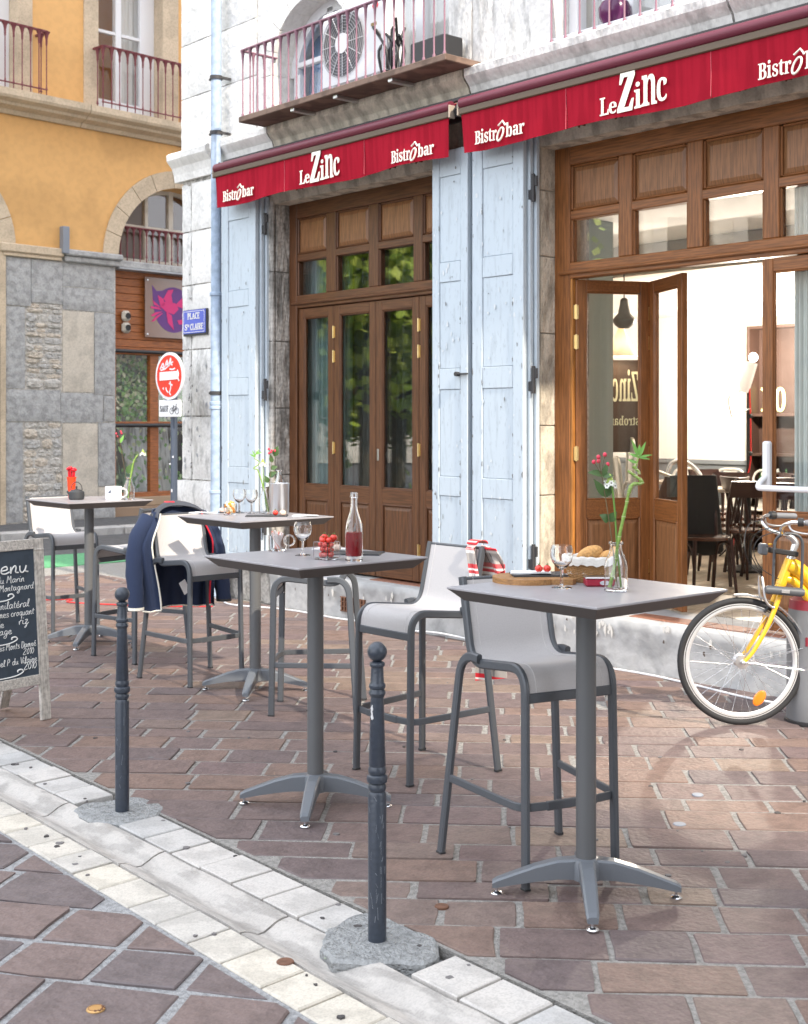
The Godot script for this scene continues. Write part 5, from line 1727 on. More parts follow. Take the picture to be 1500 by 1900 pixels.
func jacket() -> void:
	# hangs from the back of the stool at the third table; that stool's back is at x = -7.67, z = 2.415
	var j := thing("jacket", "navy blue jacket with white and red piping hung over a stool back", "jacket", V(-7.67, 0, 2.415))
	var navy: Material = mt("navy", Color(0.012, 0.023, 0.062), 0.85, {"rim": 0.3, "bump": M.t_rawf, "depth": 0.04, "scale": 5.0})
	# body: a loop of cloth round the back, open at the front; u runs from the left front edge round the back to the right front edge
	var rows := []
	var n := 49
	for i in 19:
		var f := i / 18.0  # 0 at the shoulders, 1 at the hem
		var y := lerpf(1.085, 0.46, pow(f, 0.95))
		var line := PackedVector3Array()
		for k in n:
			var u := lerpf(-1.0, 1.0, k / (n - 1.0))
			var wide := lerpf(0.19, 0.275, smoothstep(0.0, 0.35, f)) + 0.02 * sin(f * 5.0)
			var an := u * 1.9  # 0 is the middle of the back
			var zz := wide * sin(clampf(an, -PI / 2, PI / 2)) if absf(an) < PI / 2 else wide * signf(u) * (1.0 - (absf(an) - PI / 2) * lerpf(0.55, 1.0 if u > 0 else 0.65, f) * 0.9)
			var xx := -0.075 * cos(an) * (1.0 - 0.2 * f)
			if absf(an) > PI / 2:
				xx = 0.035 + 0.05 * (absf(an) - PI / 2) + 0.05 * f * (1.0 if u > 0 else 0.6)
			var fold = (0.013 * sin(u * 17.0 + f * 2.0) + 0.007 * sin(u * 31.0 - f * 4.0)) * smoothstep(0.05, 0.6, f)
			line.append(V(xx + fold, y - 0.02 * absf(sin(u * 3.0)) * f + (0.035 * (1.0 - pow(absf(u), 2.0)) if f < 0.1 else 0.0), zz + fold * 0.7))
		rows.append(line)
	obj("body", Geo.new().sheet(rows, 0.006), navy, j)
	for e in [[n - 1, M.lettering_white, "white_piping"], [0, mt("piping_red", Color(0.55, 0.01, 0.03), 0.7), "red_piping"]]:
		var line := PackedVector3Array()
		for i in rows.size():
			line.append(rows[i][e[0]])
		obj(e[2], Geo.new().tube(line, 0.006, 6), e[1], j)
	var hem := PackedVector3Array()
	for k in n:
		hem.append(rows[18][k] + V(0, -0.004, 0))
	obj("hem_piping", Geo.new().tube(hem, 0.006, 6), M.lettering_white, j)
	# collar standing over the stool's top rail
	var col := []
	for i in 5:
		var f := i / 4.0
		var line := PackedVector3Array()
		for k in 25:
			var u := lerpf(-1.0, 1.0, k / 24.0)
			line.append(V(-0.03 - 0.05 * cos(u * 1.5) + 0.06 * absf(u) + 0.02 * f, 1.050 + 0.075 * (1.0 - u * u) + (0.030 - 0.02 * absf(u)) * sin(f * PI), 0.185 * sin(u * 1.5)) + V(0.03 * f, 0, 0))
		col.append(line)
	obj("collar", Geo.new().sheet(col, 0.010), mt("collar_grey", Color(0.05, 0.055, 0.07), 0.85), j)
	obj("collar_tab", Geo.new().box(V(-0.045, 1.152, 0.035), V(0.03, 0.012, 0.07), 0.004), mt("tab_red", Color(0.6, 0.01, 0.03), 0.6), j)
	# sleeves
	for s in [1.0, -1.0]:
		var p := curve([V(-0.035, 1.045, 0.19 * s), V(-0.02, 0.92, 0.285 * s), V(0.0, 0.75, 0.325 * s), V(0.03, 0.60, 0.335 * s), V(0.05, 0.47, 0.34 * s)], 5)
		var r := []
		for i in p.size():
			var f := float(i) / (p.size() - 1)
			r.append(lerpf(0.066, 0.050, f) * (1.0 + 0.05 * sin(i * 1.7)))
		var g := Geo.new()
		g.tube(p, r, 14)
		obj("sleeve", g, navy, j)
		obj("cuff", Geo.new().tube(PackedVector3Array([p[p.size() - 1] + V(0, 0.012, 0), p[p.size() - 1] + V(0, -0.006, 0)]), 0.053, 14), M.lettering_white if s > 0 else M.soft_black, j)
	obj("care_label", Geo.new().box(V(0.16, 0.60, 0.04), V(0.004, 0.09, 0.05), 0.0, Basis(V(1, 0, 0), 0.5)), M.window_white, j)

func towel() -> void:
	# striped cloth on the back of the stool behind the second table: that back is at z = 2.57, x from -4.96 to -4.59
	var t := thing("tea_towel", "red and white striped tea towel hung over a stool back", "towel", V(-4.605, 0, 2.565))
	var tex := Image.create(64, 64, false, Image.FORMAT_RGB8)
	tex.fill(Color(0.66, 0.63, 0.60))
	for y in 64:
		for x in 64:
			if (x % 32) in [3, 4, 12, 13]:
				tex.set_pixel(x, y, Color(0.42, 0.41, 0.42))
			var r := y % 32
			if r < 6 or (r > 8 and r < 13):
				tex.set_pixel(x, y, Color(0.80, 0.12, 0.17))
			elif r < 9 or (r >= 13 and r < 17):
				tex.set_pixel(x, y, Color(0.90, 0.88, 0.85))
	var m := StandardMaterial3D.new()
	m.albedo_texture = ImageTexture.create_from_image(tex)
	m.uv1_triplanar = true
	m.uv1_scale = Vector3(4.5, 4.5, 4.5)
	m.roughness = 0.9
	for q in [[-0.035, 0.03, 0.026, 1.105, 0.86, 0.045], [0.02, 0.095, 0.017, 1.09, 0.95, -0.035], [0.005, 0.01, 0.100, 1.08, 0.425, -0.062]]:
		# x at top, x at foot, half width, top, foot, z
		var rows := []
		for i in 16:
			var f := i / 15.0
			var line := PackedVector3Array()
			for k in 9:
				var u := lerpf(-1, 1, k / 8.0)
				line.append(V(lerpf(q[0], q[1], f) + u * q[2], lerpf(q[3], q[4] + 0.02 * u, f), q[5] * minf(1.0, f * 8.0) + 0.012 * sin(u * 4.0 + q[0] * 30.0) * f))
			rows.append(line)
		obj("striped_fold", Geo.new().sheet(rows, 0.005, true), m, t)
	# the fold over the rail
	var over := []
	for i in 7:
		var an := PI * i / 6.0
		var line := PackedVector3Array()
		for k in 5:
			line.append(V(lerpf(-0.062, 0.002, k / 4.0), 1.095 + 0.02 * sin(an), -0.008 + 0.043 * cos(an)))
		over.append(line)
	obj("top_fold", Geo.new().sheet(over, 0.005, true), m, t)

# ---------------------------------------------------------------- what stands on the tables
const TOP := 1.1002

func glassware(key := "clear_glass") -> Material:
	return M[key]

func thin(pr: Array, wallt := 0.0022) -> Array:  # a closed wall: outer profile up, inner profile down
	var out := pr.duplicate()
	for i in range(pr.size() - 1, 0, -1):
		var p: Vector2 = pr[i]
		if p.x > wallt * 1.5:
			out.append(Vector2(p.x - wallt, p.y if i < pr.size() - 1 else p.y))
	out.append(Vector2(0, (pr[0] as Vector2).y + wallt * 2.2))
	return out

func wine_glass(label: String, at: Vector3, sc := 1.0) -> Node3D:
	var t := thing("wine_glass", label, "wine glass", at, 0.0, "wine glasses on the tables")
	var o := [Vector2(0, 0.0), Vector2(0.034, 0.0), Vector2(0.034, 0.002), Vector2(0.012, 0.006), Vector2(0.0055, 0.014), Vector2(0.005, 0.05), Vector2(0.006, 0.062), Vector2(0.020, 0.072), Vector2(0.034, 0.090), Vector2(0.0395, 0.110), Vector2(0.0385, 0.130), Vector2(0.034, 0.146)]
	var i := [Vector2(0.0325, 0.146), Vector2(0.037, 0.130), Vector2(0.038, 0.110), Vector2(0.0325, 0.0915), Vector2(0.019, 0.0745), Vector2(0.0, 0.068)]
	var pr := []
	for p in o + i:
		pr.append((p as Vector2) * sc)
	obj("glass", Geo.new().lathe(pr, 32), M.clear_glass, t)
	return t

func bottle_vase(at: Vector3, label: String) -> Node3D:
	var t := thing("flower_vase", label, "vase", at, 0.0, "milk bottle vases on the tables")
	var o := [Vector2(0, 0), Vector2(0.038, 0.0), Vector2(0.041, 0.004), Vector2(0.041, 0.085), Vector2(0.036, 0.108), Vector2(0.024, 0.135), Vector2(0.021, 0.150), Vector2(0.021, 0.162), Vector2(0.026, 0.164), Vector2(0.026, 0.172)]
	var i := [Vector2(0.021, 0.172), Vector2(0.0185, 0.150), Vector2(0.0215, 0.135), Vector2(0.0335, 0.107), Vector2(0.0385, 0.084), Vector2(0.0385, 0.008), Vector2(0, 0.006)]
	obj("bottle", Geo.new().lathe(o + i, 32), M.clear_glass, t)
	return t

func hypericum(t: Node3D, base: Vector3, tip: Vector3, berries: int, sd: int) -> void:
	rng.seed = sd
	var g := Geo.new()
	var p := curve([base, base.lerp(tip, 0.5) + V(0.008, 0, 0.004), tip], 6)
	g.tube(p, 0.0018, 6)
	var heads := []
	for k in berries:
		var an := TAU * k / berries
		var h := tip + V(cos(an) * rnd(0.012, 0.034), rnd(0.015, 0.06), sin(an) * rnd(0.012, 0.034))
		heads.append(h)
		g.tube(curve([tip - V(0, 0.01, 0), tip.lerp(h, 0.6) + V(0, -0.004, 0), h], 3), 0.001, 5)
	obj("stem", g, mt("red_stem", Color(0.12, 0.09, 0.04), 0.6), t)
	for h in heads:
		obj("berry", Geo.new().ball(h, V(0.0075, 0.0085, 0.0075), 10, 7), mt("berry", Color(0.62, 0.035, 0.075), 0.35), t)
	g = Geo.new()
	for h in heads:
		for k in 4:
			blade(g, h - V(0, 0.008, 0), V(cos(k * 1.57), 0.15, sin(k * 1.57)), V(0, 1, 0), 0.012, 0.003)
	obj("sepals", g, mt("leaf_green", Color(0.10, 0.20, 0.05), 0.5, {"back": Color(0.08, 0.15, 0.03)}), t)

func leaf_at(t: Node3D, at: Vector3, dir: Vector3, l: float, w: float, m: Material, up := Vector3.UP) -> void:
	var g := Geo.new()
	blade(g, at, dir, up, l, w, 0.015, 0.18)
	obj("leaf", g, m, t)

func bamboo(t: Node3D, pts: Array, r: float) -> void:
	var p := curve(pts, 6)
	var rr := []
	for i in p.size():
		rr.append(r * (1.28 if i % 4 == 0 else 1.0) * lerpf(1.1, 0.75, float(i) / p.size()))
	obj("bamboo_stem", Geo.new().tube(p, rr, 10), mt("bamboo", Color(0.22, 0.36, 0.06), 0.4, {"tex": M.t_grain, "scale": 6.0}), t)
	for i in range(0, p.size(), 4):
		if i > 0:
			obj("node_ring", Geo.new().tube(PackedVector3Array([p[i] - V(0, 0.001, 0), p[i] + V(0, 0.001, 0)]), rr[i] * 1.06, 10), mt("node_pale", Color(0.48, 0.50, 0.28), 0.6), t)

func white_flower(t: Node3D, c: Vector3, out: Vector3, sd: int) -> void:
	rng.seed = sd
	var bud := Geo.new()
	for k in 26:
		var f := k / 26.0
		var an := k * 2.4
		bud.ball(c + V(cos(an) * 0.013 * (1.0 - f), 0.006 + 0.030 * f, sin(an) * 0.013 * (1.0 - f)), V(0.0042, 0.006, 0.0042), 6, 4)
	obj("buds", bud, mt("bud_green", Color(0.34, 0.45, 0.10), 0.5), t)
	for k in 9:
		var an := TAU * k / 9.0
		var fc := c + V(cos(an) * 0.019, -0.002 + 0.010 * (k % 2), sin(an) * 0.019)
		var n := V(cos(an), 0.25, sin(an)).normalized()
		var s := n.cross(V(0, 1, 0)).normalized()
		var u := s.cross(n)
		var g := Geo.new()
		for q in 6:
			var a2 := TAU * q / 6.0
			blade(g, fc, s * cos(a2) + u * sin(a2) + n * 0.35, n, 0.012, 0.0048, 0.0)
		obj("petals", g, mt("petal_white", Color(0.80, 0.80, 0.74), 0.6, {"back": Color(0.4, 0.4, 0.36)}), t)
		obj("eye", Geo.new().ball(fc + n * 0.004, V(0.0026, 0.0026, 0.0026), 8, 5), M.soft_black, t)

func tomato(c: Vector3, r: float, t: Node3D) -> void:
	obj("tomato", Geo.new().ball(c, V(r, r * 0.92, r), 16, 10), mt("tomato_red", Color(0.60, 0.028, 0.012), 0.16, {"coat": 0.3}), t)
	var g := Geo.new()
	for k in 5:
		blade(g, c + V(0, r * 0.9, 0), V(cos(k * 1.26 + c.x * 40.0), 0.35, sin(k * 1.26 + c.x * 40.0)), V(0, 1, 0), r * 0.7, r * 0.12, -0.003)
	g.tube(PackedVector3Array([c + V(0, r * 0.88, 0), c + V(r * 0.2, r * 1.5, 0)]), 0.0012, 5)
	obj("calyx", g, mt("calyx", Color(0.10, 0.18, 0.04), 0.6), t)

func slate(label: String, at: Vector3, w: float, d: float, yaw: float, sd: int) -> Node3D:
	var t := thing("slate_board", label, "slate board", at, yaw, "slate serving boards on the tables")
	rng.seed = sd
	var p := PackedVector2Array()
	var cs := [Vector2(-w / 2, -d / 2), Vector2(w / 2, -d / 2), Vector2(w / 2, d / 2), Vector2(-w / 2, d / 2)]
	for i in 4:
		for k in 9:
			p.append(cs[i].lerp(cs[(i + 1) % 4], k / 9.0) + Vector2(rnd(-0.0018, 0.0018), rnd(-0.0018, 0.0018)))
	obj("slab", Geo.new().prism(p, 0.0, 0.006, 0.0012), mt("slate_stone", Color(0.035, 0.036, 0.04), 0.55, {"bump": M.t_rawb, "depth": 0.1, "scale": 6.0}), t)
	return t

func napkin(label: String, at: Vector3, w: float, d: float, yaw: float) -> Node3D:
	var t := thing("napkin", label, "napkin", at, yaw, "folded white napkins on the tables")
	for q in [[0.0, 1.0], [0.0022, 0.97], [0.0044, 0.98]]:
		var rows := []
		for i in 7:
			var line := PackedVector3Array()
			for j in 9:
				var u := lerpf(-0.5, 0.5, j / 8.0)
				var v := lerpf(-0.5, 0.5, i / 6.0)
				line.append(V(u * w * q[1], 0.002 + q[0] + 0.004 * maxf(0.0, v + 0.1) * (1.0 + sin(u * 5.0)), v * d * q[1]))
			rows.append(line)
		obj("fold", Geo.new().sheet(rows, 0.0012), mt("napkin_white", Color(0.80, 0.80, 0.81), 0.9), t)
	return t

func cup_glass(pr: Array) -> Geo:
	return Geo.new().lathe(pr, 32)

func tableware() -> void:
	# ---- nearest table
	var bd := thing("bread_board", "round wooden board with handle on the nearest table", "board", V(-3.375, TOP, 3.53))
	var rim := PackedVector2Array()
	for k in 48:
		rim.append(Vector2(0.128 * cos(TAU * k / 48.0), 0.128 * sin(TAU * k / 48.0)))
	var joined := Geometry2D.merge_polygons(rim, PackedVector2Array([Vector2(0.10, -0.10), Vector2(0.175, -0.075), Vector2(0.185, -0.045), Vector2(0.11, 0.02)]))
	obj("board", Geo.new().prism(joined[0], 0.0, 0.020, 0.003), mt("board_wood", Color(0.40, 0.20, 0.07), 0.5, {"tex": M.t_wood, "scale": Vector3(1.5, 6.0, 10.0), "over": M.t_woodf, "scale2": Vector3(2, 8, 14)}), bd)
	slate("dark slate plate lying on the round wooden board", V(-3.37, TOP + 0.0205, 3.475), 0.20, 0.13, deg_to_rad(52), 5)
	napkin("folded white napkin under two tomatoes on the wooden board", V(-3.385, TOP + 0.0268, 3.50), 0.15, 0.085, deg_to_rad(44))
	var tm := thing("tomato", "pair of red cherry tomatoes on the napkin of the wooden board", "tomatoes", V(-3.335, TOP + 0.035, 3.485))
	tomato(V(0.008, 0.013, -0.012), 0.0145, tm)
	tomato(V(-0.012, 0.013, 0.011), 0.0150, tm)
	wine_glass("wine glass with a little water between wooden board and bread basket", V(-3.165, TOP, 3.572), 1.04)
	bread_basket(V(-3.215, TOP, 3.345))
	var tin := thing("red_tin", "flat red tin with an oval pale label before the bread basket", "tin", V(-3.118, TOP, 3.425), deg_to_rad(48.9))
	obj("body", Geo.new().box(V(0, 0.014, 0), V(0.105, 0.028, 0.07), 0.006), mt("tin_red", Color(0.30, 0.012, 0.035), 0.35), tin)
	obj("lid", Geo.new().box(V(0, 0.0305, 0), V(0.107, 0.006, 0.072), 0.002), M.steel, tin)
	obj("oval_label", Geo.new().plate(oval(0.016, 0.008), Transform3D(Basis(), V(0.014, 0.014, 0.0352)), 0.0006), mt("label_grey", Color(0.45, 0.46, 0.50), 0.4), tin)
	var v := bottle_vase(V(-2.985, TOP, 3.49), "milk bottle vase with berries, white flower and bamboo on the nearest table")
	var rt := V(0.657, 0, -0.754)  # image right, seen from the front of the terrace
	bamboo(v, [rt * -0.022 + V(0, 0.012, 0), rt * -0.006 + V(0, 0.08, 0), rt * 0.012 + V(0, 0.19, 0), rt * 0.034 + V(0, 0.29, 0), rt * 0.045 + V(0, 0.345, 0)], 0.0062)
	bamboo(v, [rt * 0.045 + V(0, 0.345, 0), rt * 0.058 + V(0, 0.372, 0), rt * 0.084 + V(0, 0.376, 0), rt * 0.092 + V(0, 0.383, 0), rt * 0.066 + V(0, 0.404, 0), rt * 0.042 + V(0, 0.42, 0)], 0.0058)
	bamboo(v, [rt * 0.060 + V(0, 0.436, 0), rt * 0.078 + V(0, 0.42, 0.0), rt * 0.083 + V(0, 0.41, 0)], 0.0046)
	bamboo(v, [rt * 0.068 + V(0, 0.43, 0), rt * 0.076 + V(0, 0.455, 0), rt * 0.079 + V(0, 0.475, 0)], 0.0026)
	var lg: Material = mt("bamboo_leaf", Color(0.13, 0.30, 0.05), 0.45, {"back": Color(0.1, 0.2, 0.03)})
	var fw := V(0.754, 0, 0.657)
	for q in [[-0.35, 1.0, 0.066, 0.0068], [0.40, 0.9, 0.060, 0.0068], [0.9, 0.25, 0.05, 0.0045], [-0.9, 0.5, 0.035, 0.006], [0.1, 1.0, 0.045, 0.008], [0.9, -0.05, 0.042, 0.005]]:
		leaf_at(v, rt * 0.079 + V(0, 0.468, 0), rt * q[0] + V(0, q[1], 0) + fw * 0.15, q[2], q[3], lg, fw + V(0, 0.4, 0))
	leaf_at(v, rt * 0.075 + V(0, 0.448, 0), rt * -0.9 + V(0, 0.35, 0), 0.036, 0.006, lg, fw)
	hypericum(v, rt * 0.006 + V(0, 0.01, 0), rt * -0.052 + V(0, 0.42, 0), 5, 31)
	var dk: Material = mt("dark_leaf", Color(0.045, 0.095, 0.022), 0.4, {"back": Color(0.05, 0.1, 0.02)})
	leaf_at(v, rt * -0.045 + V(0, 0.405, 0), rt * -0.9 + V(0, 0.35, 0) + fw * 0.3, 0.055, 0.016, dk, fw + V(0, 1, 0))
	leaf_at(v, rt * -0.045 + V(0, 0.405, 0), rt * 0.35 + V(0, 0.9, 0), 0.05, 0.010, dk, fw)
	leaf_at(v, rt * -0.045 + V(0, 0.40, 0), rt * 0.8 + V(0, 0.35, 0) + fw * 0.3, 0.035, 0.014, dk, fw + V(0, 1, 0))
	leaf_at(v, rt * -0.033 + V(0, 0.33, 0), rt * -0.55 + V(0, 0.75, 0) + fw * 0.2, 0.075, 0.015, dk, fw)
	leaf_at(v, rt * -0.033 + V(0, 0.33, 0), rt * 0.4 + V(0, 0.9, 0) - fw * 0.2, 0.055, 0.013, dk, fw)
	leaf_at(v, rt * -0.026 + V(0, 0.245, 0), rt * -0.5 + V(0, 0.5, 0) + fw * 0.5, 0.04, 0.017, dk, fw + V(0, 0.5, 0))
	leaf_at(v, rt * -0.026 + V(0, 0.245, 0), rt * 0.55 + V(0, 0.6, 0) + fw * 0.2, 0.042, 0.016, dk, fw)
	obj("flower_stem", Geo.new().tube(curve([rt * 0.018 + V(0, 0.012, 0), rt * 0.004 + V(0, 0.16, 0), rt * -0.004 + V(0, 0.28, 0), rt * -0.013 + V(0, 0.365, 0)], 6), 0.0034, 8), mt("stem_green", Color(0.12, 0.25, 0.04), 0.4), v)
	white_flower(v, rt * -0.020 + V(0, 0.37, 0), fw, 41)
	# ---- second table
	var jar := thing("glass_mug", "round glass mug of pink and white wrapped sticks on the second table", "glass jar", V(-4.93, TOP, 3.55))
	obj("glass", Geo.new().lathe([Vector2(0, 0), Vector2(0.036, 0), Vector2(0.041, 0.006), Vector2(0.042, 0.072), Vector2(0.0395, 0.072), Vector2(0.0385, 0.01), Vector2(0, 0.008)], 28), M.clear_glass, jar)
	obj("handle", Geo.new().tube(ring_path(V(0.657 * 0.054, 0.048, -0.754 * 0.054), 0.024, 20, rt, V(0, 1, 0)), 0.004, 8, false), M.clear_glass, jar)
	for k in 11:
		var an := k * 2.4
		var p0 := V(cos(an) * 0.012, 0.010, sin(an) * 0.012)
		var p1 := V(cos(an + 2.2) * 0.026, rnd(0.075, 0.098), sin(an + 2.2) * 0.026)
		obj("wrapped_stick", Geo.new().tube(PackedVector3Array([p0, p0.lerp(p1, 0.35), p0.lerp(p1, 0.8), p1]), [0.004, 0.0065, 0.0065, 0.0035], 8), mt("stick_white", Color(0.74, 0.66, 0.64), 0.5) if k % 3 else mt("stick_pink", Color(0.62, 0.25, 0.20), 0.5), jar)
	wine_glass("empty wine glass on the second table, left of the tomato jar", V(-4.69, TOP, 3.585), 1.02)
	var tj := thing("tomato_jar", "square glass jar heaped with cherry tomatoes on the second table", "glass jar", V(-4.49, TOP, 3.605), 0.2)
	var gj := Geo.new()
	for q in [[0.038, 0.0], [0.045, 0.075]]:
		pass
	gj.box(V(0, 0.004, 0), V(0.076, 0.008, 0.076), 0.003)
	for k in 4:
		var an := k * PI / 2
		gj.box(V(cos(an) * 0.040, 0.040, sin(an) * 0.040), V(0.0035, 0.072, 0.082), 0.001, Basis(V(0, 1, 0), -an))
	obj("glass", gj, M.clear_glass, tj)
	rng.seed = 61
	var spots := []
	for l in 4:
		for k in 5:
			spots.append(V(0.021 * cos(k * 1.257 + l * 0.6), 0.021 + l * 0.0215, 0.021 * sin(k * 1.257 + l * 0.6)))
	for s in spots:
		tomato(s + V(rnd(-0.003, 0.003), rnd(-0.003, 0.003), rnd(-0.003, 0.003)), rnd(0.0125, 0.0155), tj)
	tomato(V(0.022, 0.092, -0.020), 0.0165, tj)
	tomato(V(-0.010, 0.095, 0.004), 0.0155, tj)
	var bo := thing("drink_bottle", "clear glass bottle half full of dark red drink on the second table", "bottle", V(-4.365, TOP, 3.555))
	var oo := [Vector2(0, 0.002), Vector2(0.034, 0.0), Vector2(0.0375, 0.004), Vector2(0.0375, 0.118), Vector2(0.0365, 0.140), Vector2(0.030, 0.172), Vector2(0.0185, 0.208), Vector2(0.0145, 0.232), Vector2(0.0140, 0.268), Vector2(0.0165, 0.270), Vector2(0.0165, 0.289), Vector2(0.0155, 0.292)]
	var ii := [Vector2(0.0115, 0.292), Vector2(0.0112, 0.232), Vector2(0.0155, 0.208), Vector2(0.027, 0.172), Vector2(0.0335, 0.140), Vector2(0.0345, 0.118), Vector2(0.0345, 0.022), Vector2(0.02, 0.018), Vector2(0, 0.022)]
	obj("glass", Geo.new().lathe(oo + ii, 36), M.clear_glass, bo)
	obj("red_drink", Geo.new().lathe([Vector2(0, 0.0225), Vector2(0.02, 0.0185), Vector2(0.0342, 0.0225), Vector2(0.0342, 0.1185), Vector2(0.0342, 0.122), Vector2(0, 0.122)], 36), mt("red_drink", Color(0.26, 0.002, 0.008), 0.3, {"spec": 0.2}), bo)
	slate("dark slate plate behind the red drink bottle on the second table", V(-4.60, TOP, 3.37), 0.26, 0.15, deg_to_rad(40), 6)
	napkin("folded white napkin behind the tomato jar on the second table", V(-4.80, TOP + 0.0005, 3.34), 0.16, 0.09, deg_to_rad(30))
	garlic("white garlic bulb behind the tomato jar on the second table", V(-4.70, TOP + 0.0065, 3.385), 0.020)
	# ---- third table
	napkin("folded white napkin at the left corner of the third table", V(-7.27, TOP + 0.0005, 2.47), 0.15, 0.10, deg_to_rad(25))
	var sb := slate("small slate plate with tomato and garlic at the left of the third table", V(-7.20, TOP, 2.30), 0.12, 0.10, 0.3, 8)
	sb.set_meta("label", "small slate plate under tomato and garlic at left of the third table")
	var t2 := thing("tomato", "cherry tomato on the small slate at left of the third table", "tomato", V(-7.185, TOP + 0.0065, 2.325))
	tomato(V(0, 0.016, 0), 0.0175, t2)
	garlic("brown garlic bulb beside the tomato at left of the third table", V(-7.215, TOP + 0.0065, 2.355), 0.018)
	var ch := thing("cheese_glass", "small glass of orange and white cheese cubes on the third table", "glass", V(-7.03, TOP, 2.415))
	obj("glass", Geo.new().lathe([Vector2(0, 0), Vector2(0.036, 0), Vector2(0.040, 0.005), Vector2(0.043, 0.072), Vector2(0.0405, 0.072), Vector2(0.038, 0.008), Vector2(0, 0.007)], 28), M.clear_glass, ch)
	rng.seed = 71
	for k in 42:
		var an := k * 2.399
		var r := 0.027 * sqrt(fmod(k * 0.37, 1.0))
		var p := V(cos(an) * r, 0.016 + 0.064 * k / 42.0, sin(an) * r)
		obj("cheese_cube", Geo.new().box(p, V(0.015, 0.015, 0.015), 0.001, Basis.from_euler(V(rnd(0, 3), rnd(0, 3), rnd(0, 3)))), mt("cheese_orange", Color(0.80, 0.30, 0.03), 0.5) if k % 2 else mt("cheese_white", Color(0.78, 0.70, 0.50), 0.5), ch)
	wine_glass("wine glass on the third table, the left of the two behind the cheese", V(-7.15, TOP, 2.265), 1.06)
	wine_glass("wine glass on the third table, nearer to the flower vase", V(-7.055, TOP, 2.235), 1.06)
	slate("slate board with tomato and garlic before the steel bucket", V(-6.79, TOP, 2.30), 0.26, 0.13, deg_to_rad(50), 9)
	var t3 := thing("tomato", "cherry tomato on the slate board before the steel bucket", "tomato", V(-6.74, TOP + 0.0065, 2.27))
	tomato(V(0, 0.016, 0), 0.0175, t3)
	garlic("pinkish garlic bulb on the slate board before the steel bucket", V(-6.71, TOP + 0.0065, 2.235), 0.021)
	napkin("folded white napkin at the right corner of the third table", V(-6.615, TOP + 0.0005, 2.13), 0.16, 0.09, deg_to_rad(46))
	v = bottle_vase(V(-7.0, TOP, 2.165), "milk bottle vase with red berries beside the steel bucket")
	bamboo(v, [rt * 0.022 + V(0, 0.012, 0), rt * 0.0 + V(0, 0.12, 0), rt * -0.03 + V(0, 0.23, 0), rt * -0.05 + V(0, 0.285, 0)], 0.005)
	bamboo(v, [rt * -0.05 + V(0, 0.285, 0), rt * -0.075 + V(0, 0.293, 0), rt * -0.045 + V(0, 0.315, 0), rt * -0.04 + V(0, 0.335, 0), rt * -0.07 + V(0, 0.355, 0)], 0.0035)
	bamboo(v, [rt * -0.07 + V(0, 0.355, 0), rt * -0.06 + V(0, 0.385, 0), rt * -0.06 + V(0, 0.41, 0)], 0.0022)
	for q in [[-0.9, 0.4], [-0.5, 0.8], [0.5, 0.8], [0.9, 0.3]]:
		leaf_at(v, rt * -0.062 + V(0, 0.375 + 0.01 * q[0], 0), rt * q[0] + V(0, q[1], 0), 0.045, 0.006, lg, fw)
	obj("flower_stem", Geo.new().tube(curve([rt * 0.01 + V(0, 0.012, 0), rt * -0.01 + V(0, 0.18, 0), rt * -0.014 + V(0, 0.31, 0)], 5), 0.003, 7), M.stem_green, v)
	white_flower(v, rt * -0.016 + V(0, 0.315, 0), fw, 43)
	hypericum(v, rt * 0.004 + V(0, 0.01, 0), rt * 0.045 + V(0, 0.36, 0), 7, 33)
	for q in [[0.06, 0.37, 0.3, 0.9, 0.07, 0.022], [0.045, 0.33, -0.2, 0.9, 0.05, 0.015], [0.025, 0.24, 0.7, 0.5, 0.055, 0.021], [0.02, 0.20, -0.4, 0.8, 0.05, 0.018], [0.022, 0.155, 0.75, 0.5, 0.065, 0.024], [0.035, 0.29, 0.8, 0.3, 0.045, 0.017]]:
		leaf_at(v, rt * q[0] + V(0, q[1], 0), rt * q[2] + V(0, q[3], 0) + fw * 0.25, q[4], q[5], dk, fw + V(0, 0.3, 0))
	var wb := thing("wine_bucket", "brushed steel wine bucket on the third table", "wine bucket", V(-6.895, TOP, 2.13))
	obj("bucket", Geo.new().lathe([Vector2(0, 0), Vector2(0.058, 0), Vector2(0.062, 0.004), Vector2(0.066, 0.193), Vector2(0.068, 0.197), Vector2(0.066, 0.199), Vector2(0.062, 0.193), Vector2(0.058, 0.01), Vector2(0, 0.008)], 40), M.steel, wb)
	var b2 := thing("water_bottle", "clear glass bottle whose neck stands out of the steel bucket", "bottle", V(-6.895, TOP + 0.010, 2.13))
	obj("glass", Geo.new().lathe([Vector2(0, 0), Vector2(0.040, 0.0), Vector2(0.040, 0.15), Vector2(0.034, 0.19), Vector2(0.016, 0.235), Vector2(0.0125, 0.262), Vector2(0.0185, 0.266), Vector2(0.0185, 0.274), Vector2(0.0095, 0.274), Vector2(0.0095, 0.25), Vector2(0.03, 0.19), Vector2(0.037, 0.15), Vector2(0.037, 0.005), Vector2(0, 0.004)], 28), M.clear_glass, b2)
	# ---- far table
	var rp := thing("red_holder", "orange red tumbler holding red paddles on the far table", "tumbler", V(-9.40, TOP, 2.31))
	obj("tumbler", Geo.new().lathe([Vector2(0, 0), Vector2(0.024, 0), Vector2(0.034, 0.155), Vector2(0.037, 0.155), Vector2(0.037, 0.165), Vector2(0.032, 0.165), Vector2(0.022, 0.01), Vector2(0, 0.008)], 24), mt("orange_red", Color(0.80, 0.055, 0.01), 0.4, {"back": Color(0.5, 0.05, 0.0)}), rp)
	rng.seed = 81
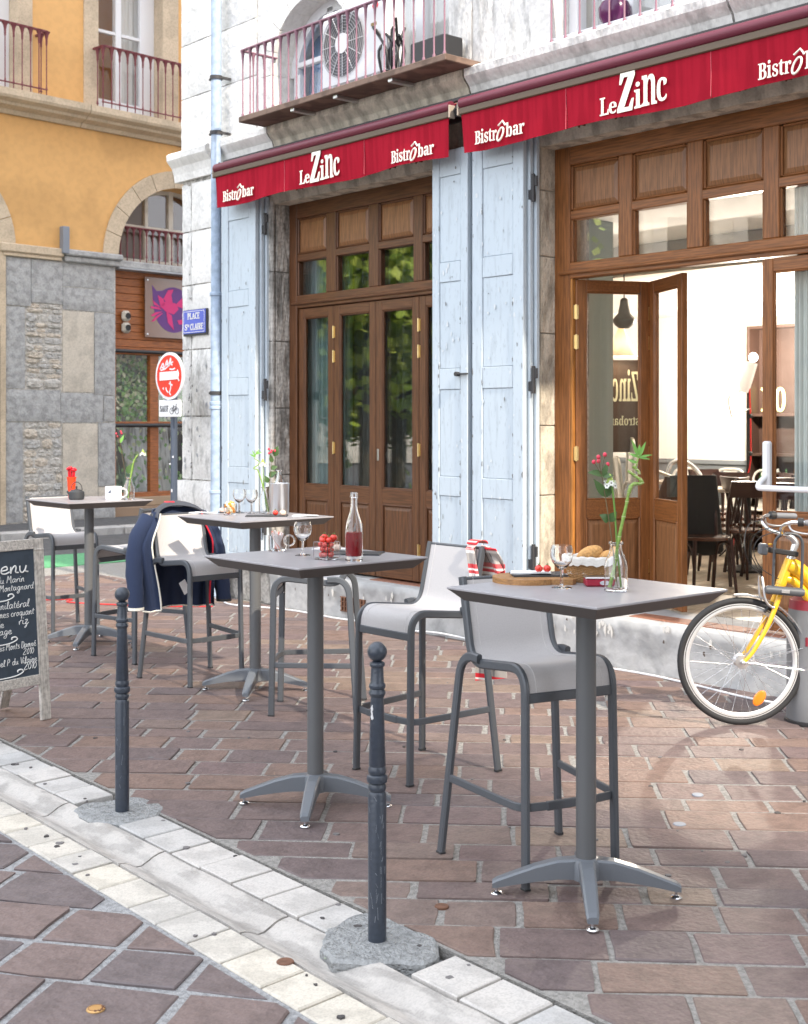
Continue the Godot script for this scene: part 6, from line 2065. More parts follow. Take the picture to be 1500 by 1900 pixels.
	for k in 7:
		var an := k * 0.9
		var p0 := V(cos(an) * 0.016, 0.06, sin(an) * 0.016)
		var p1 := V(cos(an) * 0.024, rnd(0.20, 0.225), sin(an) * 0.024)
		obj("red_stick", Geo.new().tube(PackedVector3Array([p0, p1]), 0.005, 7).ball(p1 + V(0, 0.012, 0), V(0.018, 0.013, 0.018), 10, 6), mt("paddle_red", Color(0.58, 0.006, 0.018), 0.35), rp)
	teapot(V(-9.20, TOP, 2.37))
	var mug := thing("mug", "white mug with a small blue black bird mark on the far table", "mug", V(-9.01, TOP, 2.16))
	obj("cup", Geo.new().lathe([Vector2(0, 0), Vector2(0.058, 0), Vector2(0.062, 0.003), Vector2(0.064, 0.098), Vector2(0.062, 0.100), Vector2(0.060, 0.098), Vector2(0.058, 0.008), Vector2(0, 0.006)], 36), mt("porcelain", Color(0.82, 0.82, 0.82), 0.2, {"coat": 0.3}), mug)
	obj("handle", Geo.new().tube(ring_path(rt * 0.072 + V(0, 0.052, 0), 0.032, 24, rt, V(0, 1, 0)), 0.007, 8, false), M.porcelain, mug)
	# the mark: a small bird and two lines under it, on the side towards the street
	var mk := Geo.new()
	for q in [[Vector2(-0.014, 0.060), Vector2(0.0, 0.070), Vector2(0.010, 0.088), Vector2(0.008, 0.066), Vector2(0.012, 0.056), Vector2(-0.006, 0.054)]]:
		mk.plate(PackedVector2Array(q), Transform3D(Basis(rt, V(0, 1, 0), fw), fw * 0.0640 + rt * -0.014), 0.0008)
	for y in [0.030, 0.022]:
		mk.plate(PackedVector2Array([Vector2(-0.016, y), Vector2(0.016, y), Vector2(0.016, y + 0.0025), Vector2(-0.016, y + 0.0025)]), Transform3D(Basis(rt, V(0, 1, 0), fw), fw * 0.0636 + rt * -0.014), 0.0008)
	obj("bird_mark", mk, mt("mark_blue", Color(0.03, 0.05, 0.10), 0.5), mug)
	v = bottle_vase(V(-8.95, TOP, 2.06), "milk bottle vase with thin stems behind the white mug")
	bamboo(v, [rt * -0.01 + V(0, 0.012, 0), rt * 0.01 + V(0, 0.16, 0), rt * 0.035 + V(0, 0.29, 0), rt * 0.07 + V(0, 0.345, 0)], 0.006)
	hypericum(v, rt * 0.004 + V(0, 0.01, 0), rt * -0.075 + V(0, 0.46, 0), 4, 35)
	white_flower(v, rt * 0.105 + V(0, 0.345, 0), fw, 44)
	leaf_at(v, rt * -0.01 + V(0, 0.20, 0), rt * 0.3 + V(0, 0.6, 0), 0.09, 0.03, dk, fw)
	leaf_at(v, rt * -0.05 + V(0, 0.35, 0), rt * -0.5 + V(0, 0.8, 0), 0.07, 0.012, dk, fw)
	leaf_at(v, rt * -0.07 + V(0, 0.43, 0), rt * 0.4 + V(0, 0.9, 0), 0.07, 0.012, lg, fw)
	rng.seed = 999

func oval(a: float, b: float) -> PackedVector2Array:
	var p := PackedVector2Array()
	for k in 24:
		p.append(Vector2(a * cos(TAU * k / 24.0), b * sin(TAU * k / 24.0)))
	return p

func garlic(label: String, at: Vector3, r: float) -> void:
	var t := thing("garlic", label, "garlic", at)
	for k in 6:
		var an := TAU * k / 6.0
		obj("clove", Geo.new().ball(V(cos(an) * r * 0.48, r * 0.72, sin(an) * r * 0.48), V(r * 0.55, r * 0.75, r * 0.55), 10, 7), mt("garlic_skin", Color(0.66, 0.50, 0.42), 0.6, {"tex": M.t_woodf, "scale": Vector3(30, 2, 30)}), t)
	obj("stalk", Geo.new().tube(PackedVector3Array([V(0, r * 1.2, 0), V(0.001, r * 1.9, 0)]), [r * 0.22, r * 0.1], 7), M.garlic_skin, t)

func teapot(at: Vector3) -> void:
	var t := thing("teapot", "black cast iron teapot with arched handle on the far table", "teapot", at)
	var m: Material = mt("cast_iron", Color(0.030, 0.032, 0.036), 0.6, {"bump": M.t_rawf, "depth": 0.15, "scale": 8.0})
	obj("pot", Geo.new().lathe([Vector2(0, 0.0), Vector2(0.050, 0.0), Vector2(0.058, 0.008), Vector2(0.060, 0.030), Vector2(0.058, 0.058), Vector2(0.046, 0.068), Vector2(0.0, 0.069)], 32), m, t)
	obj("lid", Geo.new().lathe([Vector2(0.042, 0.068), Vector2(0.040, 0.073), Vector2(0.012, 0.079), Vector2(0.006, 0.082), Vector2(0.006, 0.088), Vector2(0.009, 0.094), Vector2(0.007, 0.102), Vector2(0, 0.104)], 24), m, t)
	var rt := V(0.657, 0, -0.754)
	obj("spout", Geo.new().tube(curve([rt * -0.050 + V(0, 0.040, 0), rt * -0.062 + V(0, 0.052, 0), rt * -0.070 + V(0, 0.066, 0)], 4), [0.012, 0.011, 0.010, 0.009, 0.009, 0.008, 0.008, 0.007, 0.007], 10), m, t)
	var arc := PackedVector3Array()
	for k in 17:
		var an := PI * k / 16.0
		arc.append(rt * (0.043 * cos(an)) + V(0, 0.072 + 0.062 * sin(an), 0))
	obj("handle", Geo.new().tube(arc, 0.0035, 8), M.iron, t)

func bread_basket(at: Vector3) -> void:
	var t := thing("bread_basket", "oval wicker basket lined with pale cloth on the nearest table", "basket", at, deg_to_rad(48.9))
	var wk: Material = mt("wicker", Color(0.42, 0.23, 0.09), 0.6, {"tex": M.t_grain, "scale": 8.0})
	# upright stakes and woven rows
	var n := 36
	var ax := func(f: float) -> Vector2: return Vector2(lerpf(0.085, 0.105, f), lerpf(0.055, 0.072, f))
	for k in n:
		var an := TAU * k / n
		var a: Vector2 = ax.call(0.0)
		var b: Vector2 = ax.call(1.0)
		obj("stake", Geo.new().tube(PackedVector3Array([V(a.x * cos(an), 0.004, a.y * sin(an)), V(b.x * cos(an), 0.078, b.y * sin(an))]), 0.0018, 5), wk, t)
	for r in 17:
		var f := (r + 0.5) / 17.0
		var a: Vector2 = ax.call(f)
		var line := PackedVector3Array()
		for k in n * 2 + 1:
			var an := TAU * k / (n * 2)
			var off := 0.0026 * (1.0 if (k + r * 2) % 4 < 2 else -1.0) * (1.0 if k % 2 == 0 else 0.0)
			line.append(V((a.x + off) * cos(an), 0.005 + 0.072 * f, (a.y + off) * sin(an)))
		obj("woven_row", Geo.new().tube(line, 0.0022, 5, false), wk, t)
	var bot := PackedVector2Array()
	for k in 32:
		bot.append(Vector2(0.085 * cos(TAU * k / 32.0), 0.055 * sin(TAU * k / 32.0)))
	obj("bottom", Geo.new().prism(bot, 0.001, 0.006), wk, t)
	# cloth lining turned over the rim
	rng.seed = 91
	var rows := []
	for q in [[-0.012, 0.03], [-0.008, 0.085], [0.0, 0.097], [0.007, 0.098], [0.010, 0.088], [0.0085, 0.066]]:
		var line := PackedVector3Array()
		for k in 64:
			var an := TAU * k / 64.0
			var wv := 0.0035 * sin(k * 1.9) + 0.002 * sin(k * 0.7)
			line.append(V((0.106 + q[0] + wv * 0.5) * cos(an), q[1] + (wv if q[1] < 0.09 else wv * 0.5), (0.073 + q[0] + wv * 0.5) * sin(an)))
		rows.append(line)
	obj("lining", Geo.new().sheet(rows, 0.0, true, true), mt("linen", Color(0.64, 0.61, 0.57), 0.95, {"bump": M.t_rawb, "depth": 0.2, "scale": 5.0}), t)
	# the bread lies in the basket
	for q in [["slice of golden baguette leaning in the bread basket, the left one", V(-0.012, 0.100, -0.005), V(0.052, 0.030, 0.026), 0.42], ["slice of golden baguette low in the bread basket, the right one", V(0.055, 0.090, 0.0), V(0.045, 0.026, 0.024), 0.25]]:
		var bp := t.transform * (q[1] as Vector3)
		var br := thing("bread", q[0], "bread", bp, deg_to_rad(48.9), "bread in the basket")
		var g := Geo.new()
		g.ball(V(0, 0, 0), q[2], 22, 14, Basis(V(0, 0, 1), q[3]))
		obj("crust", g, mt("crust", Color(0.62, 0.33, 0.11), 0.75, {"tex": noise_tex(111, 0.02, 0.65, 1.15), "scale": 6.0, "bump": M.t_rawb, "depth": 0.5, "world": false}), br)

# ---------------------------------------------------------------- street things
const STROKES := {
	"a": [[0.7, 0.9, 0.3, 1, 0.05, 0.5, 0.25, 0, 0.6, 0.3, 0.72, 0.95, 0.7, 0.2, 0.95, 0.05]],
	"c": [[0.6, 0.85, 0.3, 1, 0.05, 0.5, 0.3, 0, 0.7, 0.2]],
	"d": [[0.65, 0.9, 0.25, 0.95, 0.05, 0.45, 0.3, 0, 0.62, 0.3, 0.75, 1.9, 0.7, 0.2, 0.95, 0.05]],
	"e": [[0, 0.45, 0.55, 0.6, 0.45, 1, 0.1, 0.8, 0.1, 0.2, 0.45, 0, 0.8, 0.25]],
	"g": [[0.65, 0.9, 0.3, 1, 0.05, 0.5, 0.3, 0.1, 0.62, 0.4, 0.7, 0.95, 0.62, -0.6, 0.3, -0.9, 0.05, -0.6, 0.9, 0.2]],
	"i": [[0.1, 0.9, 0.12, 0.15, 0.4, 0.05], [0.16, 1.35, 0.18, 1.45]],
	"l": [[0, 0.1, 0.35, 1.4, 0.25, 1.9, 0.1, 1.4, 0.15, 0.2, 0.45, 0.05]],
	"m": [[0, 0.9, 0.08, 0, 0.1, 0.6, 0.3, 1, 0.4, 0.7, 0.4, 0, 0.45, 0.6, 0.65, 1, 0.75, 0.7, 0.75, 0.15, 1.0, 0.05]],
	"n": [[0, 0.9, 0.06, 0, 0.1, 0.6, 0.35, 1, 0.48, 0.7, 0.48, 0.15, 0.75, 0.05]],
	"o": [[0.35, 1, 0.05, 0.5, 0.35, 0, 0.65, 0.5, 0.35, 1, 0.8, 0.85]],
	"q": [[0.65, 0.9, 0.3, 1, 0.05, 0.5, 0.3, 0.05, 0.65, 0.5, 0.66, 0.95, 0.62, -0.9]],
	"r": [[0, 0.8, 0.1, 0.0, 0.12, 0.6, 0.35, 1, 0.55, 0.9]],
	"s": [[0.55, 0.9, 0.2, 1, 0.1, 0.7, 0.5, 0.4, 0.4, 0.02, 0, 0.1]],
	"t": [[0.2, 1.6, 0.15, 0.3, 0.4, 0.02], [0, 1.05, 0.5, 1.1]],
	"u": [[0, 0.95, 0.05, 0.3, 0.3, 0, 0.5, 0.4, 0.55, 0.95, 0.55, 0.2, 0.8, 0.05]],
	"v": [[0, 0.95, 0.25, 0, 0.5, 0.95, 0.7, 0.85]],
	"z": [[0.05, 0.95, 0.6, 0.95, 0.05, 0.05, 0.5, 0.1, 0.35, -0.7, 0.1, -0.8, 0.8, 0.3]],
	"E": [[0, 0.45, 0.55, 0.6, 0.45, 1, 0.1, 0.8, 0.1, 0.2, 0.45, 0, 0.8, 0.25], [0.3, 1.25, 0.5, 1.6]],
	"M": [[0, 0, 0.15, 1.9, 0.45, 0.8, 0.8, 1.9, 0.9, 0.1, 1.1, 0]],
	"L": [[0.1, 1.8, 0.1, 0.1, 0.7, 0.1]],
	"D": [[0.1, 1.8, 0.1, 0, 0.6, 0.2, 0.75, 1, 0.5, 1.7, 0, 1.8]],
	"P": [[0.1, 0, 0.15, 1.8, 0.6, 1.7, 0.6, 1.1, 0.15, 0.9]],
	"V": [[0, 1.9, 0.35, 0, 0.7, 1.9]],
	"A": [[0, 0, 0.35, 1.9, 0.65, 0], [0.1, 0.7, 0.6, 0.7]],
	"2": [[0.05, 1.5, 0.3, 1.8, 0.55, 1.4, 0.05, 0.05, 0.65, 0.1]],
	"0": [[0.3, 1.7, 0.05, 0.8, 0.3, 0, 0.55, 0.8, 0.3, 1.7]],
	"1": [[0.05, 1.3, 0.25, 1.75, 0.25, 0]],
	",": [[0.1, 0.1, 0.0, -0.35]],
	"'": [[0.12, 1.9, 0.05, 1.5]],
	".": [[0.1, 0.02, 0.14, 0.04]],
}

func chalk(line: String, right: float, base: float, xh: float, r: float, parent: Node, squeeze := 1.0) -> void:
	# handwriting that ends at «right» (board axes: x to the right, y up)
	var w := 0.0
	for ch in line:
		w += (0.55 if ch == " " else _adv(ch)) * xh * squeeze
	var x := right - w
	var g := Geo.new()
	for ch in line:
		if ch != " ":
			for s in STROKES[ch]:
				var pts := []
				for k in range(0, s.size(), 2):
					pts.append(V(x + (s[k] + s[k + 1] * 0.12) * xh * squeeze + rnd(-0.03, 0.03) * xh, base + s[k + 1] * xh + rnd(-0.03, 0.03) * xh, 0.0014))
				g.tube(curve(pts, 4), r, 5)
		x += (0.55 if ch == " " else _adv(ch)) * xh * squeeze
	obj("chalk_writing", g, mt("chalk", Color(0.80, 0.80, 0.78), 0.95), parent)

func _adv(ch: String) -> float:
	var m := 0.0
	for s in STROKES[ch]:
		for k in range(0, s.size(), 2):
			m = maxf(m, s[k])
	return m + 0.08

func swirl(right: float, y: float, l: float, parent: Node) -> void:
	var pts := [V(right - l, y - 0.004, 0.0014), V(right - l * 0.6, y - 0.008, 0.0014), V(right - l * 0.2, y - 0.006, 0.0014), V(right, y + 0.010, 0.0014), V(right - 0.008, y + 0.026, 0.0014), V(right - 0.032, y + 0.024, 0.0014), V(right - 0.034, y + 0.014, 0.0014)]
	var p := curve(pts, 6)
	var r := []
	for i in p.size():
		r.append(lerpf(0.0028, 0.0045, float(i) / p.size()))
	obj("chalk_flourish", Geo.new().tube(p, r, 6), M.chalk, parent)

func street_things() -> void:
	rng.seed = 4242
	# --- A-frame chalkboard
	var b := thing("chalkboard", "A-frame menu chalkboard in a weathered pale wood frame at the left edge", "chalkboard", V(-6.972, 0, 3.665), atan2(0.978, -0.209))
	var ww: Material = mt("weathered", Color(0.60, 0.555, 0.50), 0.85, {"tex": M.t_wood, "scale": Vector3(7, 0.7, 7), "over": noise_tex(121, 0.02, 0.7, 1.1), "scale2": 3.0, "bump": M.t_wood, "depth": 0.1})
	var ww2: Material = mt("weathered_x", Color(0.62, 0.575, 0.52), 0.85, {"tex": M.t_wood, "scale": Vector3(0.9, 7, 7), "over": M["weathered"].detail_albedo, "scale2": 3.0, "bump": M.t_wood, "depth": 0.1})
	var fr := part("front_frame", b)
	fr.rotation.x = deg_to_rad(-4.2)
	piece("stile", V(-0.066, 0, -0.022), V(0, 1.03, 0.0), ww, fr, 0.003)
	piece("stile", V(-0.66, 0, -0.022), V(-0.594, 1.03, 0.0), ww, fr, 0.003)
	piece("rail", V(-0.594, 0.972, -0.021), V(-0.066, 1.03, -0.001), ww2, fr, 0.003)
	piece("rail", V(-0.594, 0.205, -0.021), V(-0.066, 0.262, -0.001), ww2, fr, 0.003)
	piece("board", V(-0.594, 0.26, -0.018), V(-0.066, 0.974, -0.010), mt("blackboard", Color(0.040, 0.055, 0.075), 0.85, {"tex": noise_tex(122, 0.01, 0.8, 1.2), "scale": 2.0}), fr, 0.0)
	var wr := part("writing", fr)
	wr.position.z = -0.010
	chalk("Menu", -0.105, 0.846, 0.040, 0.0042, wr, 1.85)
	chalk("du Marin", -0.135, 0.795, 0.020, 0.0018, wr, 1.45)
	chalk("du Montagnard", -0.074, 0.750, 0.019, 0.0017, wr, 1.35)
	swirl(-0.215, 0.705, 0.26, wr)
	chalk("d l'unilatEral", -0.110, 0.652, 0.022, 0.0019, wr, 1.35)
	chalk("lEgumes croquant", -0.080, 0.606, 0.020, 0.0018, wr, 1.25)
	chalk("riz", -0.120, 0.556, 0.024, 0.0019, wr, 1.4)
	chalk("crEme de", -0.285, 0.552, 0.021, 0.0018, wr, 1.4)
	chalk("d'Elevage", -0.235, 0.512, 0.021, 0.0018, wr, 1.4)
	swirl(-0.205, 0.465, 0.30, wr)
	chalk("cuvEe, Les Monts DamnE", -0.076, 0.425, 0.019, 0.0017, wr, 1.15)
	chalk("2010", -0.095, 0.385, 0.020, 0.0017, wr, 1.6)
	chalk("gris, At el P. du Vilaine", -0.074, 0.338, 0.019, 0.0018, wr, 1.2)
	chalk("2010", -0.082, 0.300, 0.022, 0.0020, wr, 1.7)
	swirl(-0.175, 0.280, 0.30, wr)
	var rf := part("rear_frame", b)
	rf.position = V(0, 0, -0.10)
	rf.rotation.x = deg_to_rad(17)
	piece("stile", V(-0.066, 0.02, -0.44), V(0, 1.03, -0.42), ww, rf, 0.003).position = V(0, 0, 0.44)
	rf.position = V(-0.0, 0.0, -0.42)
	rf.rotation.x = deg_to_rad(19)
	piece("stile", V(-0.66, 0.0, -0.022), V(-0.594, 1.05, 0.0), ww, rf, 0.003)
	piece("rail", V(-0.594, 0.205, -0.021), V(-0.066, 0.262, -0.001), ww2, rf, 0.003)
	# --- bollards
	var pr := []
	for k in 11:
		var an := -1.15 + (PI / 2 + 1.15) * k / 10.0
		pr.append(Vector2(0.0325 * cos(an) + (0.0 if k < 10 else 0.0), 0.943 + 0.0325 * sin(an)))
	var low := [Vector2(0.0300, -0.06), Vector2(0.0303, 0.478), Vector2(0.0285, 0.484), Vector2(0.0255, 0.488), Vector2(0.0290, 0.494), Vector2(0.0300, 0.502), Vector2(0.0285, 0.510), Vector2(0.0255, 0.514), Vector2(0.0330, 0.519), Vector2(0.0350, 0.529), Vector2(0.0330, 0.539), Vector2(0.0265, 0.544), Vector2(0.0290, 0.548), Vector2(0.0300, 0.556), Vector2(0.0285, 0.565), Vector2(0.0265, 0.570), Vector2(0.0278, 0.573), Vector2(0.0215, 0.795), Vector2(0.0240, 0.799), Vector2(0.0282, 0.808), Vector2(0.0250, 0.818), Vector2(0.0230, 0.822), Vector2(0.0270, 0.826), Vector2(0.0275, 0.834), Vector2(0.0240, 0.840), Vector2(0.0222, 0.844), Vector2(0.0200, 0.892), Vector2(0.0240, 0.896), Vector2(0.0255, 0.902), Vector2(0.0235, 0.908), Vector2(0.0150, 0.912)]
	var bp: Material = mt("bollard_paint", Color(0.034, 0.043, 0.060), 0.32, {"tex": noise_tex(131, 0.02, 0.8, 1.15), "scale": 4.0, "bump": M.t_rawb, "depth": 0.08})
	var labels := ["dark slate blue bollard with ball top, left of the two in view", "dark slate blue bollard with chipped white paint in the foreground centre", "dark slate blue bollard cut by the right edge of the picture"]
	var at := [V(-5.113, 0, 4.246), V(-3.29, 0, 4.326), V(-1.682, 0, 4.306)]
	for i in 3:
		var o := thing("bollard", labels[i], "bollard", at[i], i * 2.0, "bollards along the gutter")
		obj("shaft", Geo.new().lathe(low, 28, V(0, 0, 0), 0.5), bp, o)
		obj("ball", Geo.new().lathe(pr, 28), bp, o)
		if i < 2:
			# chipped paint and scratches, on the side that faces the lane
			var g := Geo.new()
			rng.seed = 50 + i
			var fw := atan2(0.657, 0.754) + i * 2.0
			for k in (26 if i == 1 else 9):
				var an := fw + rnd(-1.0, 1.0)
				var y := rnd(0.06, 0.47)
				var l := rnd(0.006, 0.045)
				var tw := rnd(-0.25, 0.25)
				var line := PackedVector3Array()
				for m in 4:
					var a2 := an + tw * m / 3.0
					line.append(V(cos(a2) * 0.0301, y + l * m / 3.0, sin(a2) * 0.0301))
				g.tube(line, rnd(0.0003, 0.0007), 4)
			obj("scratches", g, mt("scratch_grey", Color(0.25, 0.27, 0.30), 0.6), o)
		if i == 1:
			var g := Geo.new()
			var fw := atan2(0.657, 0.754) + 2.0 + 0.75
			for q in [[0.0, 0.772, 0.020], [0.08, 0.760, 0.026], [-0.05, 0.748, 0.024], [0.1, 0.740, 0.016], [-0.1, 0.738, 0.012], [0.16, 0.765, 0.012]]:
				var line := PackedVector3Array()
				for m in 4:
					var y: float = q[1] - q[2] * m / 3.0
					var r := lerpf(0.0278, 0.0215, (y - 0.573) / 0.222) + 0.0002
					var a2: float = fw + q[0] + 0.06 * sin(m * 2.0)
					line.append(V(cos(a2) * r, y, sin(a2) * r))
				g.tube(line, [0.0016, 0.0034, 0.0030, 0.0012], 5)
			obj("bare_patch", g, mt("bare_white", Color(0.62, 0.62, 0.62), 0.7), o)
	rng.seed = 4343
	# --- no entry sign
	var s := thing("no_entry_sign", "no entry road sign covered in graffiti with a SAUF cycles plate below", "road sign", V(-11.206, 0, 0.30), deg_to_rad(4))
	obj("pole", Geo.new().tube(PackedVector3Array([V(0, -0.02, 0), V(0, 2.36, 0)]), 0.034, 18), mt("pole_blue", Color(0.055, 0.07, 0.10), 0.4), s)
	obj("disc", Geo.new().plate(circle(0.232, 48), Transform3D(Basis(), V(0, 2.142, 0.042)), 0.014), M.window_white, s)
	obj("red_face", Geo.new().plate(circle(0.205, 48), Transform3D(Basis(), V(0, 2.142, 0.0575)), 0.002), mt("sign_red", Color(0.68, 0.035, 0.018), 0.4, {"tex": noise_tex(141, 0.02, 0.85, 1.1), "scale": 3.0}), s)
	obj("white_bar", Geo.new().plate(PackedVector2Array([Vector2(-0.155, 2.100), Vector2(0.155, 2.108), Vector2(0.155, 2.188), Vector2(-0.155, 2.182)]), Transform3D(Basis(), V(0, 0, 0.0605)), 0.002), M.window_white, s)
	var tagm: Material = mt("graffiti", Color(0.70, 0.64, 0.68), 0.8)
	for q in [[-0.15, 2.21, -0.10, 2.27, -0.08, 2.22, -0.03, 2.30, -0.02, 2.23, 0.03, 2.32, 0.03, 2.26, 0.06, 2.25], [-0.14, 2.20, -0.06, 2.215, 0.0, 2.25, 0.07, 2.28], [-0.13, 2.24, -0.09, 2.22, -0.05, 2.255, 0.0, 2.24, 0.02, 2.285], [0.02, 2.09, 0.03, 2.03, 0.01, 1.98, 0.03, 1.955], [0.0, 2.07, 0.03, 2.06, 0.06, 2.05], [-0.05, 2.03, -0.04, 2.0, -0.01, 1.98], [0.14, 2.20, 0.16, 2.16, 0.15, 2.12, 0.17, 2.09], [0.01, 2.21, 0.06, 2.205, 0.10, 2.215], [-0.10, 2.03, -0.09, 2.01]]:
		var pts := []
		for k in range(0, q.size(), 2):
			pts.append(V(q[k], q[k + 1], 0.0600))
		var g := Geo.new()
		g.rail(curve(pts, 3), V(0, 0, 1), 0.014, 0.002, 0.0005)
		obj("graffiti_stroke", g, tagm, s)
	obj("plate", Geo.new().box(V(0, 1.824, 0.045), V(0.37, 0.165, 0.012), 0.005), M.window_white, s)
	var sv: Material = M.lettering_white
	M["lettering_white"] = mt("sign_black", Color(0.04, 0.04, 0.045), 0.6)
	fit("SAUF", 0.14, 0.062, V(-0.160, 1.792, 0.052), s)
	M["lettering_white"] = sv
	var bg := Geo.new()
	for c in [[0.035, 1.80], [0.125, 1.80]]:
		bg.tube(ring_path(V(c[0], c[1], 0.0525), 0.030, 18), 0.003, 5, false)
	for q in [[0.035, 1.80, 0.065, 1.845], [0.065, 1.845, 0.11, 1.845], [0.125, 1.80, 0.107, 1.862], [0.065, 1.845, 0.078, 1.80], [0.078, 1.80, 0.11, 1.845], [0.035, 1.80, 0.078, 1.80], [0.062, 1.862, 0.06, 1.845], [0.107, 1.862, 0.125, 1.866]]:
		bg.tube(PackedVector3Array([V(q[0], q[1], 0.0525), V(q[2], q[3], 0.0525)]), 0.003, 5)
	obj("bicycle_symbol", bg, M.sign_black, s)
	obj("bracket", Geo.new().box(V(0, 2.142, 0.02), V(0.09, 0.03, 0.06), 0.004).box(V(0, 1.824, 0.02), V(0.09, 0.03, 0.06), 0.004), M.iron, s)
	var st := Geo.new()
	for q in [[1.35, 0.03, 0.02], [1.28, -0.02, 0.015], [1.02, 0.01, 0.03], [0.9, -0.02, 0.02]]:
		st.box(V(q[1], q[0], 0.0345), V(0.022, q[2], 0.003), 0.001)
	obj("sticker_scrap", st, M.window_white, s)
	# --- cables
	var wc := thing("white_cable", "white cable lying on the ground along the foot of the step", "cable")
	obj("cable", Geo.new().tube(curve([V(-11.0, 0.006, 0.22), V(-10.62, 0.006, 0.16), V(-10.2, 0.006, 0.30), V(-9.7, 0.006, 0.13), V(-9.25, 0.007, 0.09), V(-8.9, 0.007, 0.10), V(-8.55, 0.007, 0.05), V(-8.0, 0.008, 0.07), V(-7.6, 0.035, 0.09), V(-7.2, 0.02, 0.06), V(-6.7, 0.008, 0.07), V(-6.25, 0.03, 0.08), V(-5.95, 0.008, 0.10), V(-5.5, 0.007, 0.09), V(-5.1, 0.006, 0.14), V(-4.6, 0.006, 0.22), V(-4.1, 0.006, 0.16), V(-3.4, 0.006, 0.20)], 6), 0.0075, 8), mt("cable_white", Color(0.70, 0.70, 0.72), 0.5), wc)
	var rc := thing("red_cable", "thin red cable on the paving behind the far table", "cable")
	obj("cable", Geo.new().tube(curve([V(-12.6, 0.006, 1.9), V(-12.2, 0.006, 1.62), V(-11.75, 0.006, 1.58), V(-11.5, 0.006, 1.25), V(-11.3, 0.006, 1.35), V(-10.6, 0.006, 0.9), V(-10.2, 0.006, 0.5)], 6), 0.006, 6), mt("cable_red", Color(0.60, 0.02, 0.02), 0.5), rc)
	# --- studs let into the paving, and a leaf
	var i := 0
	for q in [[V(-3.373, 0, 3.963), 0.025, "rust", "rusty round stud in the paving beside the right bollard's collar"], [V(-3.40, 0, 3.262), 0.024, "iron", "dull round stud in the paving under the nearest stool"], [V(-3.402, 0, 2.576), 0.028, "zinc", "shiny round stud in the sunny paving on the right"], [V(-3.618, 0, 2.156), 0.026, "zinc", "shiny round stud farther off in the sunny paving on the right"], [V(-3.437, 0, 5.26), 0.027, "brass_dull", "engraved brass stud in the lane slabs at bottom left"], [V(-3.348, 0, 4.653), 0.028, "rust", "rusty cap where a gutter channel stone meets the blocks"]]:
		mt("brass_dull", Color(0.55, 0.34, 0.14), 0.45, {"metal": 0.7})
		var d := thing("paving_stud", q[3], "stud", q[0], i * 1.3, "round studs in the paving")
		obj("disc", Geo.new().lathe([Vector2(0, -0.02), Vector2(q[1], -0.02), Vector2(q[1], 0.002), Vector2(q[1] * 0.9, 0.0045), Vector2(0, 0.005)], 28), M[q[2]], d)
		if q[2] == "brass_dull":
			obj("engraved_ring", Geo.new().tube(ring_path(V(0, 0.0048, 0), q[1] * 0.78, 24, V(1, 0, 0), V(0, 0, 1)), 0.0007, 4, false), M.rust, d)
			var k := 0
			for ch in ["B", "L", "A", "R", "D"]:
				var sv2: Material = M.lettering_white
				M["lettering_white"] = M.rust
				fit(ch, 0.0075, 0.009, V(0, 0, 0), d)
				M["lettering_white"] = sv2
				var o := d.get_child(d.get_child_count() - 1) as Node3D
				var an := deg_to_rad(150 - 32 * k)
				o.transform = Transform3D(Basis(V(1, 0, 0), V(0, 0, -1), V(0, 1, 0)), V(-0.004 + 0.019 * cos(an), 0.0050, -0.019 * sin(an) + 0.004)) * Transform3D(o.transform.basis, Vector3.ZERO)
				k += 1
		i += 1
	var lf := thing("fallen_leaf", "small pale green leaf lying in the gutter channel near the right bollard", "leaf", V(-3.327, -0.018, 4.515))
	leaf_at(lf, V(0, 0, 0), V(0.7, 0.12, -0.7), 0.05, 0.013, mt("leaf_pale", Color(0.42, 0.52, 0.30), 0.6), V(0, 1, 0))
	dock_post()

func dock_post() -> void:
	var d := thing("docking_post", "grey round bicycle docking post with a red top behind the yellow bicycle", "docking post", V(-4.075, 0, 0.455))
	obj("column", Geo.new().lathe([Vector2(0.150, 0.02), Vector2(0.150, 0.16), Vector2(0.1475, 0.165), Vector2(0.1475, 0.56), Vector2(0.140, 0.60), Vector2(0.136, 0.64)], 40), mt("post_grey", Color(0.15, 0.152, 0.158), 0.5), d)
	obj("foot_ring", Geo.new().lathe([Vector2(0.16, 0.0), Vector2(0.16, 0.018), Vector2(0.150, 0.022)], 40), M.soft_black, d)
	obj("red_top", Geo.new().lathe([Vector2(0.136, 0.64), Vector2(0.130, 0.69), Vector2(0.08, 0.715), Vector2(0, 0.72)], 40), mt("top_red", Color(0.22, 0.012, 0.025), 0.4), d)
	var g := Geo.new()
	for k in 3:
		var an := atan2(0.657, 0.754) + 0.55 - k * 0.17
		g.box(V(cos(an) * 0.1478, 0.47 - k * 0.02, sin(an) * 0.1478), V(0.003, 0.05, 0.014), 0.001, Basis(V(0, 1, 0), -an))
	obj("red_mark", g, M.top_red, d)

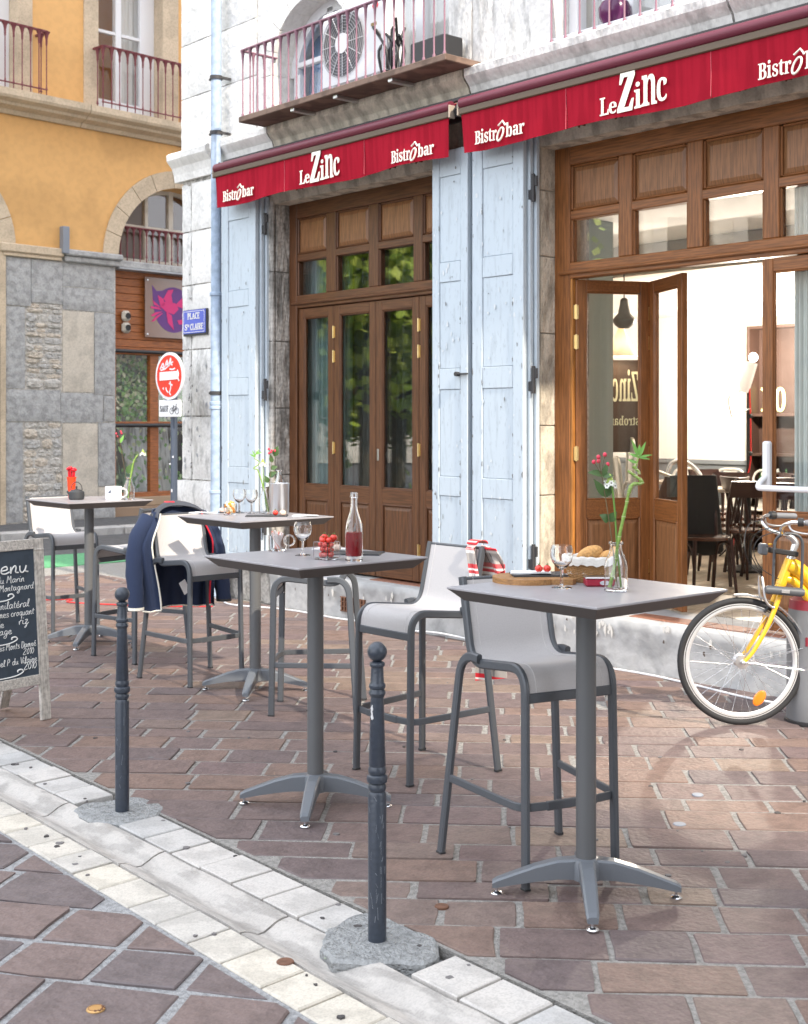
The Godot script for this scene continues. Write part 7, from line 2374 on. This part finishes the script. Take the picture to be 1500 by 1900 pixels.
# ---------------------------------------------------------------- the yellow bicycle (own axes: x to its rear, y up, z to its left)
func bicycle() -> void:
	var b := thing("bicycle", "yellow hire bicycle with grey U lock parked at the right edge", "bicycle", V(-4.296, 0, 0.835), deg_to_rad(48.9))
	var yel: Material = mt("bike_yellow", Color(0.78, 0.42, 0.015), 0.28, {"coat": 0.5})
	var rub: Material = mt("tyre_rubber", Color(0.018, 0.018, 0.020), 0.75)
	for q in [V(0, 0.357, 0), V(1.08, 0.357, 0)]:
		var w := part("wheel", b)
		w.position = q
		var g := Geo.new()
		g.lathe(ring_section(0.338, 0.0185, 12), 72, V(0, 0, 0), 1.2)
		var turn := Transform3D(Basis(V(1, 0, 0), PI / 2), Vector3.ZERO)
		obj("tyre", g, rub, w).transform = turn
		obj("rim", Geo.new().lathe([Vector2(0.322, -0.011), Vector2(0.322, 0.011), Vector2(0.300, 0.012), Vector2(0.290, 0.005), Vector2(0.290, -0.005), Vector2(0.300, -0.012), Vector2(0.322, -0.011)], 72), mt("rim_silver", Color(0.72, 0.73, 0.75), 0.3, {"metal": 0.6}), w).transform = turn
		obj("brake_line", Geo.new().lathe([Vector2(0.3125, 0.0118), Vector2(0.3145, 0.0126), Vector2(0.3165, 0.0118)], 72), M.soft_black, w).transform = turn
		obj("hub", Geo.new().lathe([Vector2(0, -0.05), Vector2(0.012, -0.05), Vector2(0.014, -0.036), Vector2(0.038, -0.034), Vector2(0.038, -0.028), Vector2(0.030, -0.024), Vector2(0.030, 0.024), Vector2(0.038, 0.028), Vector2(0.038, 0.034), Vector2(0.014, 0.036), Vector2(0.012, 0.05), Vector2(0, 0.05)], 28), M.alu, w).transform = turn
		for k in 36:
			var an := TAU * k / 36.0
			var side := 1.0 if k % 2 else -1.0
			var tw := (0.75 if (k / 2) % 2 else -0.75)
			obj("spoke", Geo.new().tube(PackedVector3Array([V(cos(an + tw) * 0.036, sin(an + tw) * 0.036, 0.031 * side), V(cos(an) * 0.292, sin(an) * 0.292, 0.0)]), 0.0013, 5, false), M.chrome, w)
		if q.x == 0.0:
			obj("reflector", Geo.new().ball(V(0.10, -0.205, 0.012), V(0.050, 0.030, 0.008), 16, 8, Basis(V(0, 0, 1), 0.95)), mt("reflector_orange", Color(0.85, 0.20, 0.01), 0.25, {"coat": 0.6}), w)
	# mudguards
	for q in [[0.0, -18.0, 96.0], [1.08, 10.0, 170.0]]:
		var rows := []
		for i in 33:
			var an := deg_to_rad(lerpf(q[1], q[2], i / 32.0))
			var line := PackedVector3Array()
			for k in 7:
				var u := lerpf(-1, 1, k / 6.0)
				var r := 0.376 - 0.009 * u * u
				line.append(V(q[0] + r * cos(an), 0.357 + r * sin(an), 0.026 * u))
			rows.append(line)
		obj("mudguard", Geo.new().sheet(rows, 0.0018), mt("guard_silver", Color(0.62, 0.63, 0.65), 0.25, {"metal": 0.8}), b)
	for s in [-1.0, 1.0]:
		for y in [0.44, 0.31]:
			obj("guard_stay", Geo.new().tube(PackedVector3Array([V(0.02, 0.357, 0.045 * s), V(0.365, y, 0.028 * s)]), 0.0022, 6), M.chrome, b)
	for y in [0.44, 0.31]:
		obj("stay_clip", Geo.new().box(V(0.372, y, 0), V(0.022, 0.016, 0.062), 0.003), M.soft_black, b)
	# fork
	for s in [-1.0, 1.0]:
		var p := curve([V(0.0, 0.357, 0.052 * s), V(0.055, 0.42, 0.054 * s), V(0.135, 0.56, 0.050 * s), V(0.195, 0.70, 0.040 * s), V(0.214, 0.75, 0.026 * s)], 6)
		var r := []
		for i in p.size():
			r.append(lerpf(0.0095, 0.0165, float(i) / (p.size() - 1)))
		obj("fork_blade", Geo.new().tube(p, r, 14), yel, b)
		obj("axle_nut", Geo.new().ball(V(0, 0.357, 0.066 * s), V(0.012, 0.012, 0.008), 12, 7), M.chrome, b)
	obj("fork_crown", Geo.new().tube(PackedVector3Array([V(0.205, 0.735, 0), V(0.222, 0.785, 0)]), 0.028, 16), yel, b)
	# head tube and frame
	obj("head_tube", Geo.new().tube(PackedVector3Array([V(0.222, 0.785, 0), V(0.276, 0.925, 0)]), 0.030, 18), yel, b)
	obj("headset", Geo.new().tube(PackedVector3Array([V(0.277, 0.927, 0), V(0.283, 0.945, 0)]), 0.024, 16).tube(PackedVector3Array([V(0.281, 0.938, 0), V(0.284, 0.944, 0)]), 0.030, 16), M.chrome, b)
	var dt := curve([V(0.265, 0.895, 0), V(0.33, 0.86, 0), V(0.42, 0.76, 0), V(0.49, 0.60, 0), V(0.54, 0.44, 0), V(0.60, 0.30, 0)], 8)
	var rr := []
	for i in dt.size():
		rr.append(lerpf(0.046, 0.040, float(i) / dt.size()))
	obj("down_tube", Geo.new().tube(dt, rr, 18), yel, b)
	var lt := curve([V(0.235, 0.82, 0), V(0.30, 0.80, 0), V(0.37, 0.72, 0), V(0.44, 0.60, 0), V(0.49, 0.48, 0)], 8)
	obj("brace_tube", Geo.new().tube(lt, 0.027, 14), yel, b)
	obj("seat_tube", Geo.new().tube(PackedVector3Array([V(0.60, 0.30, 0), V(0.78, 0.86, 0)]), 0.022, 14), yel, b)
	obj("chain_stay", Geo.new().tube(PackedVector3Array([V(0.60, 0.30, 0.03), V(1.08, 0.357, 0.055)]), 0.011, 10).tube(PackedVector3Array([V(0.60, 0.30, -0.03), V(1.08, 0.357, -0.055)]), 0.011, 10), yel, b)
	obj("seat_stay", Geo.new().tube(PackedVector3Array([V(0.73, 0.70, 0.02), V(1.08, 0.357, 0.055)]), 0.010, 10).tube(PackedVector3Array([V(0.73, 0.70, -0.02), V(1.08, 0.357, -0.055)]), 0.010, 10), yel, b)
	obj("saddle", Geo.new().ball(V(0.82, 0.92, 0), V(0.14, 0.035, 0.075), 16, 9), M.soft_black, b)
	obj("bumper", Geo.new().box(V(0.335, 0.86, 0.0), V(0.05, 0.05, 0.05), 0.015), M.soft_black, b)
	# stem and bars: swept back
	obj("stem", Geo.new().tube(curve([V(0.283, 0.94, 0), V(0.296, 0.985, 0), V(0.305, 1.015, 0), V(0.285, 1.045, 0), V(0.255, 1.062, 0)], 5), [0.016, 0.016, 0.017, 0.018, 0.018, 0.019, 0.019, 0.020, 0.020, 0.020, 0.020, 0.020, 0.019, 0.019, 0.018, 0.018, 0.018, 0.018, 0.018, 0.018, 0.017], 14), M.alu, b)
	for s in [-1.0, 1.0]:
		var bar := curve([V(0.25, 1.062, 0.0), V(0.235, 1.065, 0.05 * s), V(0.19, 1.085, 0.14 * s), V(0.175, 1.125, 0.20 * s), V(0.215, 1.150, 0.255 * s), V(0.30, 1.150, 0.285 * s)], 6)
		obj("handlebar", Geo.new().tube(bar, 0.0115, 12), M.chrome, b)
		obj("grip", Geo.new().tube(PackedVector3Array([V(0.27, 1.151, 0.277 * s), V(0.285, 1.150, 0.281 * s), V(0.395, 1.145, 0.305 * s), V(0.402, 1.144, 0.306 * s)]), [0.014, 0.017, 0.0165, 0.010], 14), mt("grip_grey", Color(0.16, 0.165, 0.18), 0.6), b)
		obj("gear_shifter", Geo.new().tube(PackedVector3Array([V(0.238, 1.152, 0.266 * s), V(0.268, 1.152, 0.276 * s)]), 0.024, 14), M.soft_black, b)
		obj("brake_lever", Geo.new().tube(curve([V(0.20, 1.135, 0.235 * s), V(0.215, 1.105, 0.25 * s), V(0.28, 1.09, 0.275 * s), V(0.34, 1.095, 0.29 * s)], 4), 0.006, 8), M.alu, b)
	# lamp bracket
	obj("lamp_bracket", Geo.new().bar(V(0.125, 0.985, 0.03), V(0.31, 0.955, 0.03), 0.03, 0.03, Vector3.UP, 0.006), M.soft_black, b)
	obj("front_lamp", Geo.new().box(V(0.115, 0.985, 0.03), V(0.045, 0.062, 0.06), 0.008, Basis(V(0, 0, 1), -0.1)), mt("lamp_grey", Color(0.10, 0.105, 0.115), 0.5), b)
	obj("lamp_button", Geo.new().ball(V(0.155, 1.012, 0.03), V(0.012, 0.006, 0.012), 10, 6), yel, b)
	# U lock hanging in front of the head tube
	var u := corner_path([V(0.158, 0.77, 0.075), V(0.168, 1.075, 0.075), V(0.325, 1.075, 0.075), V(0.315, 0.77, 0.075)], [0, 0.075, 0.075, 0], 10)
	obj("lock_shackle", Geo.new().tube(u, 0.0085, 12), mt("lock_grey", Color(0.055, 0.058, 0.065), 0.4), b)
	obj("lock_body", Geo.new().tube(PackedVector3Array([V(0.118, 0.765, 0.075), V(0.130, 0.765, 0.075), V(0.315, 0.750, 0.075), V(0.33, 0.749, 0.075)]), [0.020, 0.024, 0.024, 0.018], 16), mt("lock_body", Color(0.075, 0.08, 0.09), 0.5), b)
	obj("lock_plate", Geo.new().box(V(0.222, 0.757, 0.0995), V(0.045, 0.018, 0.003), 0.003, Basis(V(0, 0, 1), -0.08)), M.alu, b)
	# brake arms on the fork
	for s in [-1.0, 1.0]:
		obj("brake_arm", Geo.new().tube(curve([V(0.165, 0.66, 0.05 * s), V(0.125, 0.70, 0.055 * s), V(0.115, 0.78, 0.045 * s), V(0.11, 0.83, 0.03 * s)], 4), 0.0075, 8), M.alu, b)
		obj("brake_pad", Geo.new().box(V(0.142, 0.655, 0.026 * s), V(0.06, 0.014, 0.016), 0.003, Basis(V(0, 0, 1), 0.9)), M.soft_black, b)
		obj("pivot_bolt", Geo.new().ball(V(0.165, 0.665, 0.06 * s), V(0.010, 0.010, 0.008), 10, 6), M.chrome, b)
	# cables looping from the bars to the brake
	for q in [[V(0.185, 1.13, 0.20), V(0.06, 1.09, 0.14), V(0.03, 0.99, 0.08), V(0.07, 0.90, 0.05), V(0.11, 0.84, 0.03)], [V(0.185, 1.13, -0.20), V(0.07, 1.11, -0.10), V(0.02, 1.01, 0.0), V(0.05, 0.90, 0.0), V(0.12, 0.83, 0.0)], [V(0.20, 1.10, 0.14), V(0.08, 1.06, 0.12), V(0.045, 0.98, 0.10), V(0.10, 0.88, 0.06), V(0.20, 0.82, 0.035)]]:
		obj("brake_cable", Geo.new().tube(curve(q, 8), 0.0026, 6), M.soft_black, b)

func ring_section(r: float, t: float, n: int) -> Array:
	var out := []
	for k in n + 1:
		var an := TAU * k / n
		out.append(Vector2(r + t * cos(an), t * sin(an)))
	return out

# ---------------------------------------------------------------- inside the bistro
func cafe_chair(label: String, at: Vector3, yaw: float) -> Node3D:
	# faces +x
	var c := thing("cafe_chair", label, "chair", at, yaw, "dark bentwood chairs inside")
	var m: Material = mt("chair_wood", Color(0.040, 0.014, 0.010), 0.35)
	var seat := PackedVector2Array()
	for k in 28:
		var an := TAU * k / 28.0
		seat.append(Vector2(0.19 * cos(an) * (1.0 if cos(an) > 0 else 0.95), 0.20 * sin(an)))
	obj("seat", Geo.new().prism(seat, 0.435, 0.462, 0.006), mt("seat_wood", Color(0.09, 0.035, 0.02), 0.22, {"coat": 0.4}), c)
	for s in [-1.0, 1.0]:
		obj("front_leg", Geo.new().tube(PackedVector3Array([V(0.15, 0.44, 0.15 * s), V(0.19, 0.0, 0.18 * s)]), [0.018, 0.012], 8), m, c)
		obj("rear_leg", Geo.new().tube(curve([V(-0.23, 0.0, 0.17 * s), V(-0.17, 0.44, 0.17 * s), V(-0.20, 0.70, 0.17 * s), V(-0.25, 0.86, 0.16 * s)], 5), 0.016, 8), m, c)
		obj("brace", Geo.new().tube(curve([V(0.165, 0.20, 0.165 * s), V(0.12, 0.37, 0.165 * s), V(0.0, 0.41, 0.165 * s), V(-0.12, 0.37, 0.165 * s), V(-0.19, 0.20, 0.168 * s)], 5), 0.010, 7), m, c)
	var rows := []
	for i in 4:
		var line := PackedVector3Array()
		for k in 9:
			var u := lerpf(-1, 1, k / 8.0)
			line.append(V(-0.225 - 0.012 * i - 0.03 * (1.0 - u * u), 0.74 + 0.045 * i, 0.18 * u))
		rows.append(line)
	obj("back_rest", Geo.new().sheet(rows, 0.014), m, c)
	for z in [-0.06, 0.06]:
		obj("back_slat", Geo.new().tube(PackedVector3Array([V(-0.175, 0.45, z), V(-0.235, 0.76, z)]), 0.010, 7), m, c)
	return c

func metal_chair(label: String, at: Vector3, yaw: float) -> Node3D:
	var c := thing("metal_chair", label, "chair", at, yaw, "pale metal chairs inside")
	var m: Material = mt("pale_metal", Color(0.62, 0.60, 0.56), 0.35, {"metal": 0.4})
	obj("seat", Geo.new().box(V(0, 0.45, 0), V(0.36, 0.02, 0.36), 0.008), m, c)
	for s in [-1.0, 1.0]:
		obj("front_leg", Geo.new().tube(PackedVector3Array([V(0.17, 0.45, 0.17 * s), V(0.22, 0.0, 0.22 * s)]), 0.016, 7), m, c)
		obj("rear_leg", Geo.new().tube(PackedVector3Array([V(-0.17, 0.45, 0.17 * s), V(-0.24, 0.0, 0.20 * s)]), 0.016, 7), m, c)
	obj("back_hoop", Geo.new().tube(corner_path([V(-0.17, 0.45, 0.17), V(-0.26, 0.85, 0.15), V(-0.26, 0.85, -0.15), V(-0.17, 0.45, -0.17)], [0, 0.10, 0.10, 0], 8), 0.014, 8), m, c)
	var rows := []
	for i in 4:
		rows.append(PackedVector3Array([V(-0.172 - 0.028 * i, 0.46 + 0.125 * i, -0.075), V(-0.18 - 0.028 * i, 0.46 + 0.125 * i, 0), V(-0.172 - 0.028 * i, 0.46 + 0.125 * i, 0.075)]))
	obj("back_splat", Geo.new().sheet(rows, 0.004), m, c)
	return c

func indoors() -> void:
	var r := thing("dining_room", "white dining room seen through the open right door", "room")
	var white: Material = mt("room_white", Color(0.78, 0.76, 0.73), 0.9)
	# floor of pale boards, laid along the room
	rng.seed = 31
	obj("floor_slab", Geo.new().span(V(-10.9, 0.05, -5.6), V(-1.6, 0.318, -0.6)), white, r)
	var x := -10.0
	while x < -3.2:
		var z := -5.6 + rnd(0, 0.6)
		while z < -0.62:
			var l := minf(rnd(0.8, 1.3), -0.62 - z)
			if l > 0.1:
				piece("floor_board", V(x + 0.002, 0.30, z + 0.002), V(x + 0.158, 0.330 + rnd(-0.001, 0.001), z + l - 0.002), mt("pale_board%d" % rng.randi_range(0, 2), [Color(0.50, 0.42, 0.33), Color(0.46, 0.38, 0.30), Color(0.54, 0.46, 0.37)][rng.randi_range(0, 2)], 0.35, {"tex": M.t_wood, "scale": Vector3(5, 1, 0.3)}), r, 0.002)
			z += l
		x += 0.16
	piece("door_mat_floor", V(-10.0, 0.30, -0.6), V(-4.1, 0.334, -0.3), M.step_cement, r, 0.0)
	piece("back_wall", V(-10.9, 0.3, -5.4), V(-1.6, 3.5, -5.2), white, r, 0.0)
	piece("side_wall", V(-10.9, 0.3, -5.2), V(-10.7, 3.5, -0.6), white, r, 0.0)
	piece("side_wall", V(-1.8, 0.3, -5.2), V(-1.6, 3.5, -0.6), white, r, 0.0)
	piece("ceiling", V(-10.9, 3.30, -5.4), V(-1.6, 3.5, -0.6), white, r, 0.0)
	piece("ceiling_beam", V(-10.7, 3.02, -2.6), V(-1.8, 3.30, -2.35), mt("beam_grey", Color(0.42, 0.37, 0.32), 0.8), r, 0.01)
	piece("ceiling_step", V(-10.7, 2.90, -5.2), V(-1.8, 3.30, -4.3), white, r, 0.01)
	piece("wainscot", V(-10.7, 0.33, -5.198), V(-1.8, 1.22, -5.16), mt("wainscot_grey", Color(0.17, 0.19, 0.21), 0.6), r, 0.004)
	piece("wainscot_cap", V(-10.7, 1.22, -5.198), V(-1.8, 1.27, -5.14), M.wainscot_grey, r, 0.004)
	piece("green_pier", V(-7.45, 0.33, -1.15), V(-6.872, 3.30, -0.61), mt("grey_green", Color(0.33, 0.39, 0.37), 0.8), r, 0.0)
	# shelf on the back wall
	var sh := thing("bookshelf", "dark wooden shelf with bottles and pale letters on the back wall", "shelf", V(-7.86, 0.33, -5.0))
	var dw: Material = mt("dark_shelf", Color(0.035, 0.016, 0.010), 0.6)
	piece("panel", V(-0.28, 0, -0.12), V(0.9, 2.35, -0.09), dw, sh, 0.0)
	for y in [0.0, 0.55, 1.0, 1.42, 2.35]:
		piece("shelf", V(-0.28, y, -0.12), V(0.9, y + 0.03, 0.10), dw, sh, 0.003)
	piece("upright", V(-0.31, 0, -0.12), V(-0.28, 2.38, 0.10), dw, sh, 0.003)
	for k in 9:
		var bt := thing("bottle", "%s bottle standing on the dark shelf, number %s from its left end" % [["green", "brown", "clear"][k % 3], ["one", "two", "three", "four", "five", "six", "seven", "eight", "nine"][k]], "bottle", V(-8.05 + k * 0.1, 0.91, -5.0), 0.0, "bottles on the dark shelf")
		obj("glass", Geo.new().lathe([Vector2(0, 0), Vector2(0.035, 0), Vector2(0.035, 0.18), Vector2(0.014, 0.23), Vector2(0.014, 0.29), Vector2(0, 0.29)], 14), mt(["bottle_green", "bottle_brown", "bottle_clear"][k % 3], [Color(0.03, 0.08, 0.03), Color(0.06, 0.03, 0.01), Color(0.4, 0.42, 0.4)][k % 3], 0.1), bt)
	var sv: Material = M.lettering_white
	M["lettering_white"] = mt("letter_lime", Color(0.62, 0.66, 0.28), 0.7)
	fit("no", 0.30, 0.26, V(-0.25, 1.47, -0.08), sh)
	M["lettering_white"] = sv
	# brown panel imitating the mirror image of the house-name sign opposite
	var pn := thing("sign_reflection_panel", "brown panel imitating a mirrored reflection of the Le Zinc lettering, behind the left door leaf", "panel", V(-7.86, 1.86, -2.54), atan2(0.754, 0.657))
	obj("panel", Geo.new().box(V(-0.02, -0.02, -0.012), V(0.40, 0.86, 0.02), 0.003), mt("panel_brown", Color(0.075, 0.05, 0.04), 0.5), pn)
	var lp := part("mirrored_lettering", pn)
	lp.transform = Transform3D(Basis(V(-1, 0, 0), V(0, 1, 0), V(0, 0, -1)), V(0, 0, 0.004))
	M["lettering_white"] = mt("letter_cream", Color(0.72, 0.74, 0.56), 0.7)
	fit("Zinc", 0.24, 0.30, V(-0.10, 0.02, -0.002), lp)
	fit("Le", 0.06, 0.11, V(-0.17, 0.02, -0.002), lp)
	fit("Bistrobar", 0.34, 0.09, V(-0.18, -0.20, -0.002), lp)
	M["lettering_white"] = sv
	# pendant and the lit cone behind it
	var pd := thing("pendant_lamp", "grey metal pendant lamp hanging behind the open door leaf", "lamp", V(-7.465, 2.66, -2.01))
	obj("cord", Geo.new().tube(PackedVector3Array([V(0, 0.12, 0), V(0, 0.69, 0)]), 0.006, 6), M.soft_black, pd)
	obj("shade", Geo.new().lathe([Vector2(0.045, -0.14), Vector2(0.08, -0.115), Vector2(0.098, -0.085), Vector2(0.10, -0.065), Vector2(0.082, -0.04), Vector2(0.055, -0.01), Vector2(0.040, 0.06), Vector2(0.034, 0.11), Vector2(0.018, 0.125), Vector2(0, 0.13)], 28), mt("pendant_grey", Color(0.10, 0.09, 0.08), 0.55), pd)
	var cl := thing("cone_lamp", "lit cream cone lamp glowing warm behind the pendant", "lamp", V(-7.74, 2.38, -2.30))
	obj("shade", Geo.new().lathe([Vector2(0.15, -0.09), Vector2(0.025, 0.17), Vector2(0, 0.17)], 24), mt("cone_shade", Color(0.78, 0.70, 0.60), 0.8, {"back": Color(0.5, 0.46, 0.40)}), cl)
	obj("lamp_bulb", Geo.new().ball(V(0, -0.02, 0), V(0.035, 0.04, 0.035), 14, 8), mt("bulb_warm", Color(1, 0.9, 0.7), 0.5, {"glow": Color(1.0, 0.85, 0.66), "power": 3.0}), cl)
	var wl := OmniLight3D.new()
	wl.name = "cone_lamp_light"
	wl.light_color = Color(1.0, 0.9, 0.75)
	wl.light_energy = 0.06
	wl.light_size = 0.03
	wl.omni_range = 12.0
	wl.omni_attenuation = 2.0
	wl.shadow_enabled = true
	wl.position = V(0, -0.02, 0)
	cl.add_child(wl)
	# the studio lamp on its stand
	var st := thing("studio_lamp", "lit studio lamp on a black stand inside the dining room", "studio lamp", V(-7.56, 0.33, -4.03), deg_to_rad(48.9))
	obj("stand", Geo.new().tube(PackedVector3Array([V(0, 0.25, 0), V(0, 1.45, 0)]), 0.016, 10).tube(PackedVector3Array([V(0, 1.40, 0), V(0.0, 1.95, 0)]), 0.011, 10), M.soft_black, st)
	for k in 3:
		var an := TAU * k / 3.0
		obj("stand_leg", Geo.new().tube(PackedVector3Array([V(0, 0.30, 0), V(cos(an) * 0.4, 0.0, sin(an) * 0.4)]), 0.010, 8), M.soft_black, st)
	for ky in [1.05, 1.42]:
		obj("knob", Geo.new().ball(V(0.02, ky, 0.02), V(0.025, 0.025, 0.025), 8, 6), M.soft_black, st)
	obj("lamp_head", Geo.new().tube(PackedVector3Array([V(-0.05, 1.66, 0), V(-0.035, 1.72, 0), V(0.03, 1.95, 0.02)]), [0.05, 0.062, 0.062], 18), M.window_white, st)
	obj("barn_door", Geo.new().box(V(-0.09, 1.45, 0.03), V(0.20, 0.006, 0.12), 0.0, Basis(V(0, 0, 1), 0.45)), M.alu, st)
	obj("yoke", Geo.new().tube(corner_path([V(-0.16, 1.40, 0), V(-0.21, 1.62, 0), V(-0.04, 1.68, 0)], [0, 0.08, 0], 5), 0.008, 7), M.alu, st)
	obj("power_lead", Geo.new().tube(curve([V(0.01, 1.70, 0.02), V(0.02, 1.3, 0.02), V(0.01, 0.9, 0.02), V(-0.12, 0.6, 0.03), V(-0.15, 0.1, 0.05)], 5), 0.008, 6), M.cable_red, st)
	obj("lamp_bulb", Geo.new().ball(V(0.045, 2.0, 0.03), V(0.042, 0.046, 0.042), 16, 10), mt("bulb_white", Color(1, 1, 1), 0.5, {"glow": Color(1.0, 0.97, 0.92), "power": 12.0}), st)
	var ol := OmniLight3D.new()
	ol.name = "studio_lamp_light"
	ol.light_color = Color(1.0, 0.95, 0.88)
	ol.light_energy = 6.0
	ol.light_size = 0.05
	ol.omni_range = 15.0
	ol.omni_attenuation = 2.0
	ol.shadow_enabled = true
	ol.position = V(0.045, 2.0, 0.03)
	st.add_child(ol)
	# chairs and tables
	var c := cafe_chair("dark wooden cafe chair nearest the open door, draped with a black coat", V(-6.27, 0.33, -1.55), deg_to_rad(-30))
	copy_of(c, "dark wooden cafe chair facing left, just behind the coat chair", V(-6.52, 0.33, -2.35), deg_to_rad(150))
	copy_of(c, "dark wooden cafe chair half hidden by the push bar leaf", V(-5.95, 0.33, -2.45), deg_to_rad(100))
	copy_of(c, "dark wooden cafe chair with reddish back in the second row inside", V(-7.05, 0.33, -2.75), deg_to_rad(200))
	copy_of(c, "dark wooden cafe chair farthest back, before the pale table", V(-7.2, 0.33, -3.7), deg_to_rad(240))
	copy_of(c, "dark wooden cafe chair right of the studio lamp stand", V(-6.6, 0.33, -3.3), deg_to_rad(120))
	copy_of(c, "dark wooden cafe chair seen past the push bar, beside the table", V(-6.81, 0.33, -3.06), deg_to_rad(60))
	copy_of(c, "dark wooden cafe chair under the back left table", V(-7.93, 0.33, -4.06), deg_to_rad(-20))
	copy_of(c, "dark wooden cafe chair between the coat chair and the metal hoop", V(-7.42, 0.33, -3.43), deg_to_rad(-70))
	var co := thing("black_coat", "black coat hung over the back of the chair nearest the open door", "coat", V(-6.47, 0.33, -1.665), deg_to_rad(-30))
	var rows := []
	for i in 9:
		var f := i / 8.0
		var line := PackedVector3Array()
		for k in 25:
			var an := TAU * k / 24.0
			line.append(V(0.0 + (0.055 + 0.035 * f) * cos(an) + 0.012 * sin(an * 4.0), 0.93 - f * 0.62 + 0.02 * sin(an * 3.0) * f, (0.19 + 0.06 * f) * sin(an)))
		rows.append(line)
	obj("body", Geo.new().sheet(rows, 0.008), M.black, co)
	obj("sleeve", Geo.new().tube(curve([V(0, 0.90, 0.19), V(0.02, 0.7, 0.27), V(0.04, 0.42, 0.28)], 5), 0.055, 12), M.black, co)
	for q in [[V(-7.0, 0.33, -3.2), "small dark table behind the coat chair"], [V(-6.3, 0.33, -3.0), "small dark table right of the studio lamp stand"], [V(-8.3, 0.33, -4.1), "small pale table in the back left of the room"]]:
		var t := thing("cafe_table", q[1], "table", q[0], 0.4, "small tables inside")
		obj("table_top", Geo.new().box(V(0, 0.74, 0), V(0.7, 0.03, 0.6), 0.006), mt("pale_top", Color(0.60, 0.52, 0.43), 0.25, {"coat": 0.3}), t)
		obj("column", Geo.new().lathe([Vector2(0.22, 0), Vector2(0.22, 0.02), Vector2(0.04, 0.06), Vector2(0.03, 0.72)], 18), M.soft_black, t)
	var mc := metal_chair("pale metal chair by the wainscot, the left of the back row", V(-8.75, 0.33, -4.6), deg_to_rad(-60))
	for k in 4:
		copy_of(mc, ["pale metal chair second from left in the back row by the wainscot", "pale metal chair in the middle of the back row by the wainscot", "pale metal chair fourth in the back row by the wainscot", "pale metal chair at the right end of the back row"][k], V(-8.35 + 0.42 * k, 0.33, -4.75), deg_to_rad(-70 - 10 * k))
	for k in 4:
		copy_of(mc, ["pale metal chair at the bottom of the stack behind the door leaf", "pale metal chair second from below in the stack behind the door leaf", "pale metal chair third from below in the stack behind the door leaf", "pale metal chair on top of the stack behind the door leaf"][k], V(-7.876 + 0.03 * k, 0.33 + 0.16 * k, -2.575 - 0.02 * k), deg_to_rad(50)).rotation.z = -0.12 * k
	var hp := thing("metal_hoop", "tall bent metal hoop handle standing among the chairs inside", "trolley handle", V(-7.9, 0.33, -3.6), deg_to_rad(48.9))
	obj("hoop", Geo.new().tube(curve([V(-0.28, 0.0, 0), V(-0.26, 0.8, 0), V(-0.16, 0.98, 0), V(0.0, 0.92, 0), V(0.10, 0.75, 0.05), V(0.2, 0.35, 0.1)], 7), 0.022, 10), M.chrome, hp)
	obj("wheel", Geo.new().lathe(ring_section(0.06, 0.015, 8), 20).lathe([Vector2(0, -0.01), Vector2(0.05, -0.01), Vector2(0.05, 0.01), Vector2(0, 0.01)], 16), M.soft_black, hp).transform = Transform3D(Basis(V(1, 0, 0), PI / 2), V(-0.28, 0.06, 0))
